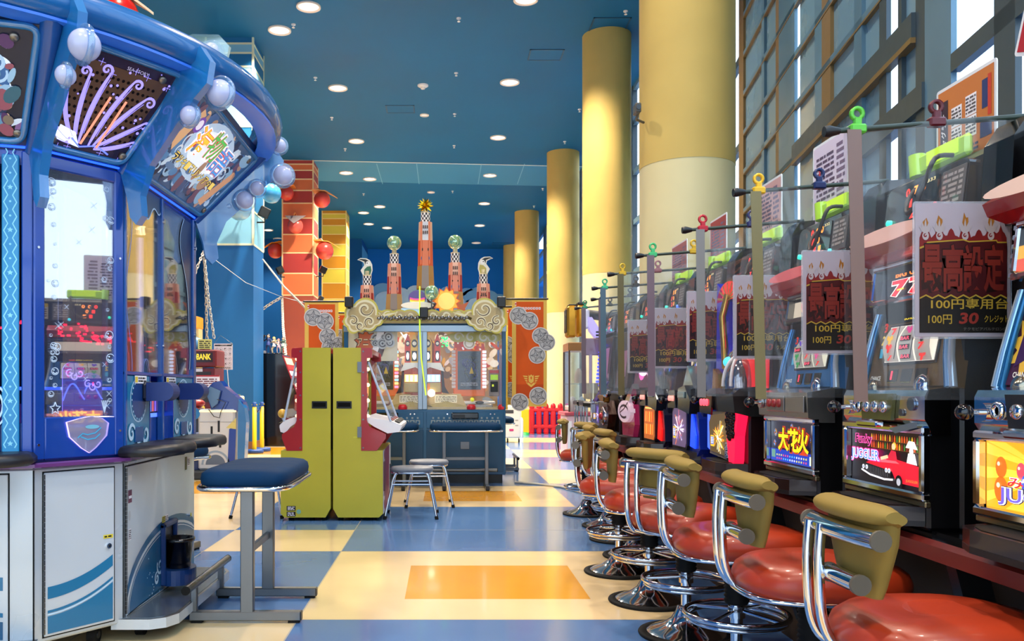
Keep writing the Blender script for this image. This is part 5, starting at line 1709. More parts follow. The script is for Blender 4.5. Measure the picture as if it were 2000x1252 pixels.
def banner(px0, px1, py0, py1, Y, lab, coins, rod, crest):
    p = at(px0, py0, Y); q = at(px1, py1, Y); wd, hh = q.x - p.x, p.z - q.z
    t = thing('banner', lab, 'banner', (p.x, Y, q.z))
    b = MB(frame((0, 0, 0), (1, 0, 0), (0, 0, 1)))
    b.box(0, wd, 0, hh, -.006, 0, BND); b.rect(.055, wd - .045, .11, hh - .03, ORG, .0012)
    b.rect(.055, wd - .045, .11, .3, mat('#b5491c', .6), .0016)
    for k in range(8):
        u = .10 + k * (wd - .19) / 7.6
        b.box(u, u + .028, hh - .135, hh - .105, .0015, .002, PAPER); b.rect(u + .008, u + .02, hh - .128, hh - .112, mat('#8a4020', .5), .003)
    b.rect(.04, .06, hh - .08, hh - .04, PAPER, .0022); b.disc(.05, hh - .06, .012, mat('#c03030', .5), .003)
    if crest:
        c, v = wd * .55, .36
        b.poly([(c - .035, v + .07), (c - .035, v - .02), (c, v - .05), (c + .035, v - .02), (c + .035, v + .07), (c + .02, v + .055), (c, v + .075), (c - .02, v + .055)], BND, .0025)
        b.poly([(c - .012, v + .03), (c, v + .05), (c + .012, v + .03), (c, v - .0)], ORG, .0035)
        for s in (-1, 1):
            for k in range(4):
                b.poly([(c + s * .05, v + .055 - k * .03), (c + s * (.115 - k * .014), v + .06 - k * .03), (c + s * (.10 - k * .014), v + .042 - k * .03), (c + s * .05, v + .036 - k * .03)], BND, .0025)
            b.poly([(c + s * .042, v - .03), (c + s * .05, v - .06), (c, v - .10), (c, v - .065)], BND, .0025)
    b.build('cloth', t)
    for u, v, r, a in coins:
        b = MB(frame((0, 0, 0), (1, 0, 0), (0, 0, 1))); coin(b, u * wd, v * hh, r, .004 + .004 * u, a); b.build('coin_print', t)
    b = MB(); b.cyl((-.02 if rod > 0 else -.08, .0, hh + .008), (wd + (.02 if rod < 0 else .0) + (.08 if rod > 0 else 0), 0, hh + .008), .012, BLACK, 10); b.build('rod', t)
    return t
banner(1000, 1068, 585, 794, 11.45, 'orange banner with silver coins and a crest, front one right of the tower machine', [(.18, .85, .115, .2), (.5, .80, .115, .9), (.82, .66, .11, .5), (1.0, .60, .11, .3), (.72, .48, .11, .7), (.22, .04, .115, .2), (.75, .10, .115, .8)], -1, True)
banner(985, 1030, 600, 790, 12.3, 'second orange banner partly hidden behind the front right one', [(.1, .62, .115, .2), (.45, .5, .11, .9), (.3, .15, .11, .2)], -1, True)
banner(595, 661, 590, 800, 11.45, 'orange banner with silver coins left of the tower machine behind the yellow-green machines', [(.25, .86, .115, .2), (.6, .82, .115, .9), (.68, .68, .11, .5), (1.0, .60, .11, .3), (.75, .58, .11, .7)], 1, False)
banner(655, 684, 612, 800, 12.3, 'second orange banner mostly hidden behind the left front banner', [(.3, .75, .115, .2), (.1, .5, .11, .9)], 1, False)
o = MB().tube([(.95, 11.35, .012), (1.2, 11.15, .012), (1.5, 10.8, .012), (1.7, 10.0, .012), (1.75, 9.2, .012)], .016, mat('#b8b4a8', .5)).build('floor_cable')
tag(o, 'pale grey cable running across the floor from the tower machine to the slot row', 'cable')

# ================================================================ left background
# black cabinet with figures on top
CXB, CYB = -4.12, 18.75
t = thing('crane_game', 'tall black cabinet with a slanted lit front beyond the blue pillar', 'arcade machine', (CXB, CYB, 0))
x1 = at(560, 0, CYB).x - CXB
b = MB(XZ(0)); b.prism([(0, .0), (.94, .0), (.94, .55), (.92, .9), (.86, 1.1), (.50, 2.05), (0, 2.07)], -1.0, 0, BLACKG); b.build('cabinet', t)
b = MB(frame((.875, 0, 1.05), (0, 1, 0), Vector((-.36, 0, .95))))
b.box(0, 1.0, 0, 1.03, 0, .03, mat('#7a1420', .3), .01)
for v0, v1, c in ((.82, .98, '#d8c890'), (.70, .80, '#a02a20'), (.55, .66, '#e8e0e4'), (.30, .5, '#14161c'), (.12, .26, '#e0c8c8')):
    b.rect(.06, .94, v0, v1, glow(c, .5), .032)
b.build('front_panel', t)
b = MB(); b.box(.80, .90, -.02, 0, .8, 1.15, mat('#8a3a30', .4)); b.build('trim', t)
def figurine(px, py, h, cols, lab, pose):
    p = at(px, py, CYB + .25)
    t = thing('figurine', lab, 'figurine', (p.x, p.y, 2.065))
    ms = [mat(c, .4) for c in cols]
    b = MB(); b.lathe([(.05, 0), (.05, .02), (0, .02)], BLACK, 14); b.build('base', t)
    b = MB()
    s = h / .5
    def limb(P, r): b.tube([(x * s, y * s, z * s) for x, y, z in P], [q * s for q in r], ms[0], 8)
    limb([(-.04, 0, .03), (-.05, -.01, .14), (-.025, 0, .25)], [.016, .022, .032]); limb([(.05 * pose, .0, .03), (.06 * pose, -.03, .14), (.025, 0, .25)], [.016, .022, .032])
    limb([(0, 0, .24), (0, .0, .32), (0, 0, .39), (0, 0, .42)], [.045, .036, .05, .02])
    limb([(-.05, 0, .38), (-.10, -.02, .33), (-.11 * pose, -.06, .40)], [.018, .015, .012]); limb([(.05, 0, .38), (.09, -.01, .30), (.12, -.05, .25)], [.018, .015, .012])
    b.sphere((0, 0, .45 * s), .04 * s, mat('#d8b8a0', .5), 14, 10); b.build('body', t)
    b = MB(); b.sphere((0, .012 * s, .465 * s), .046 * s, ms[1], 14, 10, (1, 1, .95)); b.tube([(0, .04 * s, .46 * s), (.03 * s, .07 * s, .38 * s), (.0, .06 * s, .28 * s)], [.03 * s, .03 * s, .008 * s], ms[1], 8); b.build('hair', t)
    b = MB(); b.lathe([(.06 * s, .22 * s), (.045 * s, .30 * s), (.036 * s, .32 * s)], ms[2], 14, caps=False); b.build('skirt', t)
figurine(524, 690, .44, ('#2a3a6a', '#20243c', '#3a4a8a'), 'dark blue figurine on the black cabinet beside the trophy', 1)
figurine(535, 690, .38, ('#d8c8a0', '#c8a83a', '#e0e0e4'), 'blond figurine on the black cabinet', -1)
figurine(544, 690, .34, ('#c8b0b8', '#8a4a50', '#d0a0b0'), 'pinkish figurine at the middle of the black cabinet top', 1)
figurine(553, 690, .38, ('#5a7a70', '#3a4048', '#a8c0b8'), 'greenish figurine at the right end of the black cabinet top', -1)
p = at(510, 690, CYB + .2)
t = thing('trophy', 'dark two-handled trophy cup on a silver block on the black cabinet', 'trophy', (p.x, p.y, 2.068))
b = MB(); b.box(-.11, .11, -.09, .09, 0, .06, mat('#a8a8ac', .3, .5), .005); b.build('base', t)
b = MB(); b.lathe([(.05, .06), (.05, .16), (.02, .17), (.02, .24), (.05, .28), (.085, .38), (.09, .42), (.08, .42), (0, .3)], mat('#1c1c24', .2, .6), 18); b.build('cup', t)
b = MB(); b.tube([(-.08, 0, .40), (-.13, 0, .40), (-.12, 0, .32), (-.06, 0, .29)], .01, mat('#1c1c24', .2, .6)); b.build('handle', t); b = MB(); b.tube([(.08, 0, .40), (.13, 0, .40), (.12, 0, .32), (.06, 0, .29)], .01, mat('#1c1c24', .2, .6)); b.build('handle', t)
# yellow posts joined by a blue chain
for px, py, Y, l in ((497, 885, 16.77, 'yellow barrier post on a round blue base, nearer of the pair'), (511.5, 877, 17.3, 'yellow barrier post on a blue base in front of the black cabinet')):
    p = at(px, py, Y)
    t = thing('barrier_post', l, 'barrier post', (p.x, Y, 0))
    b = MB(); b.lathe([(.17, 0), (.18, .01), (.18, .06), (.16, .075), (0, .075)], mat('#1f4a94', .4), 24); b.build('base', t)
    b = MB(); b.lathe([(.042, .07), (.042, .92), (0, .92)], mat('#e8c40c', .4), 18); b.build('post', t)
    b = MB(); b.lathe([(.044, .92), (.044, 1.0), (.03, 1.01), (0, 1.01)], mat('#1f4a94', .4), 18); b.box(-.05, .05, -.02, .02, .95, .975, mat('#c8a80c', .4)); b.build('cap', t)
def chain(P, r, wd, m, lab, name='hanging_chain', wav=True):
    """links strung along a path, alternately turned"""
    b = MB()
    P = [Vector(p) for p in P]
    seg = [(P[i + 1] - P[i]).length for i in range(len(P) - 1)]; tot = sum(seg)
    pitch = wd * 1.5; n = max(2, int(tot / pitch))
    def pt(d):
        for i, l in enumerate(seg):
            if d <= l or i == len(seg) - 1: return P[i].lerp(P[i + 1], min(1, d / l))
            d -= l
    for k in range(n):
        a, c = pt(tot * k / n), pt(tot * (k + 1) / n)
        d = (c - a).normalized(); s = d.orthogonal().normalized()
        if k % 2: s = d.cross(s)
        mid = (a + c) / 2; hl = pitch * .72
        b.tube([tuple(mid + d * hl * math.cos(2 * PI * q / 8) + s * wd * .5 * math.sin(2 * PI * q / 8)) for q in range(8)], r, m, 4, True)
    o = b.build(name)
    return tag(o, lab, 'chain')
WCH = mat('#b4b0a8', .6)
chain([at(497, 790, 16.8), at(503, 805, 17.2), at(511, 790, 17.3)], .01, .05, mat('#1f4a94', .4), 'blue plastic chain hung between the two yellow posts')
H1, H2 = at(398, 491, 15.5), at(551, 580, 26.7)
chain([H1, at(388, 515, 15.2), at(376, 547, 15)], .009, .045, WCH, 'white chain slanting down left from the hook beside the blue pillar')
chain([H1, at(402, 560, 15.5), at(404, 665, 15.5)], .011, .05, mat('#a8a294', .5), 'greyish chain hanging straight down to the green ball by the blue pillar')
chain([H1, at(408, 590, 15.2), at(418, 660, 15)], .009, .045, WCH, 'white chain hanging to the rules poster in front of the blue pillar')
chain([at(427, 722, 14.9), at(428, 790, 14.9)], .012, .06, WCH, 'short white chain below the rules poster')
chain([at(513, 506, 18.1), at(555, 560, 14.5), at(597, 602, 11.5)], .005, .028, WCH, 'white chain stretched from the blue pillar to the left banner')
chain([H2, at(530, 592, 26.5), at(514, 603, 26.3)], .016, .085, WCH, 'white chain running left from the hook on the orange pillar')
chain([H2, at(553, 640, 23), at(560, 715, 19.6)], .015, .075, WCH, 'white chain hanging from the orange pillar to the black cabinet')
o = MB().tube([H1, at(480, 552, 17.2), at(518, 567, 17.4), H2, at(597, 592, 11.5)], .006, mat('#b0bcc4', .5)).build('guy_wire'); tag(o, 'thin wire strung across between blue pillar, orange pillar and banner', 'wire')
o = MB().cyl(H1 + Vector((-.6, 2.2, .3)), H1, .012, STEEL).build('chain_hook'); tag(o, 'thin steel arm holding the white chains near the blue pillar', 'hook')
# rules poster hung on the chain
p = at(436, 696, 14.9)
t = thing('rules_poster', 'white poster of sixteen black pictograms hung before the blue pillar', 'poster', tuple(p))
b = MB(frame((0, 0, 0), (1, 0, 0), (0, 0, 1)))
b.box(-.165, .165, -.235, .225, -.006, 0, PAPER); b.rect(-.15, .15, .18, .205, BLACK, .001); b.text('GAME RULE', -.05, .07, .186, .2, PAPER, .002)
R = random.Random(5)
for i in range(4):
    for j in range(4):
        u, v = -.115 + i * .077, .125 - j * .085
        b.ribbon(ell(u, v, .028, .028, 0, 2 * PI, 16), .003, mat('#8a7a84', .5), .001); b.poly([(u + R.uniform(-.02, .02), v + R.uniform(-.02, .02)) for q in range(5)], mat('#2a2026', .5), .0015)
b.lines(-.14, .14, -.225, -.185, 3, BLACK, .001, 3)
b.build('sheet', t)
b = MB(); b.tube([(-.15, 0, .23), (-.05, 0, .37), (.16, 0, .225)], .003, STEEL, 6); b.sphere((.155, -.005, .22), .015, STEEL, 8, 6); b.build('string', t)
# red coin bank machine
p = at(396, 0, 14.2)
t = thing('coin_bank_machine', 'dark red medal bank machine with a lettered header left of the blue pillar', 'arcade machine', (p.x - .12, 14.2, 0))
DR = mat('#6a1418', .35, 0, 0, .04, 3)
b = MB(); b.box(-.34, .32, 0, .6, 0, 1.62, DR, .01); b.build('cabinet', t)
b = MB(); b.box(-.34, .36, -.04, .5, 1.64, 1.93, DR, .02); b.at(FT(-.04)); b.box(-.30, .30, 1.72, 1.88, 0, .006, mat('#2a0c0c', .3)); b.text('BANK', .03, .27, 1.76, 1.86, glow('#e0c030', .7), .008, .03)
b.disc(-.03, 1.81, .06, glow('#9ab080', .5), .0075); b.rect(-.2, -.02, 1.665, 1.70, glow('#c8a850', .5), .002); b.build('header', t)
b = MB(FT(0)); b.box(-.30, .26, 1.05, 1.56, 0, .01, mat('#3a3434', .4, .2)); b.box(-.28, .12, 1.2, 1.45, .01, .014, mat('#6a6058', .3)); b.rect(-.3, .12, 1.56, 1.61, PAPER, .012); b.rect(-.3, .1, 1.0, 1.07, PAPER, .012); b.disc(.08, .95, .08, GOLD, .013, .06)
b.box(-.3, .26, .1, .85, 0, .01, mat('#141012', .3)); b.build('front', t)
b = MB(FT(-.06)); b.box(.0, .42, 1.27, 1.50, 0, .008, PAPER); b.rect(.0, .42, 1.27, 1.295, mat('#b83038', .5), .009); b.rect(.0, .42, 1.475, 1.5, mat('#b83038', .5), .009); b.lines(.04, .38, 1.31, 1.45, 4, mat('#7a3a40', .5), .009, 5); b.build('notice', t)
p = at(402, 672, 14.1)
t = thing('sign_card', 'pale yellow handwritten card on top of the red bank machine', 'sign', (p.x, 14.1, 1.93))
b = MB(frame((0, 0, 0), (1, 0, 0), (0, 0, 1))); b.box(-.13, .10, 0, .17, -.005, 0, mat('#d8d47a', .5)); b.lines(-.11, .08, .02, .15, 4, mat('#2a2a20', .5), .001, 6); b.build('card', t)
b = MB(); b.box(-.1, .07, 0, .06, -.0, .01, BLACK); b.build('foot', t)
p = at(403, 660, 14.3); tag(MB().lathe([(.04, 0), (.075, .03), (.08, .07), (.05, .12), (.02, .13), (.02, .16), (0, .16)], mat('#7ab82e', .5), 18).build('green_ball', None, (p.x, 14.34, 1.93)), 'small lime green ball ornament on the red bank machine', 'ornament')
p = at(382, 672, 14.4); tag(MB().lathe([(.10, 0), (.13, .05), (.13, .12), (.09, .19), (.03, .22), (0, .22)], mat('#3f86c0', .4), 20).build('blue_pot', None, (p.x, 14.4, 1.93)), 'blue rounded pot on the red bank machine', 'pot')
# beige printer on a dark stand
p = at(446, 0, 14.6)
t = thing('side_stand', 'dark stand carrying the beige printer beside the blue pillar', 'stand', (p.x, 14.6, 0))
MB().box(-.11, .14, 0, .5, .03, .98, mat('#20262c', .5), .01).build('cabinet', t)
for x in (-.08, .1):
    MB().cyl((x, .05, 0), (x, .05, .04), .02, RUBBER).build('foot', t)
t = thing('receipt_printer', 'beige receipt printer with a paper slot and dark cover', 'printer', (p.x + .04, 14.6, .98))
BGE = mat('#c9c2a8', .5)
b = MB(); b.box(-.17, .16, 0, .35, 0, .17, BGE, .02); b.box(-.13, .05, -.03, .02, .05, .10, mat('#9a947c', .5), .01); b.build('body', t)
b = MB(); b.box(-.15, .1, .03, .32, .17, .20, mat('#1c3a2c', .5), .015); b.build('cover', t)
b = MB(); b.tube([(.0, .1, .19), (-.05, .05, .35), (-.06, 0, .62)], .007, WHITE); b.build('lead', t)
# white and blue ride
p = at(428, 0, 11.9)
t = thing('kiddie_ride', 'white ride machine with a glossy blue hooded top behind the arm rests', 'ride', (p.x, 11.9, 0))
WR = mat('#c8cfd6', .3, 0, 0, .03, 3)
b = MB(); b.box(-.30, .22, 0, .35, .12, .98, WR, .03); b.box(-.28, .24, -.004, 0, .94, .965, glow('#f0d8a0', 1.0))
b.at(FT(0))
for u0, v0 in ((-.12, .58), (.0, .44), (-.02, .66)): b.box(u0, u0 + .03, v0, v0 + .16, 0, .004, BLACK)
for r, c in ((.2, '#8aa0b8'), (.17, '#c8cfd6'), (.14, '#5a6a80')): b.poly(ell(-.05, .2, r, r, 0, PI, 20), mat(c, .3), .002 + (.2 - r) * .02)
b.poly([(.12, .2), (.22, .2), (.24, .75), (.14, .7)], mat('#1f3f9a', .3), .002); b.poly([(.10, .72), (.24, .70), (.24, .86)], mat('#c8c070', .3), .003)
b.box(-.27, .22, .80, .803, 0, .004, mat('#6a7078', .4)); b.build('cabinet', t)
b = MB(XZ(.05)); P = [(-.12, .95), (-.2, 1.25), (-.10, 1.36), (.0, 1.38), (.06, 1.30), (.2, 1.18), (.32, 1.08), (.36, .95)]
b.prism(P, -.25, 0, mat('#12348c', .2, 0, 0, .05, 3, coat=.5)); b.at(XZ(.04)); b.prism([(-.19, 1.22), (-.12, 1.30), (.02, 1.24), (-.02, 1.06), (-.1, 1.0)], 0, .05, mat('#4a6c94', .15, 0, 0, .03, 3, coat=.5)); b.build('hood', t)
b = MB(XZ(-.02)); P = [(.28, 1.12), (.36, 1.0), (.385, .8), (.36, .3), (.33, .12), (.26, .12), (.27, .95)]
b.prism(P, -.2, 0, mat('#1a66a8', .25, 0, 0, .04, 3, coat=.4)); b.build('side_fairing', t)
b = MB(XZ(-.03)); b.tube([(-.14, .98, 0), (-.06, .88, .02), (.02, .86, .02), (.03, .94, 0), (.1, 1.08, 0), (-.02, 1.12, 0)], .006, BLACK); b.at(Matrix()); b.ring((-.36, .2, .95), .12, .03, mat('#20242c', .3), 20); b.cyl((-.36, .0, .92), (-.36, .3, .92), .09, CHROME, 18); b.build('controls', t)
b = MB(); b.sphere((-.40, .25, 1.06), .13, mat('#b02a24', .3), 16, 10, (1, 1, .5)); b.build('red_cushion', t)
b = MB(); b.box(-.38, .30, -.15, .9, .0, .12, mat('#2c3238', .5), .02); b.build('plinth', t)
b = MB(); b.box(-.55, -.31, .1, .8, .0, .62, mat('#243a6a', .4, 0, 0, .3, 8), .02); b.build('footwell', t)

# ================================================================ right background
p = at(1034, 0, 24)
x0, x1 = at(1034, 0, 24).x, at(1113, 0, 24).x
t = thing('play_fence', 'chunky red plastic play fence beyond the right banner', 'fence', (x0, 24, 0))
RF = mat('#cf1a22', .35, 0, 0, .03, 3)
wd = x1 - x0
b = MB()
for z in (.14, .62):
    b.box(0, wd, -.05, .05, z, z + .13, RF, .04)
for k in range(6):
    u = .07 + k * (wd - .14) / 5
    b.box(u - .075, u + .075, -.045, .045, 0.02, .74, RF, .03); b.sphere((u, 0, .78), .075, RF, 14, 10, (1, .7, 1.35))
b.build('panel', t)
for k in range(6):
    u = .07 + k * (wd - .14) / 5
    MB().box(u - .06, u + .06, -.1, .1, 0, .03, RF, .01).build('foot', t)
t = thing('ball_pit_wall', 'dark blue padded play mat wall behind the red fence', 'play mat', (x0 + .05, 24.5, 0))
MB().box(-.1, wd + .4, 0, .3, 0, .52, mat('#16206a', .5), .03).build('pad', t); MB().box(-.1, wd + .4, -.01, .3, .52, .66, mat('#2c5ac0', .5), .03).build('top_roll', t)
t = thing('fence_post', 'yellow flat fence post with a green foot beside the red fence', 'post', (at(1025, 0, 23.6).x, 23.6, 0))
MB().box(-.09, .12, -.03, .03, .05, .72, mat('#e8b80a', .4), .015).build('post', t); MB().lathe([(.13, 0), (.11, .06), (.05, .08), (0, .08)], mat('#2fae50', .4), 16).build('foot', t)
o = MB().lathe([(.07, 0), (.07, .45), (.04, .52), (0, .52)], mat('#d8dce0', .4), 14).build('white_bollard', None, (at(1017, 0, 22.5).x, 22.5, 0)); tag(o, 'small white bollard beside the yellow fence post', 'bollard')
t = thing('change_machine', 'white money changer on castors right of the tower machine', 'machine', (at(1003, 0, 20).x, 20, 0))
b = MB(); b.box(-.26, .17, 0, .5, .12, .88, mat('#d5d2c8', .4), .02); b.box(-.22, .0, -.006, 0, .70, .78, mat('#3a3c3e', .4)); b.box(.04, .11, -.006, 0, .52, .55, mat('#9a988f', .4)); b.box(.04, .11, -.006, 0, .4, .43, mat('#9a988f', .4)); b.box(-.1, .0, -.006, 0, .28, .33, mat('#c02a6a', .4)); b.build('body', t)
for x in (-.15, .12):
    b = MB(); b.cyl((x, .08, .05), (x + .03, .08, .05), .05, RUBBER); b.cyl((x + .015, .08, .05), (x + .015, .08, .13), .012, STEEL); b.build('castor', t)
# prize showcase
t = thing('prize_showcase', 'glass prize showcase on a pink and white counter beside the far column', 'showcase', (at(1131, 0, 15).x, 15, 0))
b = MB(); b.box(-.22, .30, 0, .8, 0, .80, mat('#d8b8c0', .4), .02); b.box(-.26, .34, -.03, .84, .80, .86, mat('#b04a58', .35), .01)
for k in range(4): b.box(-.2 + k * .12, -.13 + k * .12, -.005, 0, .2, .7, WHITE)
b.build('counter', t)
b = MB()
for x in (-.17, .22):
    for y in (0.02, .7): b.box(x - .015, x + .015, y - .015, y + .015, .86, 2.08, mat('#4a3a34', .4))
b.box(-.185, .235, 0, .72, 1.95, 2.1, mat('#8a6238', .4), .01); b.box(-.17, .22, .02, .7, 1.35, 1.37, clear('#dfeaf4', .2)); b.build('case_frame', t)
b = MB(); b.box(-.17, .22, .015, .02, .86, 1.95, clear('#eef4fa', .05, .1)); b.box(-.17, -.165, .02, .7, .86, 1.95, clear('#eef4fa', .05, .1)); b.build('glass', t)
for u, z, s, c, l in ((-.06, .87, .09, '#e8e4e0', 'white boxed prize standing low in the glass showcase'), (.1, .87, .07, '#c8d4dc', 'pale grey prize at the lower right of the glass showcase'), (.05, 1.38, .08, '#d8c8b8', 'cream prize on the upper shelf of the glass showcase')):
    tag(MB().lathe([(s, 0), (s * 1.05, .08), (s * .8, .2), (s * .3, .26), (0, .27)], mat(c, .4), 14).build('prize', None, (at(1131, 0, 15).x + u, 15.35, z)), l, 'prize')
# dark bar chairs with bent chrome frames at the far end
def make_barchair():
    t = thing('bar_chair', 'dark bar chair with bent chrome tubes far behind, leftmost of the row', 'bar chair')
    b = MB(); b.lathe([(.2, 0), (.2, .02), (.04, .06), (.03, .5), (.03, .62)], BLACK, 18); b.build('pedestal', t)
    b = MB(); b.lathe([(.19, .62), (.21, .65), (.19, .70), (0, .72)], BLACK, 20); b.build('seat', t)
    for y in (-.11, .11):
        b = MB(); b.tube([(.05, y, .62), (-.2, y, .62), (-.25, y, .68), (-.25, y, 1.02), (-.22, y, 1.06)], .014, CHROME); b.build('frame_tube', t)
    b = MB(); b.box(-.27, -.19, -.2, .2, 1.02, 1.1, BLACK, .02); b.build('back_rest', t)
    return t
bc = make_barchair(); bc.location = (at(1145, 0, 12.6).x + .1, 12.6, 0)
dup(bc, (at(1158, 0, 11.9).x + .1, 11.9, 0), 0, 'dark bar chair with bent chrome tubes far behind, second of the row')
dup(bc, (at(1172, 0, 11.2).x + .1, 11.2, 0), .4, 'dark bar chair with doubled chrome tubes beside the nearest far stools')
# ================================================================ slot row on the right
MX, PIT, HW = 1.54, .79, .27
YC = [2.15 + PIT * k for k in range(9)]
# ---- island: counter, kick panel, valance
ISL = thing('slot_counter', 'long black slot island with dark red counter edge and black overhead valance', 'counter', (MX, 0, 0))
y0, y1 = 1.1, 8.95
XZI = frame((0, y1, 0), (1, 0, 0), (0, 0, 1))
BRK = mat('#3a2c20', .6, 0, 0, .1, 3)
b = MB(XZI); b.prism([(.0, .715), (-.03, .73), (-.03, .765), (.02, .80), (.75, .80), (.75, .715)], 0, y1 - y0, BLACKG); b.build('worktop', ISL)
b = MB(XZI); b.prism([(-.036, .725), (-.036, .77), (-.02, .785), (-.01, .78), (-.028, .765), (-.028, .725)], 0, y1 - y0, mat('#6a2420', .25, .2)); b.build('edge_strip', ISL)
b = MB(frame((0, 6.0, 0), (1, 0, 0), (0, 0, 1))); b.prism([(.20, .0), (.20, .30), (.10, .70), (.75, .715), (.75, 0)], 0, 6.0 - y0, BRK); b.build('kick_panel', ISL)
b = MB(XZI); b.prism([(.38, .0), (.38, .30), (.32, .70), (.75, .715), (.75, 0)], 0, y1 - 6.0, BRK); b.build('kick_panel', ISL)
b = MB(XZI); b.prism([(.52, .80), (.52, 1.8), (.75, 1.8), (.75, .80)], 0, y1 - y0, BLACK); b.build('back_panel', ISL)
b = MB(XZI); b.prism([(.20, 1.80), (.17, 1.84), (.17, 2.0), (.20, 2.03), (.75, 2.03), (.75, 1.80)], 0, y1 - y0, mat('#0f0f10', .36, 0, 0, .05, 3)); b.build('valance', ISL)
for k in range(9):
    yg = YC[k] + PIT / 2
    b = MB(frame((0, yg + .05, 0), (1, 0, 0), (0, 0, 1)))
    b.prism([(.24, .0), (.03, .60), (.0, .715), (.3, .715), (.3, 0)], 0, .05, BLACK); b.build('support', ISL)
    b = MB(frame((0, yg + .07, 0), (1, 0, 0), (0, 0, 1)))
    b.prism([(.14, 1.74), (.12, 1.8), (.13, 2.0), (.17, 2.06), (.3, 2.07), (.3, 1.74)], 0, .14, BLACKG); b.build('valance_bracket', ISL)
# ---- medal lending units in the gaps
for k in range(9):
    yg = YC[k] + PIT / 2
    t = thing('medal_lender', 'narrow black medal lending unit between neighbouring slot machines', 'medal lender', (MX + .3, yg, .8), 0, 'medal lenders between the slot machines')
    b = MB(); b.box(-.08, .2, -.10, .10, 0, .93, mat('#0e0e10', .35), .012); b.build('body', t)
    b = MB(frame((-.08, .1, 0), (0, -1, 0), (0, 0, 1))); b.box(.05, .13, .52, .70, 0, .006, mat('#2a5a8c', .3)); b.lines(.055, .125, .56, .68, 5, mat('#9ab8d8', .4), .0065, k)
    b.disc(.09, .47, .022, mat('#c8b43a', .4), .002, .03); b.box(.06, .14, .30, .42, 0, .01, mat('#5a6a80', .3)); b.box(.05, .15, .12, .2, 0, .02, mat('#22262c', .4), .005)
    b.build('panel', t)
# ---- shared pieces of a slot machine
def FZ(x, z0, lean=0.0):
    return frame((x, HW, z0), (0, -1, 0), (lean, 0, 1))
W2 = 2 * HW
def frame_bars(b, w, h, t, m, d=.03, c=.006, u0=0.0):
    b.box(u0, u0 + w, 0, t, 0, d, m, c); b.box(u0, u0 + w, h - t, h, 0, d, m, c)
    b.box(u0, u0 + t, t, h - t, 0, d, m, c); b.box(u0 + w - t, u0 + w, t, h - t, 0, d, m, c)
def base_machine(lab, k, body='#0c0c0e'):
    t = thing('slot_machine', lab, 'slot machine', (MX, YC[k], .80))
    b = MB(); b.box(.10, .5, -HW + .01, HW - .01, 0, .98, mat(body, .3, 0, 0, .05, 3), .01); b.box(.0, .12, -HW + .02, HW - .02, .0, .44, mat(body, .3, 0, 0, .05, 3), .01); b.build('cabinet', t)
    b = MB()
    P = [(-.10, -.20), (-.13, -.12), (-.13, .12), (-.10, .20), (.02, .24), (.02, -.24)]
    b.prism(P, .012, .03, BLACK); b.prism([(x * .99, y) for x, y in P], .03, .075, mat('#1c0f10', .25, coat=.4)); b.prism([(x * .85, y * .85) for x, y in P], .0751, .077, RUBBER)
    b.build('medal_tray', t)
    return t
ZL0, ZL1, ZC0, ZC1 = .096, .336, .336, .45      # lower door and control panel, above z = .80
def lever(t, u, z, x=-.022):
    b = MB(FZ(x, 0)); b.cyl((u, z, 0), (u, z, .012), .026, CHROME, 16); b.cyl((u, z, 0), (u, z, .045), .009, CHROME); b.sphere((u, z, .06), .024, BLACKG, 16, 12); b.build('start_lever', t)
def control_chrome(t, plate='#2a2c20', lights=None):
    b = MB(frame((0, HW, 0), (0, -1, 0), (0, 0, 1)) @ Matrix.Identity(4))
    b = MB(frame((0, HW, 0), (1, 0, 0), (0, 0, 1)))
    b.prism([(.0, ZC0 - .03), (-.01, ZC0), (-.022, ZC0 + .02), (-.022, ZC1 - .02), (-.012, ZC1), (.06, ZC1 + .012), (.06, ZC0 - .03)], 0, W2, CHROME)
    b.build('control_panel', t)
    b = MB(FZ(-.023, 0))
    b.prism([(.165, ZC0 + .012), (.36, ZC0 + .012), (.375, ZC1 - .012), (.15, ZC1 - .012)], 0, .012, mat(plate, .3, 0, 0, .04, 4, coat=.3), None)
    b.build('button_plate', t)
    for q in range(3):
        u = .205 + q * .058
        b = MB(FZ(-.034, 0)); b.lathe([(.021, 0), (.021, .008), (.017, .014), (0, .015)], CHROME if not lights else glow(lights, 1.0), 18, (u, (ZC0 + ZC1) / 2, 0)); b.build('stop_button', t)
    lever(t, .05, (ZC0 + ZC1) / 2 - .005)
    b = MB(FZ(-.023, 0))
    b.lathe([(.026, 0), (.024, .008), (.014, .008), (.012, -.0)], CHROME, 18, (.105, (ZC0 + ZC1) / 2, 0)); b.build('chrome_ring', t); b = MB(FZ(-.023, 0)); b.cyl((.47, ZC1 - .045, 0), (.47, ZC1 - .045, .006), .022, mat('#7a8aa0', .15, .9), 18)
    b.build('key_lock', t); b = MB(FZ(-.023, 0)); b.cyl((.41, ZC0 + .04, 0), (.41, ZC0 + .04, .006), .012, STEEL, 14); b.build('coin_knob', t)
    b = MB(FZ(-.02, 0)); b.poly([(.36, ZC0 - .015), (.5, ZC0 + .01), (.53, ZC0 + .012), (.53, ZC0 - .005), (.4, ZC0 - .03)], mat('#8aa0c0', .2, .8), .021); b.box(.19, .33, ZC0 - .012, ZC0 + .008, .02, .05, CHROME, .005); b.build('medal_chute', t)
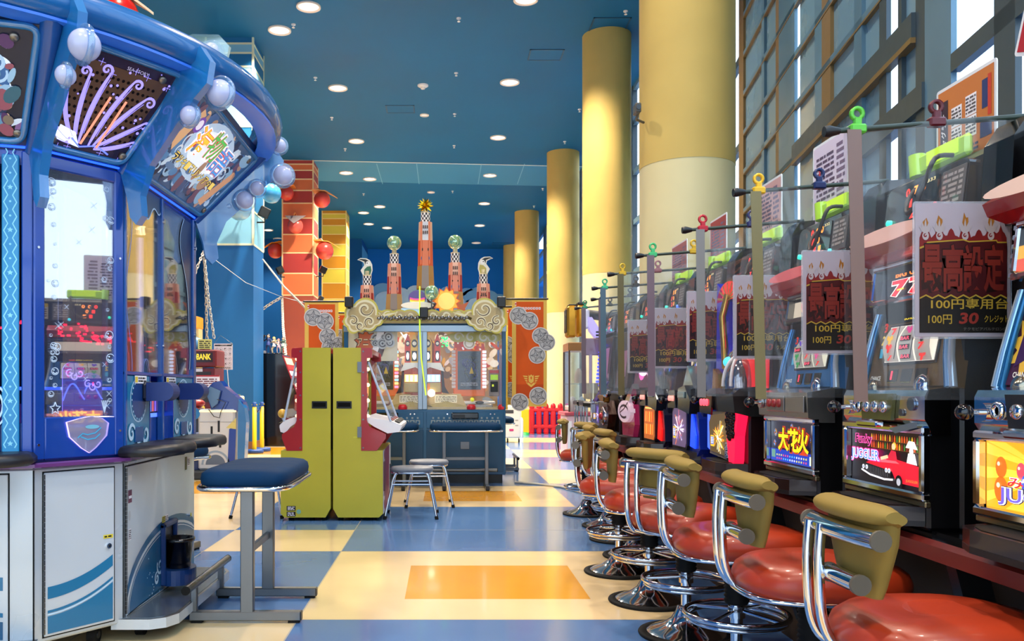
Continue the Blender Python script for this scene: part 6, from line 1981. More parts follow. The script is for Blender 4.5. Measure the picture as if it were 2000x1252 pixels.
def lower_door(t, bg, art):
    b = MB(FZ(.0, ZL0)); frame_bars(b, W2, ZL1 - ZL0, .026, CHROME, .03)
    b.box(.0, W2, -.02, .0, .0, .02, mat('#9a8f70', .2, .9), .004); b.build('lower_door', t)
    b = MB(FZ(-.004, ZL0)); b.box(.026, W2 - .026, .026, ZL1 - ZL0 - .026, -.01, .0, glow(bg, .9))
    art(b, .03, W2 - .03, .03, ZL1 - ZL0 - .03); b.build('lit_panel', t)
def upper_door(t, face, side, reel_bg, lean=.2, h=.27, z0=.465, paint=None, names='321'):
    Z = FZ(.055, z0, lean)
    b = MB(Z)
    b.prism([(.0, 0), (W2, 0), (W2 - .03, h), (.03, h)], -.05, 0, mat(face, .3, 0, .1, .1, 4))
    b.build('upper_door', t)
    for s in (0, 1):
        b = MB(Z); u = lambda x: x if s == 0 else W2 - x
        P = [(u(-.01), -.005, .0), (u(.012), .09, .012), (u(.03), .19, .016), (u(.035), h, .012)]
        for q_, (dx_, hx_) in enumerate(((-.012, '#c8d4dc'), (.0, side), (.012, '#2a6a98'))):
            b.tube([(x + (dx_ if s == 0 else -dx_) * 1.1, y, z + .004 * (q_ == 1)) for x, y, z in P], [.013, .011, .010, .009], mat(hx_, .15, .6, .06), 8)
        b.build('side_light', t)
    b = MB(Z)       # three reels behind a window
    b.box(.12, .45, .075, .225, 0, .006, mat('#2a2018', .3), .003); b.box(.13, .44, .085, .215, .004, .008, glow(reel_bg, .55))
    SY = ('#d83028', '#5a3aa8', '#1c1c1c', '#e0a820', '#d04a8a', '#2f8a48')
    R = random.Random(int(YC.index(min(YC, key=lambda y: abs(y - t.location.y)))) + 3)
    for q in range(3):
        u0 = .137 + q * .102
        b.add([(u0 + (.0 if r_ % 2 == 0 else .092), .086 + .127 * (r_ // 2) / 6, .009 + .02 * math.sin(PI * (r_ // 2) / 6)) for r_ in range(14)], [(2 * i, 2 * i + 1, 2 * i + 3, 2 * i + 2) for i in range(6)], glow('#b8b2a8', .25), True)
        b.ribbon([(u0 - .003, .09), (u0 - .008, .15), (u0 - .003, .21)], .006, mat('#141414', .3), .032)
        for r_ in range(4):
            v = .10 + r_ * .031; kind = R.randrange(4)
            z = .0095 + .02 * math.sin(PI * (v - .086) / .127) + .002
            if kind == 0:
                b.rect(u0 + .014, u0 + .078, v - .009, v + .010, mat('#1a1014', .4), z + .001); b.text('BAR', u0 + .018, u0 + .074, v - .006, v + .007, glow('#f0506a', .8), z + .0025, .02)
            elif kind == 1:
                b.text('7', u0 + .03, u0 + .062, v - .012, v + .013, glow('#e02820', .8), z + .001, .05)
            else:
                c = glow(R.choice(SY), .6)
                for d in ((0, 0), (.011, .006), (-.011, .006), (0, -.009)):
                    b.disc(u0 + .046 + d[0], v + d[1], .009, c, z + .001 + abs(d[0]) * .03, n=10)
    b.build('reel_window', t)
    b = MB(Z)       # digits below, numbers at the side
    for q in range(3):
        b.box(.16 + q * .09, .225 + q * .09, .015, .06, 0, .004, mat('#2c2416', .3), .002)
        b.ribbon([(.165 + q * .09, .012), (.22 + q * .09, .012)], .004, GOLD, .002)
    b.text('1', .185, .195, .022, .053, glow('#ff3048', 1.6), .005, .03)
    for q, ch in enumerate(names):
        b.text(ch, .072, .098, .20 - q * .048, .235 - q * .048, mat(('#d83a2a', '#e0c040', '#3fa0c0')[q], .4, 0, .3), .003, .04)
    b.text('CHANCE', .045, .115, .02, .036, mat('#d8d8d0', .4, 0, .3), .003, .02)
    b.text('BONUS GAME', .2, .33, .238, .252, glow('#f0d020', .9), .003, .02); b.rect(.335, .38, .238, .252, glow('#e03a20', .9), .003)
    if paint: paint(b)
    b.build('game_panel', t)
    b = MB(Z); b.lathe([(.035, 0), (.035, .012), (.02, .02), (0, .022)], CHROME, 18, (.41, .0, .01)); b.build('bet_button', t); b = MB(Z); b.lathe([(.025, 0), (.025, .012), (0, .02)], mat('#a8a08c', .2, .9), 16, (.1, -.005, .012)); b.build('bet_button', t)
def lamp_box(t, z0, h, bg, art, lean=.12, fm=None):
    b = MB(FZ(.10, z0, lean)); frame_bars(b, W2 - .06, h, .02, fm or CHROME, .045, .005, .03); b.box(.03, W2 - .03, 0, h, -.08, .0, BLACK)
    for s in (.012, W2 - .012):
        for q in range(6): b.box(s - .012, s + .012, .01 + q * h / 6.2, .008 + (q + .7) * h / 6.2, -.03, .03, mat('#a8b8d0', .2, .7), .003)
    b.build('lamp_box', t)
    b = MB(FZ(.10, z0, lean)); b.box(.05, W2 - .05, .02, h - .02, .0, .012, glow(bg, .8)); art(b, .055, W2 - .055, .022, h - .022); b.build('lamp_picture', t)
def hood(t, z0, h, col, top):
    Z = frame((.10, HW, 0), (1, 0, 0), (0, 0, 1))
    b = MB(Z); b.prism([(-.03, z0), (-.085, z0 + .02), (-.10, z0 + h * .55), (-.03, z0 + h), (.1, z0 + h), (.1, z0)], .0, W2, mat(col, .25, 0, .08, .05, 3, coat=.4)); b.build('hood', t)
    b = MB(FZ(.0, z0 + h * .5)); b.poly(ell(HW, h * .22, HW * .92, h * .24, 0, 2 * PI, 24)[:-1], mat(top, .3, 0, .25), .012); b.build('hood_light', t)
# ---- pictures
def art_circus(b, x0, x1, y0, y1):
    w, h = x1 - x0, y1 - y0
    R = random.Random(1)
    for k in range(16):
        a = k * PI / 8
        b.poly([(x0 + w * .55, y0 + h * .6), (min(x1, max(x0, x0 + w * .55 + w * math.cos(a))), min(y1, max(y0, y0 + h * .6 + h * math.sin(a)))), (min(x1, max(x0, x0 + w * .55 + w * math.cos(a + .18))), min(y1, max(y0, y0 + h * .6 + h * math.sin(a + .18))))], glow('#f7c23c', .9), .001)
    for u, v, r, c in ((.13, .62, .13, '#e8661c'), (.13, .28, .16, '#e8661c'), (.30, .60, .10, '#d8485a'), (.34, .42, .11, '#2f5ab8'), (.78, .62, .13, '#2f9a58')):
        b.disc(x0 + u * w, y0 + v * h, r * h, glow(c, .85), .002 + u * .002, r * h * 1.25); b.disc(x0 + u * w - r * h * .3, y0 + v * h + r * h * .4, r * h * .25, glow('#f8d8b0', .9), .0045 + u * .002)
    u, v = x0 + .52 * w, y0 + .56 * h       # plain striped top hat and a bow
    b.poly([(u - .16 * h, v), (u + .16 * h, v), (u + .2 * h, v + .36 * h), (u - .2 * h, v + .36 * h)], glow('#f4f0f0', .9), .005)
    for k in range(4):
        b.poly([(u - .15 * h + k * .08 * h, v), (u - .11 * h + k * .08 * h, v), (u - .13 * h + k * .09 * h, v + .36 * h), (u - .185 * h + k * .10 * h, v + .36 * h)], glow('#b02a34', .9), .006)
    b.rect(u - .17 * h, u + .17 * h, v - .02 * h, v + .08 * h, glow('#28409a', .9), .007); b.poly(ell(u, v - .03 * h, .3 * h, .05 * h, 0, 2 * PI, 18)[:-1], glow('#f4f0f0', .9), .0065)
    for k in range(3): b.star(u - .09 * h + k * .09 * h, v + .03 * h, .035 * h, .015 * h, 5, glow('#ffffff', 1), .008)
    for k, ch in enumerate('みんなの'):
        b.text(ch, x0 + w * (.20 + k * .15), x0 + w * (.35 + k * .15), y0 + h * .33, y0 + h * .50, glow('#ffffff', 1), .009, .06); b.text(ch, x0 + w * (.21 + k * .15), x0 + w * (.34 + k * .15), y0 + h * .34, y0 + h * .49, glow(('#d82838', '#e84a20', '#f08a18', '#d82838')[k], .9), .0105, .015)
    b.text('JUGGLER', x0 + w * .13, x0 + w * .96, y0 + h * .04, y0 + h * .35, mat('#2a1a4a', .4), .0112, .09); b.text('JUGGLER', x0 + w * .135, x0 + w * .955, y0 + h * .05, y0 + h * .34, glow('#f4f4fa', 1), .0125, .055)
    b.text('JUGGLER', x0 + w * .14, x0 + w * .95, y0 + h * .06, y0 + h * .33, glow('#6a5ac8', .9), .014, .015)
def art_funky(b, x0, x1, y0, y1):
    w, h = x1 - x0, y1 - y0; q = lambda u, v: (x0 + u * w, y0 + v * h)
    R = random.Random(6)
    b.rect(x0, x1, y0 + h * .62, y1, glow('#1c0e0a', .8), .001)
    for r_ in range(2):
        b.rect(x0 + w * .3, x1, y0 + h * (.66 + .15 * r_), y0 + h * (.67 + .15 * r_), glow('#6a3a18', .8), .002)
        for k in range(22):
            u = .3 + k * .032; b.poly([q(u, .67 + .15 * r_), q(u + .02, .67 + .15 * r_), q(u + .02, .74 + .15 * r_), q(u + .013, .79 + .15 * r_), q(u + .007, .79 + .15 * r_), q(u, .74 + .15 * r_)], glow(R.choice(('#c8501c', '#3a6a2a', '#c89a28', '#7a2a1c', '#a84a20')), .8), .0025)
    b.poly([q(.22, .34), q(.40, .48), q(.62, .50), q(.80, .46), q(.99, .40), q(.99, .05), q(.66, .06), q(.60, .25), q(.28, .24)], glow('#e0182c', .9), .004)
    b.poly([q(.40, .46), q(.62, .49), q(.70, .42), q(.45, .40)], glow('#ff5a64', .9), .005)
    b.poly([q(.18, .36), q(.60, .26), q(.58, .12), q(.22, .18)], glow('#1c1c20', .6), .0055)
    for k in range(14): b.poly([q(.22 + k * .025, .32 - k * .006), q(.225 + k * .025, .32 - k * .006), q(.235 + k * .024, .16 - k * .002), q(.23 + k * .024, .16 - k * .002)], glow('#5a5a60', .7), .006)
    b.ribbon([q(.17, .20), q(.3, .12), q(.5, .08), q(.62, .10)], h * .035, glow('#e8e8f0', .9), .0062)
    for u in (.20, .25, .53, .57): b.disc(*q(u, .26), h * .045, glow('#e8e8f0', .9), .0065); b.disc(*q(u, .26), h * .025, glow('#8090a8', .8), .0072)
    b.disc(*q(.70, .08), h * .13, mat('#141414', .4), .0066); b.disc(*q(.70, .08), h * .07, glow('#b0b0b8', .7), .0075)
    b.poly([q(.53, .46), q(.60, .66), q(.66, .64), q(.68, .46)], glow('#c01c34', .9), .0064); b.disc(*q(.63, .73), h * .06, glow('#e8b890', .9), .0067); b.disc(*q(.64, .75), h * .065, glow('#e8a830', .9), .0063)
    b.poly([q(.45, .5), q(.55, .56), q(.56, .50), q(.46, .44)], glow('#e8b890', .9), .0066)
    b.poly([q(.80, .46), q(.82, .64), q(.90, .64), q(.93, .44)], glow('#f0e8e8', .9), .0064); b.disc(*q(.86, .68), h * .07, glow('#f0d8d0', .9), .0068); b.poly([q(.79, .74), q(.94, .72), q(.90, .86), q(.83, .87)], glow('#e8e4e0', .9), .0075)
    b.text('Funky', *[q(.08, 0)[0], q(.34, 0)[0]], q(0, .68)[1], q(0, .92)[1], glow('#ff5ab0', 1), .008, .07, .1); b.text('Funky', q(.09, 0)[0], q(.33, 0)[0], q(0, .69)[1], q(0, .91)[1], mat('#2a1420', .4), .009, .02, .1)
    b.text('JUGGLER', q(.02, 0)[0], q(.46, 0)[0], q(0, .34)[1], q(0, .64)[1], glow('#ff4aa8', 1), .0095, .12); b.text('JUGGLER', q(.03, 0)[0], q(.45, 0)[0], q(0, .36)[1], q(0, .62)[1], glow('#f4f6ff', 1), .0105, .06); b.text('JUGGLER', q(.03, 0)[0], q(.45, 0)[0], q(0, .37)[1], q(0, .61)[1], glow('#4a78d8', .9), .0115, .012)
    b.text('JUGGLER', q(.80, 0)[0], q(.95, 0)[0], q(0, .10)[1], q(0, .16)[1], glow('#d87a30', .8), .0095, .02)
def art_hanabi(b, x0, x1, y0, y1):
    w, h = x1 - x0, y1 - y0; q = lambda u, v: (x0 + u * w, y0 + v * h); R = random.Random(2)
    b.rect(x0, x1, y0, y0 + h * .3, glow('#1c3aa8', .8), .001); b.rect(x0, x1, y0 + h * .62, y1, glow('#2a2c3c', .7), .001)
    for u, v, r in ((.12, .72, .10), (.5, .90, .08), (.66, .84, .09), (.93, .62, .11), (.95, .35, .09), (.1, .45, .08)):
        for k in range(14):
            a = k * PI / 7; b.ribbon([(q(u, v)[0] + r * h * .3 * math.cos(a), q(u, v)[1] + r * h * .3 * math.sin(a)), (q(u, v)[0] + r * h * math.cos(a), q(u, v)[1] + r * h * math.sin(a))], h * .012, glow(R.choice(('#e0a838', '#c86a28', '#6aa0e8')), .9), .002)
    for k, ch in enumerate('大花火'):
        u0, u1 = .20 + k * .22, .44 + k * .22
        b.text(ch, q(u0 - .02, 0)[0], q(u1 + .02, 0)[0], q(0, .24)[1], q(0, .90)[1], glow('#b83a1c', .9), .003 + k * .0004, .11)
        b.text(ch, q(u0 - .005, 0)[0], q(u1 + .005, 0)[0], q(0, .27)[1], q(0, .87)[1], mat('#20100c', .4), .0045 + k * .0004, .07)
        b.text(ch, q(u0, 0)[0], q(u1, 0)[0], q(0, .28)[1], q(0, .86)[1], glow('#f0c81c', 1), .006 + k * .0004, .03)
    for r_ in range(2):
        for k in range(14):
            b.disc(*q(.16 + k * .05, .16 - r_ * .09), h * .026, glow(('#f0e040', '#f04a5a', '#58b8f0', '#f0f0f0')[(k // 3 + r_) % 4], .9), .003, n=10)
    b.rect(*[q(.03, 0)[0], q(.12, 0)[0]], q(0, .08)[1], q(0, .28)[1], glow('#5a8a78', .8), .003); b.rect(q(.88, 0)[0], q(.98, 0)[0], q(0, .03)[1], q(0, .24)[1], glow('#c8e8c0', .9), .003)
def art_777(b, x0, x1, y0, y1):
    w, h = x1 - x0, y1 - y0
    for k in range(3):
        u0 = x0 + w * (.16 + k * .27)
        b.text('7', u0 - .006, u0 + w * .25 + .006, y0 + h * .06, y0 + h * .66, glow('#fff0e0', 1.2), .0135, .1, .1); b.text('7', u0, u0 + w * .25, y0 + h * .08, y0 + h * .64, glow('#ff2030', 1.2), .015, .05, .1); b.ribbon([(u0 + w * .1, y0 + h * .3), (u0 + w * .2, y0 + h * .32)], h * .05, glow('#ffd040', 1.4), .0165)
    b.text('BIG CHANCE', x0 + w * .2, x1 - w * .12, y0 + h * .74, y0 + h * .94, glow('#ff7a20', 1.3), .0135, .03)
def art_orange(b, x0, x1, y0, y1):
    w, h = x1 - x0, y1 - y0
    b.rect(x0, x1, y0, y1, glow('#f2a818', .9), .0125); b.rect(x0, x1, y0, y0 + h * .35, glow('#e0481c', .9), .0128)
    b.star(x0 + w * .12, y0 + h * .72, h * .14, h * .06, 5, glow('#f8d860', 1), .0132); b.disc(x0 + w * .2, y0 + h * .4, h * .16, glow('#e8301c', .9), .0134); b.disc(x0 + w * .55, y0 + h * .5, h * .3, glow('#f8e088', 1), .0136)
def art_streak(cols, seed, stripes=False):
    def f(b, x0, x1, y0, y1):
        w, h = x1 - x0, y1 - y0; R = random.Random(seed)
        if stripes:
            for r_ in range(2):
                for k in range(9):
                    u = x0 + w * (.05 + k * .1); v0 = y0 + h * (.12 + r_ * .40); b.poly([(u, v0), (u + w * .07, v0), (u + w * .085, v0 + h * .32), (u + w * .015, v0 + h * .32)], glow(cols[(k + r_) % len(cols)], 1.1), .002)
            b.rect(x0 + w * .1, x1 - w * .1, y0 + h * .93, y0 + h * .97, glow('#ffd070', 1), .002)
            return
        cx, cy = x0 + w * .55, y0 + h * .45
        for k in range(46):
            a = R.uniform(0, 2 * PI); r0, r1 = R.uniform(.02, .2) * h, R.uniform(.2, .55) * h
            P = [(cx + r0 * math.cos(a), cy + r0 * math.sin(a)), (cx + r1 * math.cos(a + .05), cy + r1 * math.sin(a + .05))]
            P = [(min(x1, max(x0, x)), min(y1, max(y0, y))) for x, y in P]
            b.ribbon(P, [h * R.uniform(.01, .03), h * R.uniform(.02, .06)], glow(R.choice(cols), 1.0), .002 + k * .0001)
        b.disc(cx, cy, h * .06, glow('#fff4dc', 1.4), .008)
        b.rect(x0 + w * .10, x0 + w * .34, y0 + h * .18, y0 + h * .5, glow('#e0b030', .9), .0082); b.rect(x0 + w * .13, x0 + w * .31, y0 + h * .24, y0 + h * .46, glow('#2f5ac0', .9), .009); b.lines(x0 + w * .14, x0 + w * .30, y0 + h * .26, y0 + h * .45, 4, glow('#e8e8f8', .9), .0098, 2)
    return f
# ---- machine 1 and 2, 3
m = base_machine('slot machine with orange striped-hat picture and violet lettering, nearest of the row', 0)
lower_door(m, '#f0a020', art_circus); control_chrome(m, '#141518')
def paintA(b):
    b.star(.10, .11, .10, .06, 9, mat('#d8a838', .4, 0, .25), .0015); b.poly([(.04, .05), (.13, .09), (.12, .16), (.06, .16)], mat('#3a1a48', .4, 0, .2), .002)
upper_door(m, '#4a2238', '#9cc8ea', '#e8dfc8', paint=paintA)
lamp_box(m, .755, .17, '#f2b020', art_orange); hood(m, .925, .10, '#7a0c14', '#d8b8a8')
m = base_machine('slot machine with red car picture and pink-outlined lettering', 1)
lower_door(m, '#120a10', art_funky); control_chrome(m, '#4a4c20')
upper_door(m, '#5a4420', '#9cc8ea', '#efe8dc')
lamp_box(m, .755, .15, '#14101c', art_777); hood(m, .91, .11, '#8a1018', '#e0b0a0')
m = base_machine('slot machine with big yellow fireworks characters on a navy picture', 2)
lower_door(m, '#0e1230', art_hanabi)
b = MB(frame((0, HW, 0), (1, 0, 0), (0, 0, 1))); b.prism([(.0, ZC0 - .02), (-.05, ZC0), (-.055, ZC1 - .01), (.06, ZC1 + .01), (.06, ZC0 - .02)], 0, W2, mat('#a8a9a6', .22, .9)); b.build('control_panel', m)
b = MB(FZ(-.056, 0)); b.box(.12, .32, ZC0 + .02, ZC1 - .025, 0, .006, mat('#8a8a84', .3, .7), .003); b.box(.33, .52, ZC0 + .02, ZC1 - .025, 0, .005, mat('#9a9a92', .3, .7), .003); b.build('button_plate', m)
for q in range(3):
    b = MB(FZ(-.062, 0)); b.lathe([(.019, 0), (.017, .01), (0, .011)], mat('#7a2020', .25, 0, .2), 16, (.16 + q * .055, (ZC0 + ZC1) / 2, 0)); b.build('stop_button', m)
lever(m, .05, (ZC0 + ZC1) / 2, -.055)
upper_door(m, '#236096', '#5a9ad8', '#d8d8c8'); lamp_box(m, .755, .13, '#c8b8a0', art_streak(('#a03020', '#e8e0c0'), 3), .12, mat('#8a8a88', .25, .8)); hood(m, .89, .10, '#a01420', '#d05a5a')
# ---- machine 4: glowing red side, chrome dome, blue and gold topper
m = base_machine('slot machine with glowing red skull-shaped side lamp and amber picture', 3, '#1c0a0c')
b = MB(FZ(-.03, ZL0 - .02)); P = [(.02, .02), (.36, .0), (.36, .24), (.30, .27), (.04, .25), (.0, .2)]
b.prism(P, -.03, .01, mat('#b8b4b0', .2, .6)); b.prism([(x * .9 + .018, y * .86 + .02) for x, y in P], .01, .016, glow('#5a4a30', .7)); art_streak(('#f0c030', '#f8e080', '#e08a20', '#fff0c0', '#a86a20'), 9)(b.at(FZ(-.047, ZL0 - .02)), .05, .32, .03, .22); b.build('lit_panel', m)
b = MB(FZ(-.03, ZL0 - .02)); b.prism([(-.02, .05), (.02, .04), (.02, .25), (-.02, .26)], -.02, .012, glow('#3a5cff', 1.4)); b.build('blue_light', m)
b = MB(FZ(-.03, ZL0 - .02)); P = [(.33, .30), (.50, .34), (.54, .26), (.49, .14), (.48, .02), (.45, -.05), (.40, -.03), (.36, .12)]
b.prism(P, -.02, .03, glow('#f0143c', 1.15)); b.build('red_light', m)
b = MB(FZ(-.06, ZL0 - .02)); R = random.Random(3)
for k in range(60):
    a = R.uniform(0, 2 * PI); r = R.random() ** .5
    b.sphere((.43 + .055 * r * math.cos(a), .22 + .085 * r * math.sin(a) * (1 if math.sin(a) > 0 else 1.2), .0), .016, mat('#1c1618', .12, .5), 8, 6)
b.build('skull_ornament', m)
b = MB(FZ(-.05, ZL0)); R = random.Random(4)
for k in range(40): b.sphere((.335 + R.uniform(-.02, .02), -.01 + R.uniform(0, .09), .0), .008, CHROME, 6, 5)
b.build('studs', m)
b = MB(frame((0, HW, 0), (1, 0, 0), (0, 0, 1))); b.prism([(.0, ZC0 - .02), (-.08, ZC0), (-.09, ZC1 - .02), (-.05, ZC1 + .01), (.06, ZC1 + .02), (.06, ZC0 - .02)], .06, W2, mat('#8a8a8c', .12, .95)); b.build('control_panel', m)
b = MB(FZ(-.09, 0)); b.prism([(.02, ZC0 - .01), (.22, ZC0 - .02), (.24, ZC1 - .03), (.02, ZC1 - .01)], 0, .01, BLACKG); b.build('button_plate', m)
for q in range(3):
    b = MB(FZ(-.101, 0)); b.lathe([(.02, 0), (.018, .006), (0, .007)], glow('#ff4858', 1.5), 16, (.06 + q * .05, (ZC0 + ZC1) / 2 - .01, 0)); b.build('stop_button', m)
lever(m, -.03, ZC0 + .06, -.05)
b = MB(); b.lathe([(.085, 0), (.088, .04), (.075, .10), (.05, .145), (.02, .165), (0, .168)], mat('#a8a0a0', .1, .9), 22, (.0, -.12, .455))
b.build('dome', m)
b = MB()
for a in (-.7, 0, .7): b.tube([(.0 + .09 * math.cos(PI + a) * math.cos(t), -.12 + .09 * math.sin(PI + a) * math.cos(t), .47 + .16 * math.sin(t)) for t in [q * PI / 14 for q in range(8)]], .008, WHITE, 6)
b.build('dome_rib', m)
b = MB(FZ(.08, .46)); b.prism([(.30, 0), (.52, .0), (.54, .3), (.46, .42), (.40, .3), (.34, .22)], -.02, .05, glow('#d01018', .9)); b.build('red_wing', m)
b = MB(FZ(.06, .45)); b.prism([(.0, .0), (.20, .0), (.24, .2), (.16, .34), (.10, .55), (.02, .60)], -.02, .06, mat('#1420a8', .15, .2, .25, .2, 6, coat=.5)); b.build('blue_wing', m)
b = MB(FZ(.05, .45)); b.prism([(.02, .0), (.14, .0), (.12, .09), (.04, .12)], -.0, .08, mat('#b87a18', .2, .8)); b.tube([(.16, .12, .05), (.2, .26, .07), (.17, .4, .07), (.2, .52, .05)], .02, mat('#c89a48', .15, .9)); b.build('gold_trim', m)
b = MB(FZ(.02, .92)); b.poly(ell(.2, .02, .18, .1, 0, PI, 18), glow('#c8281c', .8), .02)
for k in range(7):
    a = PI * (k + .5) / 7; b.ribbon([(.2, .02), (.2 + .17 * math.cos(a), .02 + .095 * math.sin(a))], .012, mat('#d8a028', .2, .7), .023)
b.prism(ell(.2, .02, .19, .11, 0, PI, 18), -.08, .012, mat('#b8862a', .2, .8)); b.build('fan_crest', m)
b = MB(FZ(.03, .60)); b.lathe([(.075, 0), (.07, .02), (.045, .04), (0, .05)], mat('#b0b4a8', .1, .8), 20, (.26, .0, 0)); b.sphere((.26, 0, .045), .03, glow('#40c8e8', .9), 12, 8); b.build('crystal', m)
b = MB(FZ(.1, .47)); b.box(.0, W2, 0, .5, -.05, -.01, mat('#2a0a14', .3)); b.build('backing', m)
# ---- machines 5 and 6: framed screens with swept side lamps
def hexmachine(k, lab, body, sidec, bg, art, body2):
    m = base_machine(lab, k, body)
    b = MB(FZ(-.03, ZL0 - .02)); P = [(.02, .0), (.34, .0), (.36, .03), (.36, .24), (.31, .29), (.08, .29), (.02, .24)]
    b.prism(P, -.03, .01, mat('#2a2a30', .25, .5)); Q = [(.19 + (x - .19) * .88, .145 + (y - .145) * .88) for x, y in P]; b.prism(Q, .01, .014, glow(bg, .8)); art(b.at(FZ(-.0445, ZL0 - .02)), .06, .32, .025, .255); b.build('lit_panel', m)
    b = MB(FZ(-.01, ZL0 - .02)); b.prism([(.34, .0), (.48, -.04), (.56, .02), (.53, .2), (.45, .32), (.36, .36)], -.05, .01, mat(body2, .25, .1, 0, .05, 3, coat=.4)); b.build('side_fairing', m)
    b = MB(FZ(-.022, ZL0 - .02)); b.prism([(.39, .03), (.49, .02), (.50, .10), (.455, .2), (.42, .24)], -.0, .01, glow(sidec, 1.1)); b.build('side_lamp', m)
    b = MB(FZ(-.05, 0)); b.prism([(.05, ZC0 - .0), (.23, ZC0 - .0), (.22, ZC1), (.08, ZC1)], -.06, .03, mat('#4a4a50', .15, .9)); b.build('button_plate', m)
    for q in range(3):
        b = MB(FZ(-.081, 0)); b.lathe([(.018, 0), (.016, .006), (0, .007)], glow('#e88a80', 1.0), 16, (.10 + q * .045, (ZC0 + ZC1) / 2 + .005, 0)); b.build('stop_button', m)
    b = MB(FZ(-.02, 0)); b.prism([(.24, ZC0), (.50, ZC0 - .03), (.52, ZC0 + .05), (.40, ZC1 + .03), (.26, ZC1 + .01)], -.06, .05, mat('#6a7278', .12, .95)); b.box(.28, .42, ZC1 - .05, ZC1 - .01, .05, .06, mat('#8aa8a8', .2, .3), .004); b.build('control_panel', m)
    b = MB(FZ(-.0, .44)); b.prism([(.24, .0), (.50, .02), (.36, .16)], -.02, .04, mat('#a8b4b4', .12, .8)); b.build('wing_glass', m)
    lever(m, -.02, ZC0 + .05, -.04)
    b = MB(FZ(.05, .45, .15)); b.prism([(.0, .0), (W2, .0), (W2 - .04, .5), (.04, .5)], -.05, 0, mat(body2, .25, .1, 0, .1, 3, coat=.3)); b.box(.10, .44, .10, .34, 0, .01, mat('#1a1a22', .2, coat=.5)); b.build('upper_door', m)
    b = MB(FZ(.035, .45, .15)); R = random.Random(k)
    for q in range(14): b.disc(.13 + R.random() * .28, .13 + R.random() * .18, R.uniform(.01, .03), glow(R.choice(('#c04a3a', '#4a5ac8', '#d8c8a8', '#7a6a90')), .5), .001 + q * .0002)
    b.rect(.14, .4, .38, .46, glow('#c83a48', .6), .002); b.build('upper_screen', m)
    return m
hexmachine(4, 'slot machine with violet misty picture and a glowing blue side lamp', '#0c1a5c', '#1a44f0', '#5a4a68', art_streak(('#c8b8d8', '#8a78a8', '#c86a48', '#e8d8e0', '#5a4a90'), 14), '#12309a')
hexmachine(5, 'slot machine with red and orange flame strips and a red side lamp', '#141428', '#e01410', '#a85a28', art_streak(('#f08a30', '#e03a20', '#f0b850', '#d82818'), 15, True), '#1a1c3a')
# ---- machine 7: pink winged, 8: brown with purple card, 9: blue lamps
m = base_machine('pink and white winged slot machine left of the red flame-strip machine', 6)
b = MB(FZ(-.02, ZL0 - .02)); b.prism([(.05, -.02), (.42, -.02), (.5, .1), (.46, .26), (.1, .26), (.02, .14)], -.04, .02, mat('#a82858', .2, .3, .15, .15, 6, coat=.5)); b.build('pink_body', m)
b = MB(FZ(-.05, ZL0 + .12)); b.prism(ell(.24, .06, .24, .09, 0, 2 * PI, 24)[:-1], -.02, .02, mat('#e8c8d8', .12, .4, .3)); b.ribbon(ell(.24, .06, .16, .05, .3, PI * 1.7, 20), .018, mat('#3a2030', .3), .022); b.ribbon([(.1, .05), (.24, .08), (.4, .14)], .012, mat('#5a2a40', .3), .022); b.build('white_wing', m)
b = MB(FZ(-.03, .36)); b.prism([(.0, -.02), (.22, .0), (.5, .14), (.52, .10), (.3, -.06)], -.02, .03, CHROME); b.sphere((.1, .02, .03), .03, BLACKG, 12, 8); b.build('chrome_wing', m)
b = MB(FZ(.06, .47, .12)); b.prism([(.0, 0), (W2, 0), (W2 - .04, .45), (.04, .45)], -.05, 0, mat('#6a2444', .25, .2, .1, .1, 3)); b.disc(.27, .2, .14, glow('#e858b0', .9), .002); b.disc(.27, .2, .09, mat('#2a1420', .2), .003); b.sphere((.42, .12, .03), .03, glow('#ffd8f0', 3), 12, 8); b.build('upper_door', m)
m = base_machine('dark brown slot machine with a chrome dial and slanted purple card', 7, '#20120c')
b = MB(FZ(-.06, ZL0)); b.prism([(.04, .0), (.40, -.02), (.5, .14), (.38, .26), (.06, .26), (.0, .14)], -.04, .03, mat('#3a1c10', .25, .4, 0, .1, 5, coat=.4)); b.build('lower_body', m)
b = MB(FZ(-.09, ZL0 + .1)); b.lathe([(.085, 0), (.085, .02), (.06, .03), (.05, .015), (0, .01)], mat('#b8aab0', .1, .95), 22, (.3, .02, 0)); b.sphere((.3, .02, .02), .035, mat('#b83a40', .2, .4), 12, 8); b.build('dial', m)
b = MB(FZ(-.13, .34, .6)); b.box(-.02, .16, .0, .22, 0, .012, mat('#2c1a6a', .35), .003)
for k in range(6): b.rect(.03, .11, .02 + k * .032, .036 + k * .032, mat('#5a48a8', .4), .0135)
b.build('purple_card', m)
b = MB(FZ(-.1, .36)); b.box(.1, .4, -.02, .05, -.04, .02, mat('#a87a30', .2, .9), .01); b.sphere((.45, .06, .0), .04, CHROME, 12, 8); b.build('gold_bar', m)
b = MB(FZ(.06, .47, .12)); b.prism([(.0, 0), (W2, 0), (W2 - .04, .45), (.04, .45)], -.05, 0, mat('#2a2024', .25, .2)); b.rect(.12, .42, .1, .34, glow('#8a5a70', .4), .002); b.build('upper_door', m)
m = base_machine('furthest slot machine with rows of blue lamps beside chrome tubes', 8)
lower_door(m, '#2a2448', art_streak(('#8a6ac8', '#c8b8e0', '#4a3a90'), 22)); control_chrome(m, '#1a1a1c')
b = MB(FZ(.05, .47, .1)); b.box(.0, W2, .0, .5, -.05, 0, mat('#14141c', .25, .2), .01); b.rect(.12, .42, .1, .4, glow('#a86a90', .4), .002); b.build('upper_door', m)
b = MB(FZ(.04, .48, .1))
for k in range(12):
    for u in (.01, .05): b.sphere((u, .02 + k * .038, .01), .014, glow('#2838ff', 2.5), 8, 6)
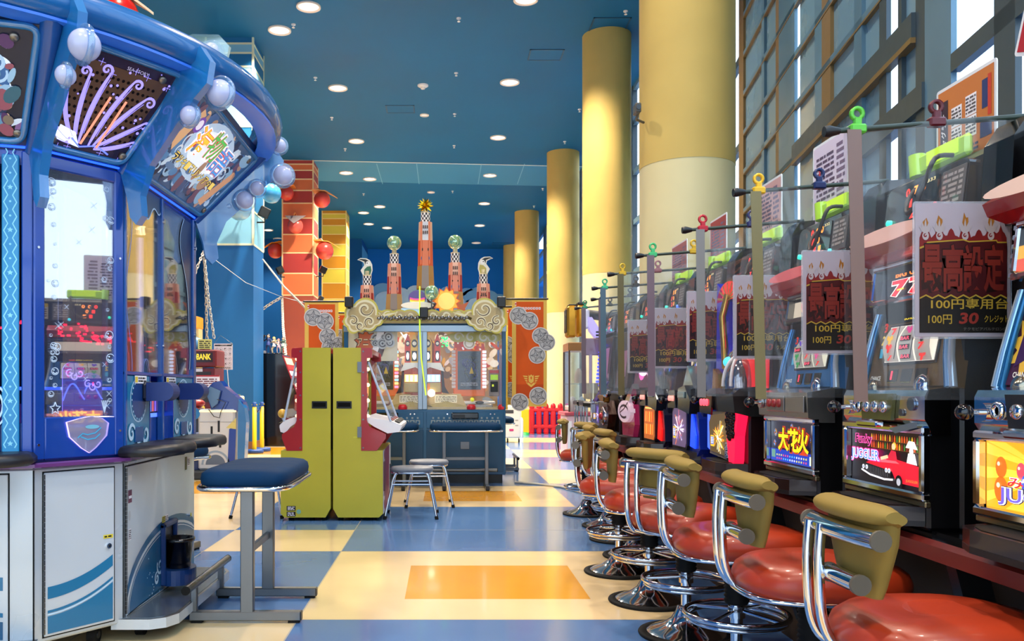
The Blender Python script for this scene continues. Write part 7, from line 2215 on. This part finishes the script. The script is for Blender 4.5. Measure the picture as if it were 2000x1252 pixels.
b.build('blue_lamps', m)
for k in range(3):
    b = MB(); b.cyl((-.08, -.2 + k * .16, .36), (-.08, -.2 + k * .16, .52), .045, mat('#c8c0a0', .2, .5), 14); b.build('candle_lamp', m)
# ---- lantern-like topper sign at the far end
p = at(1124, 628, 8.9)
t = thing('topper_sign', 'gold lantern-shaped sign hung out at the far end of the slot row', 'sign', (p.x, 8.9, p.z))
GW = mat('#c8902c', .2, .7, .1, .15, 12)
b = MB(); b.box(-.10, .0, -.1, .1, -.17, .16, GW, .02); b.box(.0, .10, -.07, .13, -.16, .17, GW, .03); b.build('lantern', t)
b = MB(frame((-.10, .1, 0), (0, -1, 0), (0, 0, 1))); b.box(.02, .18, -.12, .12, 0, .008, mat('#3a2a14', .3), .003); b.swirl(.1, .03, .05, .02, GOLD, .009); b.swirl(.1, -.06, .04, .016, GOLD, .009, 1.3, 2); b.build('plaque', t)
b = MB(); b.box(.02, .11, -.05, .12, .17, .20, BLACK, .006); b.box(-.08, -.0, -.08, .08, .16, .175, BLACK, .005); b.build('cap', t)
b = MB(); b.box(.085, .14, -.06, .12, -.08, .13, mat('#c8c8dc', .3, 0, .25), .02); b.build('white_side', t)
b = MB(); b.prism([(0, 0), (1, 0), (1, .01), (0, .01)], 0, .01, BLACK) if False else None
b.tube([(.14, .05, .08), (.32, -.02, .05), (.45, -.1, .02)], .05, BLACK, 8); b.build('arm', t)
b = MB(XZ(-.08)); b.prism([(.12, .04), (.16, .04), (.42, -.36), (.36, -.38), (.14, -.10)], -.12, 0, glow('#a89ad8', .7)); b.lines(.2, .3, -.2, -.1, 3, BLACK, .002, 3); b.build('lit_bar', t)
b = MB(XZ(-.09)); b.box(.05, .24, -.36, -.18, -.03, 0, mat('#7a5a68', .3, 0, .05, .1, 4), .01); b.build('pink_card', t)

# ---- data counters, cords, tags and stickers along the valance
CORD = mat('#0c0c0c', .5)
SIGNS = []
for k in range(9):
    y = YC[k]
    t = thing('data_counter', ('data counter with red digits above the orange hat machine', 'data counter with red digits above the red car machine', 'data counter above the fireworks machine', 'data counter above the red-lit skull machine', 'data counter above the violet picture machine', 'data counter above the flame-strip machine', 'data counter above the pink winged machine', 'data counter above the brown machine', 'data counter above the furthest blue-lamp machine')[k], 'data counter', (MX + .17, y, 1.90))
    Z = frame((-.02, HW - .02, -.085), (0, -1, 0), (.12, 0, 1))
    b = MB(Z); b.prism(rr2d(.0, .5, .0, .18, .03), -.03, .035, mat('#3a3634', .25, .2, 0, .05, 3, coat=.5)); b.build('case', t)
    b = MB(Z); b.prism(rr2d(.10, .34, .02, .165, .01), .035, .039, mat('#141112', .15, coat=.5))
    R = random.Random(k)
    for r_ in range(3):
        for q in range(2 + (r_ == 0)):
            b.text(str(R.choice((0, 0, 1, 2, 7))), .14 + q * .05 + r_ * .02, .165 + q * .05 + r_ * .02, .125 - r_ * .042, .155 - r_ * .042, glow('#ff2a1c' if q == 0 else '#ff8a30', 1.8), .0395, .03)
    b.text(str(334 - k), .27, .32, .148, .16, glow('#d8c890', .8), .0395, .01)
    b.build('display', t)
    b = MB(Z); b.box(.36, .49, .02, .16, .035, .04, mat('#5a5654', .3, 0, .1), .002); b.lines(.37, .48, .04, .15, 6, mat('#a8a4a0', .4), .0408, k + 3); b.build('info_card', t)
    for u, v, c in ((.045, .03, '#28e8c0'), (.36, .005, ('#38d8e8', '#4a7aff')[k % 2])):
        b = MB(Z); b.lathe([(.013, .03), (.011, .048), (0, .052)], glow(c, 1.0), 12, (u, v + .02, 0)); b.build('signal_lamp', t)
    b = MB(); b.tube(crom([(-.0, -.10, .14), (-.06, -.10, .13), (-.09, -.09, .05), (-.10, -.05, -.02), (-.09, .02, -.03), (-.07, .05, .02), (-.04, .06, .06)], 4), .008, CORD, 8); b.build('cord', t)
    b = MB(frame((.0, -.28, -.05), (0, -1, 0), (.0, 0, 1))); b.box(.0, .11, .0, .13, 0, .002, mat('#d8cfb0', .5)); b.rect(.0, .11, .10, .13, mat('#d8b83a', .5), .003); b.lines(.01, .10, .015, .09, 4, mat('#6a5a40', .5), .003, k); b.text('注意', .035, .075, .106, .125, mat('#a02a1c', .5), .004, .02)
    o = b.build('sticker', t)
    if k in (1, 2, 3, 4, 5):
        b = MB(); yy = y
        b.box(-.0, .03, -.14, .16, -.0, .075, clear('#c8ff10', .75, .06), .012); b.cyl((.01, .16, .0), (.01, .17, .08), .03, clear('#c8ff10', .8, .06))
        b.at(frame((-.001, .12, .01), (0, -1, 0), (0, 0, 1))); b.rect(.03, .22, .01, .06, glow('#c8f020', .35), .001)
        o = b.build('fluorescent_tag', None, (MX + .19, yy, 2.032))
        tag(o, ('', 'fluorescent yellow-green tag on the valance above the red car machine', 'fluorescent yellow tag above the fireworks machine', 'fluorescent yellow tag above the red-lit skull machine', 'fluorescent yellow tag above the violet picture machine', 'fluorescent yellow tag above the flame-strip machine')[k], 'tag')
def sign(px0, px1, zb, hh, X, lab, col, edge, kind, tilt=0.0):
    ya, yb = X * FOC / (px0 - PX), X * FOC / (px1 - PX)
    t = thing('machine_sign', lab, 'sign', (X, ya, zb))
    wd = ya - yb
    Z = frame((0, 0, 0), (0, -1, 0), (.0, 0, 1)) @ Matrix.Rotation(tilt, 4, 'Z')
    b = MB(Z); b.prism(rr2d(-.012, wd + .012, 0, hh, .012), -.004, 0, mat('#e8ecf0', .25, 0, 0, 0, 8, coat=.4)); b.rect(0, wd, .012, hh - .012, mat(col, .5), .001)
    R = random.Random(int(px0))
    if kind == 'plan':
        b.rect(.015, .06, .03, hh - .05, mat('#3a2a34', .5), .002)
        b.at(Z @ Matrix.Translation((.05, .05, 0)) @ Matrix.Rotation(PI / 2, 4, 'Z')); b.text('ジャグラー', .0, hh * .5, -.0, .028, PAPER, .003, .02); b.at(Z)
        for u, v in ((.08, .45), (.08, .2), (.16, .5), (.16, .25)):
            b.rect(u, u + .06, v * hh, v * hh + .07, PAPER, .002); b.lines(u + .003, u + .057, v * hh + .005, v * hh + .065, 5, mat('#5a5458', .5), .003, int(u * 100))
        b.rect(wd - .07, wd - .01, .05, hh * .35, mat('#2c3a6a', .5), .002); b.lines(.08, wd - .08, .02, .05, 2, mat('#2c2a50', .5), .002, 3); b.rect(wd - .06, wd - .03, hh * .5, hh - .05, mat('#2c3a6a', .5), .002); b.rect(wd - .03, wd - .012, hh * .4, hh - .04, mat('#c8402a', .5), .002)
    elif kind == 'list':
        b.lines(.03, wd - .12, .10, hh - .06, 9, mat('#5a4a64', .5), .002, 4); b.lines(wd - .10, wd - .02, .05, hh - .04, 10, mat('#7a6a84', .5), .002, 5); b.rect(.06, .075, .2, .26, mat('#c83040', .5), .003); b.lines(.02, wd * .7, .03, .09, 3, mat('#3a2a40', .5), .002, 8)
    else:
        b.text('特別仕様', .03, wd - .03, hh * .55, hh * .85, mat('#e8c030', .4), .002, .03); b.lines(.03, wd - .03, .05, hh * .45, 4, mat('#e8d8c0', .5), .002, 6)
    b.build('sheet', t)
    b = MB(); b.box(.005, .02, -wd * .6, -wd * .4, -.0, .03, BLACK); b.build('holder', t)
sign(1833, 1942, 2.035, .29, 1.78, 'orange laminated machine sign with small white tables standing on the valance', '#c8783a', 0, 'plan')
sign(1590, 1655, 2.035, .38, 1.78, 'white printed sheet standing on the valance left of the orange sign', '#d8cfe4', 0, 'list')
sign(1478, 1525, 2.035, .36, 1.78, 'pinkish sheet standing on the valance behind the second clear divider', '#c8a0a0', 0, 'list')
sign(1388, 1418, 2.035, .34, 1.78, 'red sheet standing on the valance behind the third clear divider', '#a84a44', 0, 'list')
sign(1313, 1341, 2.035, .33, 1.78, 'reddish sheet standing on the valance behind the fourth clear divider', '#a86a6a', 0, 'list')
sign(1985, 2110, 2.30, .36, 1.80, 'red laminated sign with yellow characters cut by the right picture edge', '#b01c2c', 0, 'red', -.35)
MB().box(-.01, .01, -.12, -.1, -.30, .02, BLACK).build('stalk', [o for o in bpy.data.objects if o.name.startswith('machine_sign')][-1])

# ---- clear dividers hung from rods, each with a poster
CLIPC = ('#5ab83a', '#e0b020', '#b01c2c', '#3fae6a', '#c8a020', '#3aa878', '#2a2a2a', '#2f8a60')
def poster_mesh(b, w, h, z):  # paper and print colours darkened to stand in for backlit shade
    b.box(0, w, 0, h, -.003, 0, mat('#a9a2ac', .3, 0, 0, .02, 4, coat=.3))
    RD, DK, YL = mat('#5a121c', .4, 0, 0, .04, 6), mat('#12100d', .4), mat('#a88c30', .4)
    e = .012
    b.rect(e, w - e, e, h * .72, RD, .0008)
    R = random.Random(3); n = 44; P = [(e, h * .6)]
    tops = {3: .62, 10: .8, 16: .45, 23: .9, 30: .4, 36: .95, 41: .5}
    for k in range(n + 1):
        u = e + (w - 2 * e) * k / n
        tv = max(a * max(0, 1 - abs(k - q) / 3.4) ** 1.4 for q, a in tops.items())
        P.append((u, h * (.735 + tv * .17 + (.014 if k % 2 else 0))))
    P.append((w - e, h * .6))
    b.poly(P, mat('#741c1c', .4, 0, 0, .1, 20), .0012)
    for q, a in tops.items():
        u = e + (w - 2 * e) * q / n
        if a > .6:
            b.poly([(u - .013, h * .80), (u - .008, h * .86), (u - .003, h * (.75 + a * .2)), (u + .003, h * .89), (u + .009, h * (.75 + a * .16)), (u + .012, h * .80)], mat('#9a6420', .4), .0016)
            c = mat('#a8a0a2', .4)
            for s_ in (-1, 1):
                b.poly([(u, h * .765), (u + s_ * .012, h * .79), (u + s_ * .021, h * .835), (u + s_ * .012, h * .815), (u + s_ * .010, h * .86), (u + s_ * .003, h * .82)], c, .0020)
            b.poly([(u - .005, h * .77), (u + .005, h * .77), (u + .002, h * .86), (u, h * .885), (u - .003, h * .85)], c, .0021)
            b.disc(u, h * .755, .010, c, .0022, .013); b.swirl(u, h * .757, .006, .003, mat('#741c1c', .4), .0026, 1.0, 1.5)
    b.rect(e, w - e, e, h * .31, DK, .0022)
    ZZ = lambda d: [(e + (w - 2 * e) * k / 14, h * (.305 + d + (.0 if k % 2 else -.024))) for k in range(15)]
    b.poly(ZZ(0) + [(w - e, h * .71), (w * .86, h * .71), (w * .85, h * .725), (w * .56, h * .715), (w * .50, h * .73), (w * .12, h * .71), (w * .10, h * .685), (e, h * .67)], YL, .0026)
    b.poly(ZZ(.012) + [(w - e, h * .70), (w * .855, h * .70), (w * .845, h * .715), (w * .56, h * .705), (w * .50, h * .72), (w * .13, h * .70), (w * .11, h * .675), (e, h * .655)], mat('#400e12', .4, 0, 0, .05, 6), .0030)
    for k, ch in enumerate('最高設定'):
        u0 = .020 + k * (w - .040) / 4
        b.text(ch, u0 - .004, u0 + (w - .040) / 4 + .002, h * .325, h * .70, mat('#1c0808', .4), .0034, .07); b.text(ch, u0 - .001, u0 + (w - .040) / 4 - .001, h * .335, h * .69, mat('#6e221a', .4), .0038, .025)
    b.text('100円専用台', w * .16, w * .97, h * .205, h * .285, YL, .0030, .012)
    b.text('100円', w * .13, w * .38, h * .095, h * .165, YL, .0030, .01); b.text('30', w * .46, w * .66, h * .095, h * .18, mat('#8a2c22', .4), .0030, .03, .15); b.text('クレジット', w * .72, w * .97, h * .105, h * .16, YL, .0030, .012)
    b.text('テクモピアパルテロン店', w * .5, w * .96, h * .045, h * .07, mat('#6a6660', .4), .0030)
SHEET = clear('#d4dae0', .05, .03, .05, .22)
for k in range(8):
    y = 2.56 + PIT * k
    x0 = (1.185, 1.18, 1.20, 1.15, 1.14, 1.17, 1.30, 1.28)[k]
    x1 = 1.70
    t = thing('clear_divider', 'clear plastic divider on a dark rod, ' + ('nearest, between orange hat and red car machines', 'second, between red car and fireworks machines', 'third one beyond the fireworks machine', 'fourth one beyond the red-lit machine', 'fifth one beyond the violet picture machine', 'sixth one beyond the flame-strip machine', 'seventh one beyond the pink machine', 'furthest of the row')[k], 'divider', (x0, y, 1.2))
    L_ = x1 - x0; zr = .835
    b = MB(); b.cyl((0, 0, zr), (L_ + .06, 0, zr + .045), .0085, mat('#2c3a30', .35), 10); b.build('rod', t)
    b = MB(); b.tube([(-.035, 0, zr - .002), (-.02, 0, zr - .001), (.012, 0, zr)], [.016, .018, .010], BLACK, 12); b.build('end_cap', t)
    b = MB()
    n = 14; vs = []
    for i in range(n + 1):
        u = i / n
        for j in range(7):
            v = j / 6.0
            wv = .010 * math.sin(u * 9 + k) * (1 - v) + .012 * math.sin(u * 4 + 2 * v + k * 2)
            vs.append((.03 + u * (L_ - .03), wv, (zr + .003 + .045 * u) * v + (.02) * (1 - v)))
    b.add(vs, [(i * 7 + j, (i + 1) * 7 + j, (i + 1) * 7 + j + 1, i * 7 + j + 1) for i in range(n) for j in range(6)], SHEET, True); b.build('sheet', t)
    b = MB(); tp = mat(('#7a625a', '#7c744c', '#7c7a78', '#6a5862', '#5c522c', '#466070', '#6a5c64', '#6a5c64')[k], .5)
    b.add([(.028 + (.0 if j % 2 == 0 else .042) + .02 * (1 - (j // 2) / 6.0) * (1 if k < 2 else .3), -.016, zr - (zr - .015) * (1 - (j // 2) / 6.0)) for j in range(14)] + [(.028 + (.0 if j % 2 == 0 else .042) + .02 * (1 - (j // 2) / 6.0) * (1 if k < 2 else .3), -.018, zr - (zr - .015) * (1 - (j // 2) / 6.0)) for j in range(14)],
          [(2 * i, 2 * i + 2, 2 * i + 3, 2 * i + 1) for i in range(6)] + [(14 + 2 * i, 15 + 2 * i, 17 + 2 * i, 16 + 2 * i) for i in range(6)], tp); b.build('edge_tape', t)
    for q, u in enumerate((.06, .30)):
        cm = mat(CLIPC[k] if q == 0 else ('#5a1c24', '#1c2a5a', '#2a2c5a', '#c8a020', '#8a3a3a', '#2a2a2a', '#2a2a2a', '#2a2a2a')[k], .3, .2)
        zz = zr + .045 * u / L_
        b = MB(); b.box(u - .02, u + .03, -.016, .016, zz - .014, zz + .014, cm, .005); b.box(u - .005, u + .018, -.008, .008, zz + .012, zz + .035, cm, .003)
        b.at(frame((u + .006, .004, zz + .048), (1, 0, 0), (0, 0, 1))); b.lathe([(.012, -.004), (.022, -.004), (.022, .008), (.012, .008), (.012, -.004)], cm, 16, caps=False); b.build('clip', t)
    # poster held by the sheet
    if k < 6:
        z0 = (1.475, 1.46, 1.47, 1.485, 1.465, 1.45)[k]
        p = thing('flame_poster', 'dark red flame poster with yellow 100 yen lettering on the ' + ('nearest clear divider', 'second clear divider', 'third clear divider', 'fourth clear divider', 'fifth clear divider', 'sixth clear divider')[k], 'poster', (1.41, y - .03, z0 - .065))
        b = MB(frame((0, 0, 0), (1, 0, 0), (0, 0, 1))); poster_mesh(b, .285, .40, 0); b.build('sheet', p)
        b = MB(frame((0, 0, 0), (1, 0, 0), (0, 0, 1))); b.prism(rr2d(-.006, .291, -.006, .406, .01), -.005, -.003, clear('#e8ecf4', .3, .1)); b.build('sleeve', p)
# a tape band hanging free at the far end
o = MB().box(-.015, .015, -.003, .0, -.36, .0, mat('#9a8290', .5)).build('hanging_tape', None, (at(1158, 0, 8.6).x, 8.75, 1.62)); tag(o, 'mauve tape strip hanging below the topper sign at the far end', 'tape')

# ================================================================ red slot stools
RSEAT = mat('#a43214', .38, 0, 0, .12, 2.5, coat=.15, bump=.03, bscale=9)
CAPM = mat('#5e574a', .45)
OLIVE = mat('#8a743a', .62, 0, 0, .08, 6, bump=.03, bscale=14)
def make_slot_stool():
    t = thing('slot_stool', 'red seated chrome stool with olive back pad, nearest, cut by the bottom right corner', 'stool')
    b = MB(); b.lathe([(.236, 0), (.240, .008), (.236, .016), (.19, .02), (.19, 0)], RUBBER, 40, caps=False); b.build('base_ring', t)
    b = MB(); b.lathe([(.205, .014), (.18, .03), (.12, .052), (.075, .085), (.052, .125), (.044, .15), (.03, .152)], CHROME, 36, caps=False); b.build('base_cone', t)
    b = MB(); b.lathe([(.026, .10), (.026, .36)], CHROME, 18, caps=False); b.build('pole', t)
    b = MB(); prof = [(.048, .33)]
    for k in range(11): prof += [(.054, .345 + k * .018), (.046, .354 + k * .018)]
    prof.append((.05, .545)); b.lathe(prof, RUBBER, 20); b.build('bellows', t)
    b = MB(); b.ring((0, 0, .285), .215, .0125, CHROME, 44, 10); b.ring((0, 0, .262), .205, .009, CHROME, 44, 8)
    for k in range(4):
        a = PI / 4 + k * PI / 2; b.cyl((.03 * math.cos(a), .03 * math.sin(a), .30), (.21 * math.cos(a), .21 * math.sin(a), .282), .008, CHROME, 8)
    b.lathe([(.036, .27), (.036, .32)], CHROME, 16); b.build('foot_ring', t)
    b = MB(); rings = []
    out = sell(.285, .235, .72, 44)
    for k, z in ((.90, .548), (.97, .556), (1.0, .58), (1.0, .605), (.96, .635), (.86, .656), (.66, .667), (.36, .668)):
        rings.append([(x * k, y * k, z - .012 * (x / .285) ** 2 * (1 if z > .6 else 0)) for x, y in out])
    b.loft([[(x + .02, y, z) for x, y, z in r_] for r_ in rings], RSEAT, True); b.build('seat', t)
    b = MB(); b.tube([(x * .93, y * .93, .546) for x, y in sell(.285, .235, .72, 40)], .009, CHROME, 8, True); b.box(-.16, .16, -.13, .13, .532, .549, BLACK); b.build('seat_pan', t)
    b = MB(); b.cyl((.02, -.05, .535), (.09, -.2, .50), .007, BLACK); b.box(.075, .10, -.25, -.19, .492, .504, BLACK, .004); b.build('height_lever', t)
    for s in (-1, 1):
        b = MB(); y = .088 + s * .034
        P = [(.05, y, .530), (-.16, y, .530), (-.225, y, .538), (-.268, y, .565), (-.292, y, .62), (-.30, y, .70), (-.302, y, .80), (-.296, y, .885)]
        b.tube(crom(P, 4), .0145, CHROME, 12); b.build('back_tube', t)
    b = MB(); b.tube([(-.282 + .012 * (q / 6.0) ** 2, -.195 + .37 * (q + 6) / 12.0, .880) for q in range(-6, 7)], .027, CHROME, 14, ry=.021)
    for yy, s_ in ((-.197, -1), (.177, 1)): b.cyl((-.27, yy - .004, .88), (-.27, yy + .004, .88), .027, CAPM, 16)
    b.build('upper_bar', t)
    b = MB(); b.tube([(-.272, -.10, .752), (-.272, .05, .752)], .024, CHROME, 16)
    for s in (-1, 1): b.lathe([(.025, 0), (.025, .01), (0, .014)], mat('#b8b0a4', .3, .9), 16, (0, 0, 0)) if False else b.cyl((-.272, -.025 + s * .075, .752), (-.272, -.025 + s * .087, .752), .027, CAPM, 16)
    b.build('lower_bar', t)
    b = MB()        # olive pad: roll over the bar, tapering down in front of it
    sec = []
    for q in range(-7, 8):
        y = q / 7.0 * .195; e = math.sqrt(max(0, 1 - (abs(q) / 7.4) ** 6)); xo = .02 * (q / 7.0) ** 2 * 1.2
        cx, cz = -.245 + xo, .934
        sec.append([(cx + .052 * e * math.cos(a), y * .93, cz + .028 * e * math.sin(a) - (.0 if math.cos(a) < .3 else .012 * e)) for a in [2 * PI * k / 18 for k in range(18)]])
    b.loft(sec, OLIVE, True)
    rings = []
    for z, hw, th in ((.93, .165, .03), (.86, .155, .03), (.80, .13, .028), (.74, .105, .024), (.71, .09, .018)):
        rings.append([(-.222 + th * x * .9 + (.012 * (y / hw) ** 2), y, z) for x, y in [(math.copysign(abs(math.cos(a)) ** .6, math.cos(a)), hw * math.copysign(abs(math.sin(a)) ** .5, math.sin(a))) for a in [2 * PI * k / 20 for k in range(20)]]])
    b.loft(rings, OLIVE, True)
    b.build('back_pad', t)
    return t
ss = make_slot_stool()
SPOTS = [(1.33, 2.27, .03, ''), (1.30, 2.98, 0, 'red seated stool with olive back pad before the red car slot machine'), (1.262, 3.65, -.05, 'red seated stool before the fireworks slot machine'),
         (1.233, 4.31, .60, 'red seated stool turned outward, wide olive back pad, before the skull-lamp machine'), (1.21, 4.99, -.12, 'red seated stool before the violet picture slot machine'),
         (1.197, 5.79, -.3, 'red seated stool turned aside before the flame-strip slot machine'), (1.43, 6.35, .1, 'red seated stool pushed in before the pink winged slot machine'),
         (1.45, 7.05, -.1, 'red seated stool pushed in before the brown slot machine'), (1.50, 7.75, .3, 'red seated stool, its back pad seen between two nearer pads, far in the row'),
         (1.43, 8.5, -.2, 'furthest red seated stool, standing apart at the left end of the row')]
for i, (x, y, a, l) in enumerate(SPOTS):
    if i == 0: ss.location = (x, y, 0); ss.rotation_euler = (0, 0, a)
    else: dup(ss, (x, y, 0), a, l)
for o in bpy.data.objects:
    if o.name.startswith('slot_stool') and o.parent is None: o['group'] = 'red slot stools along the slot row'
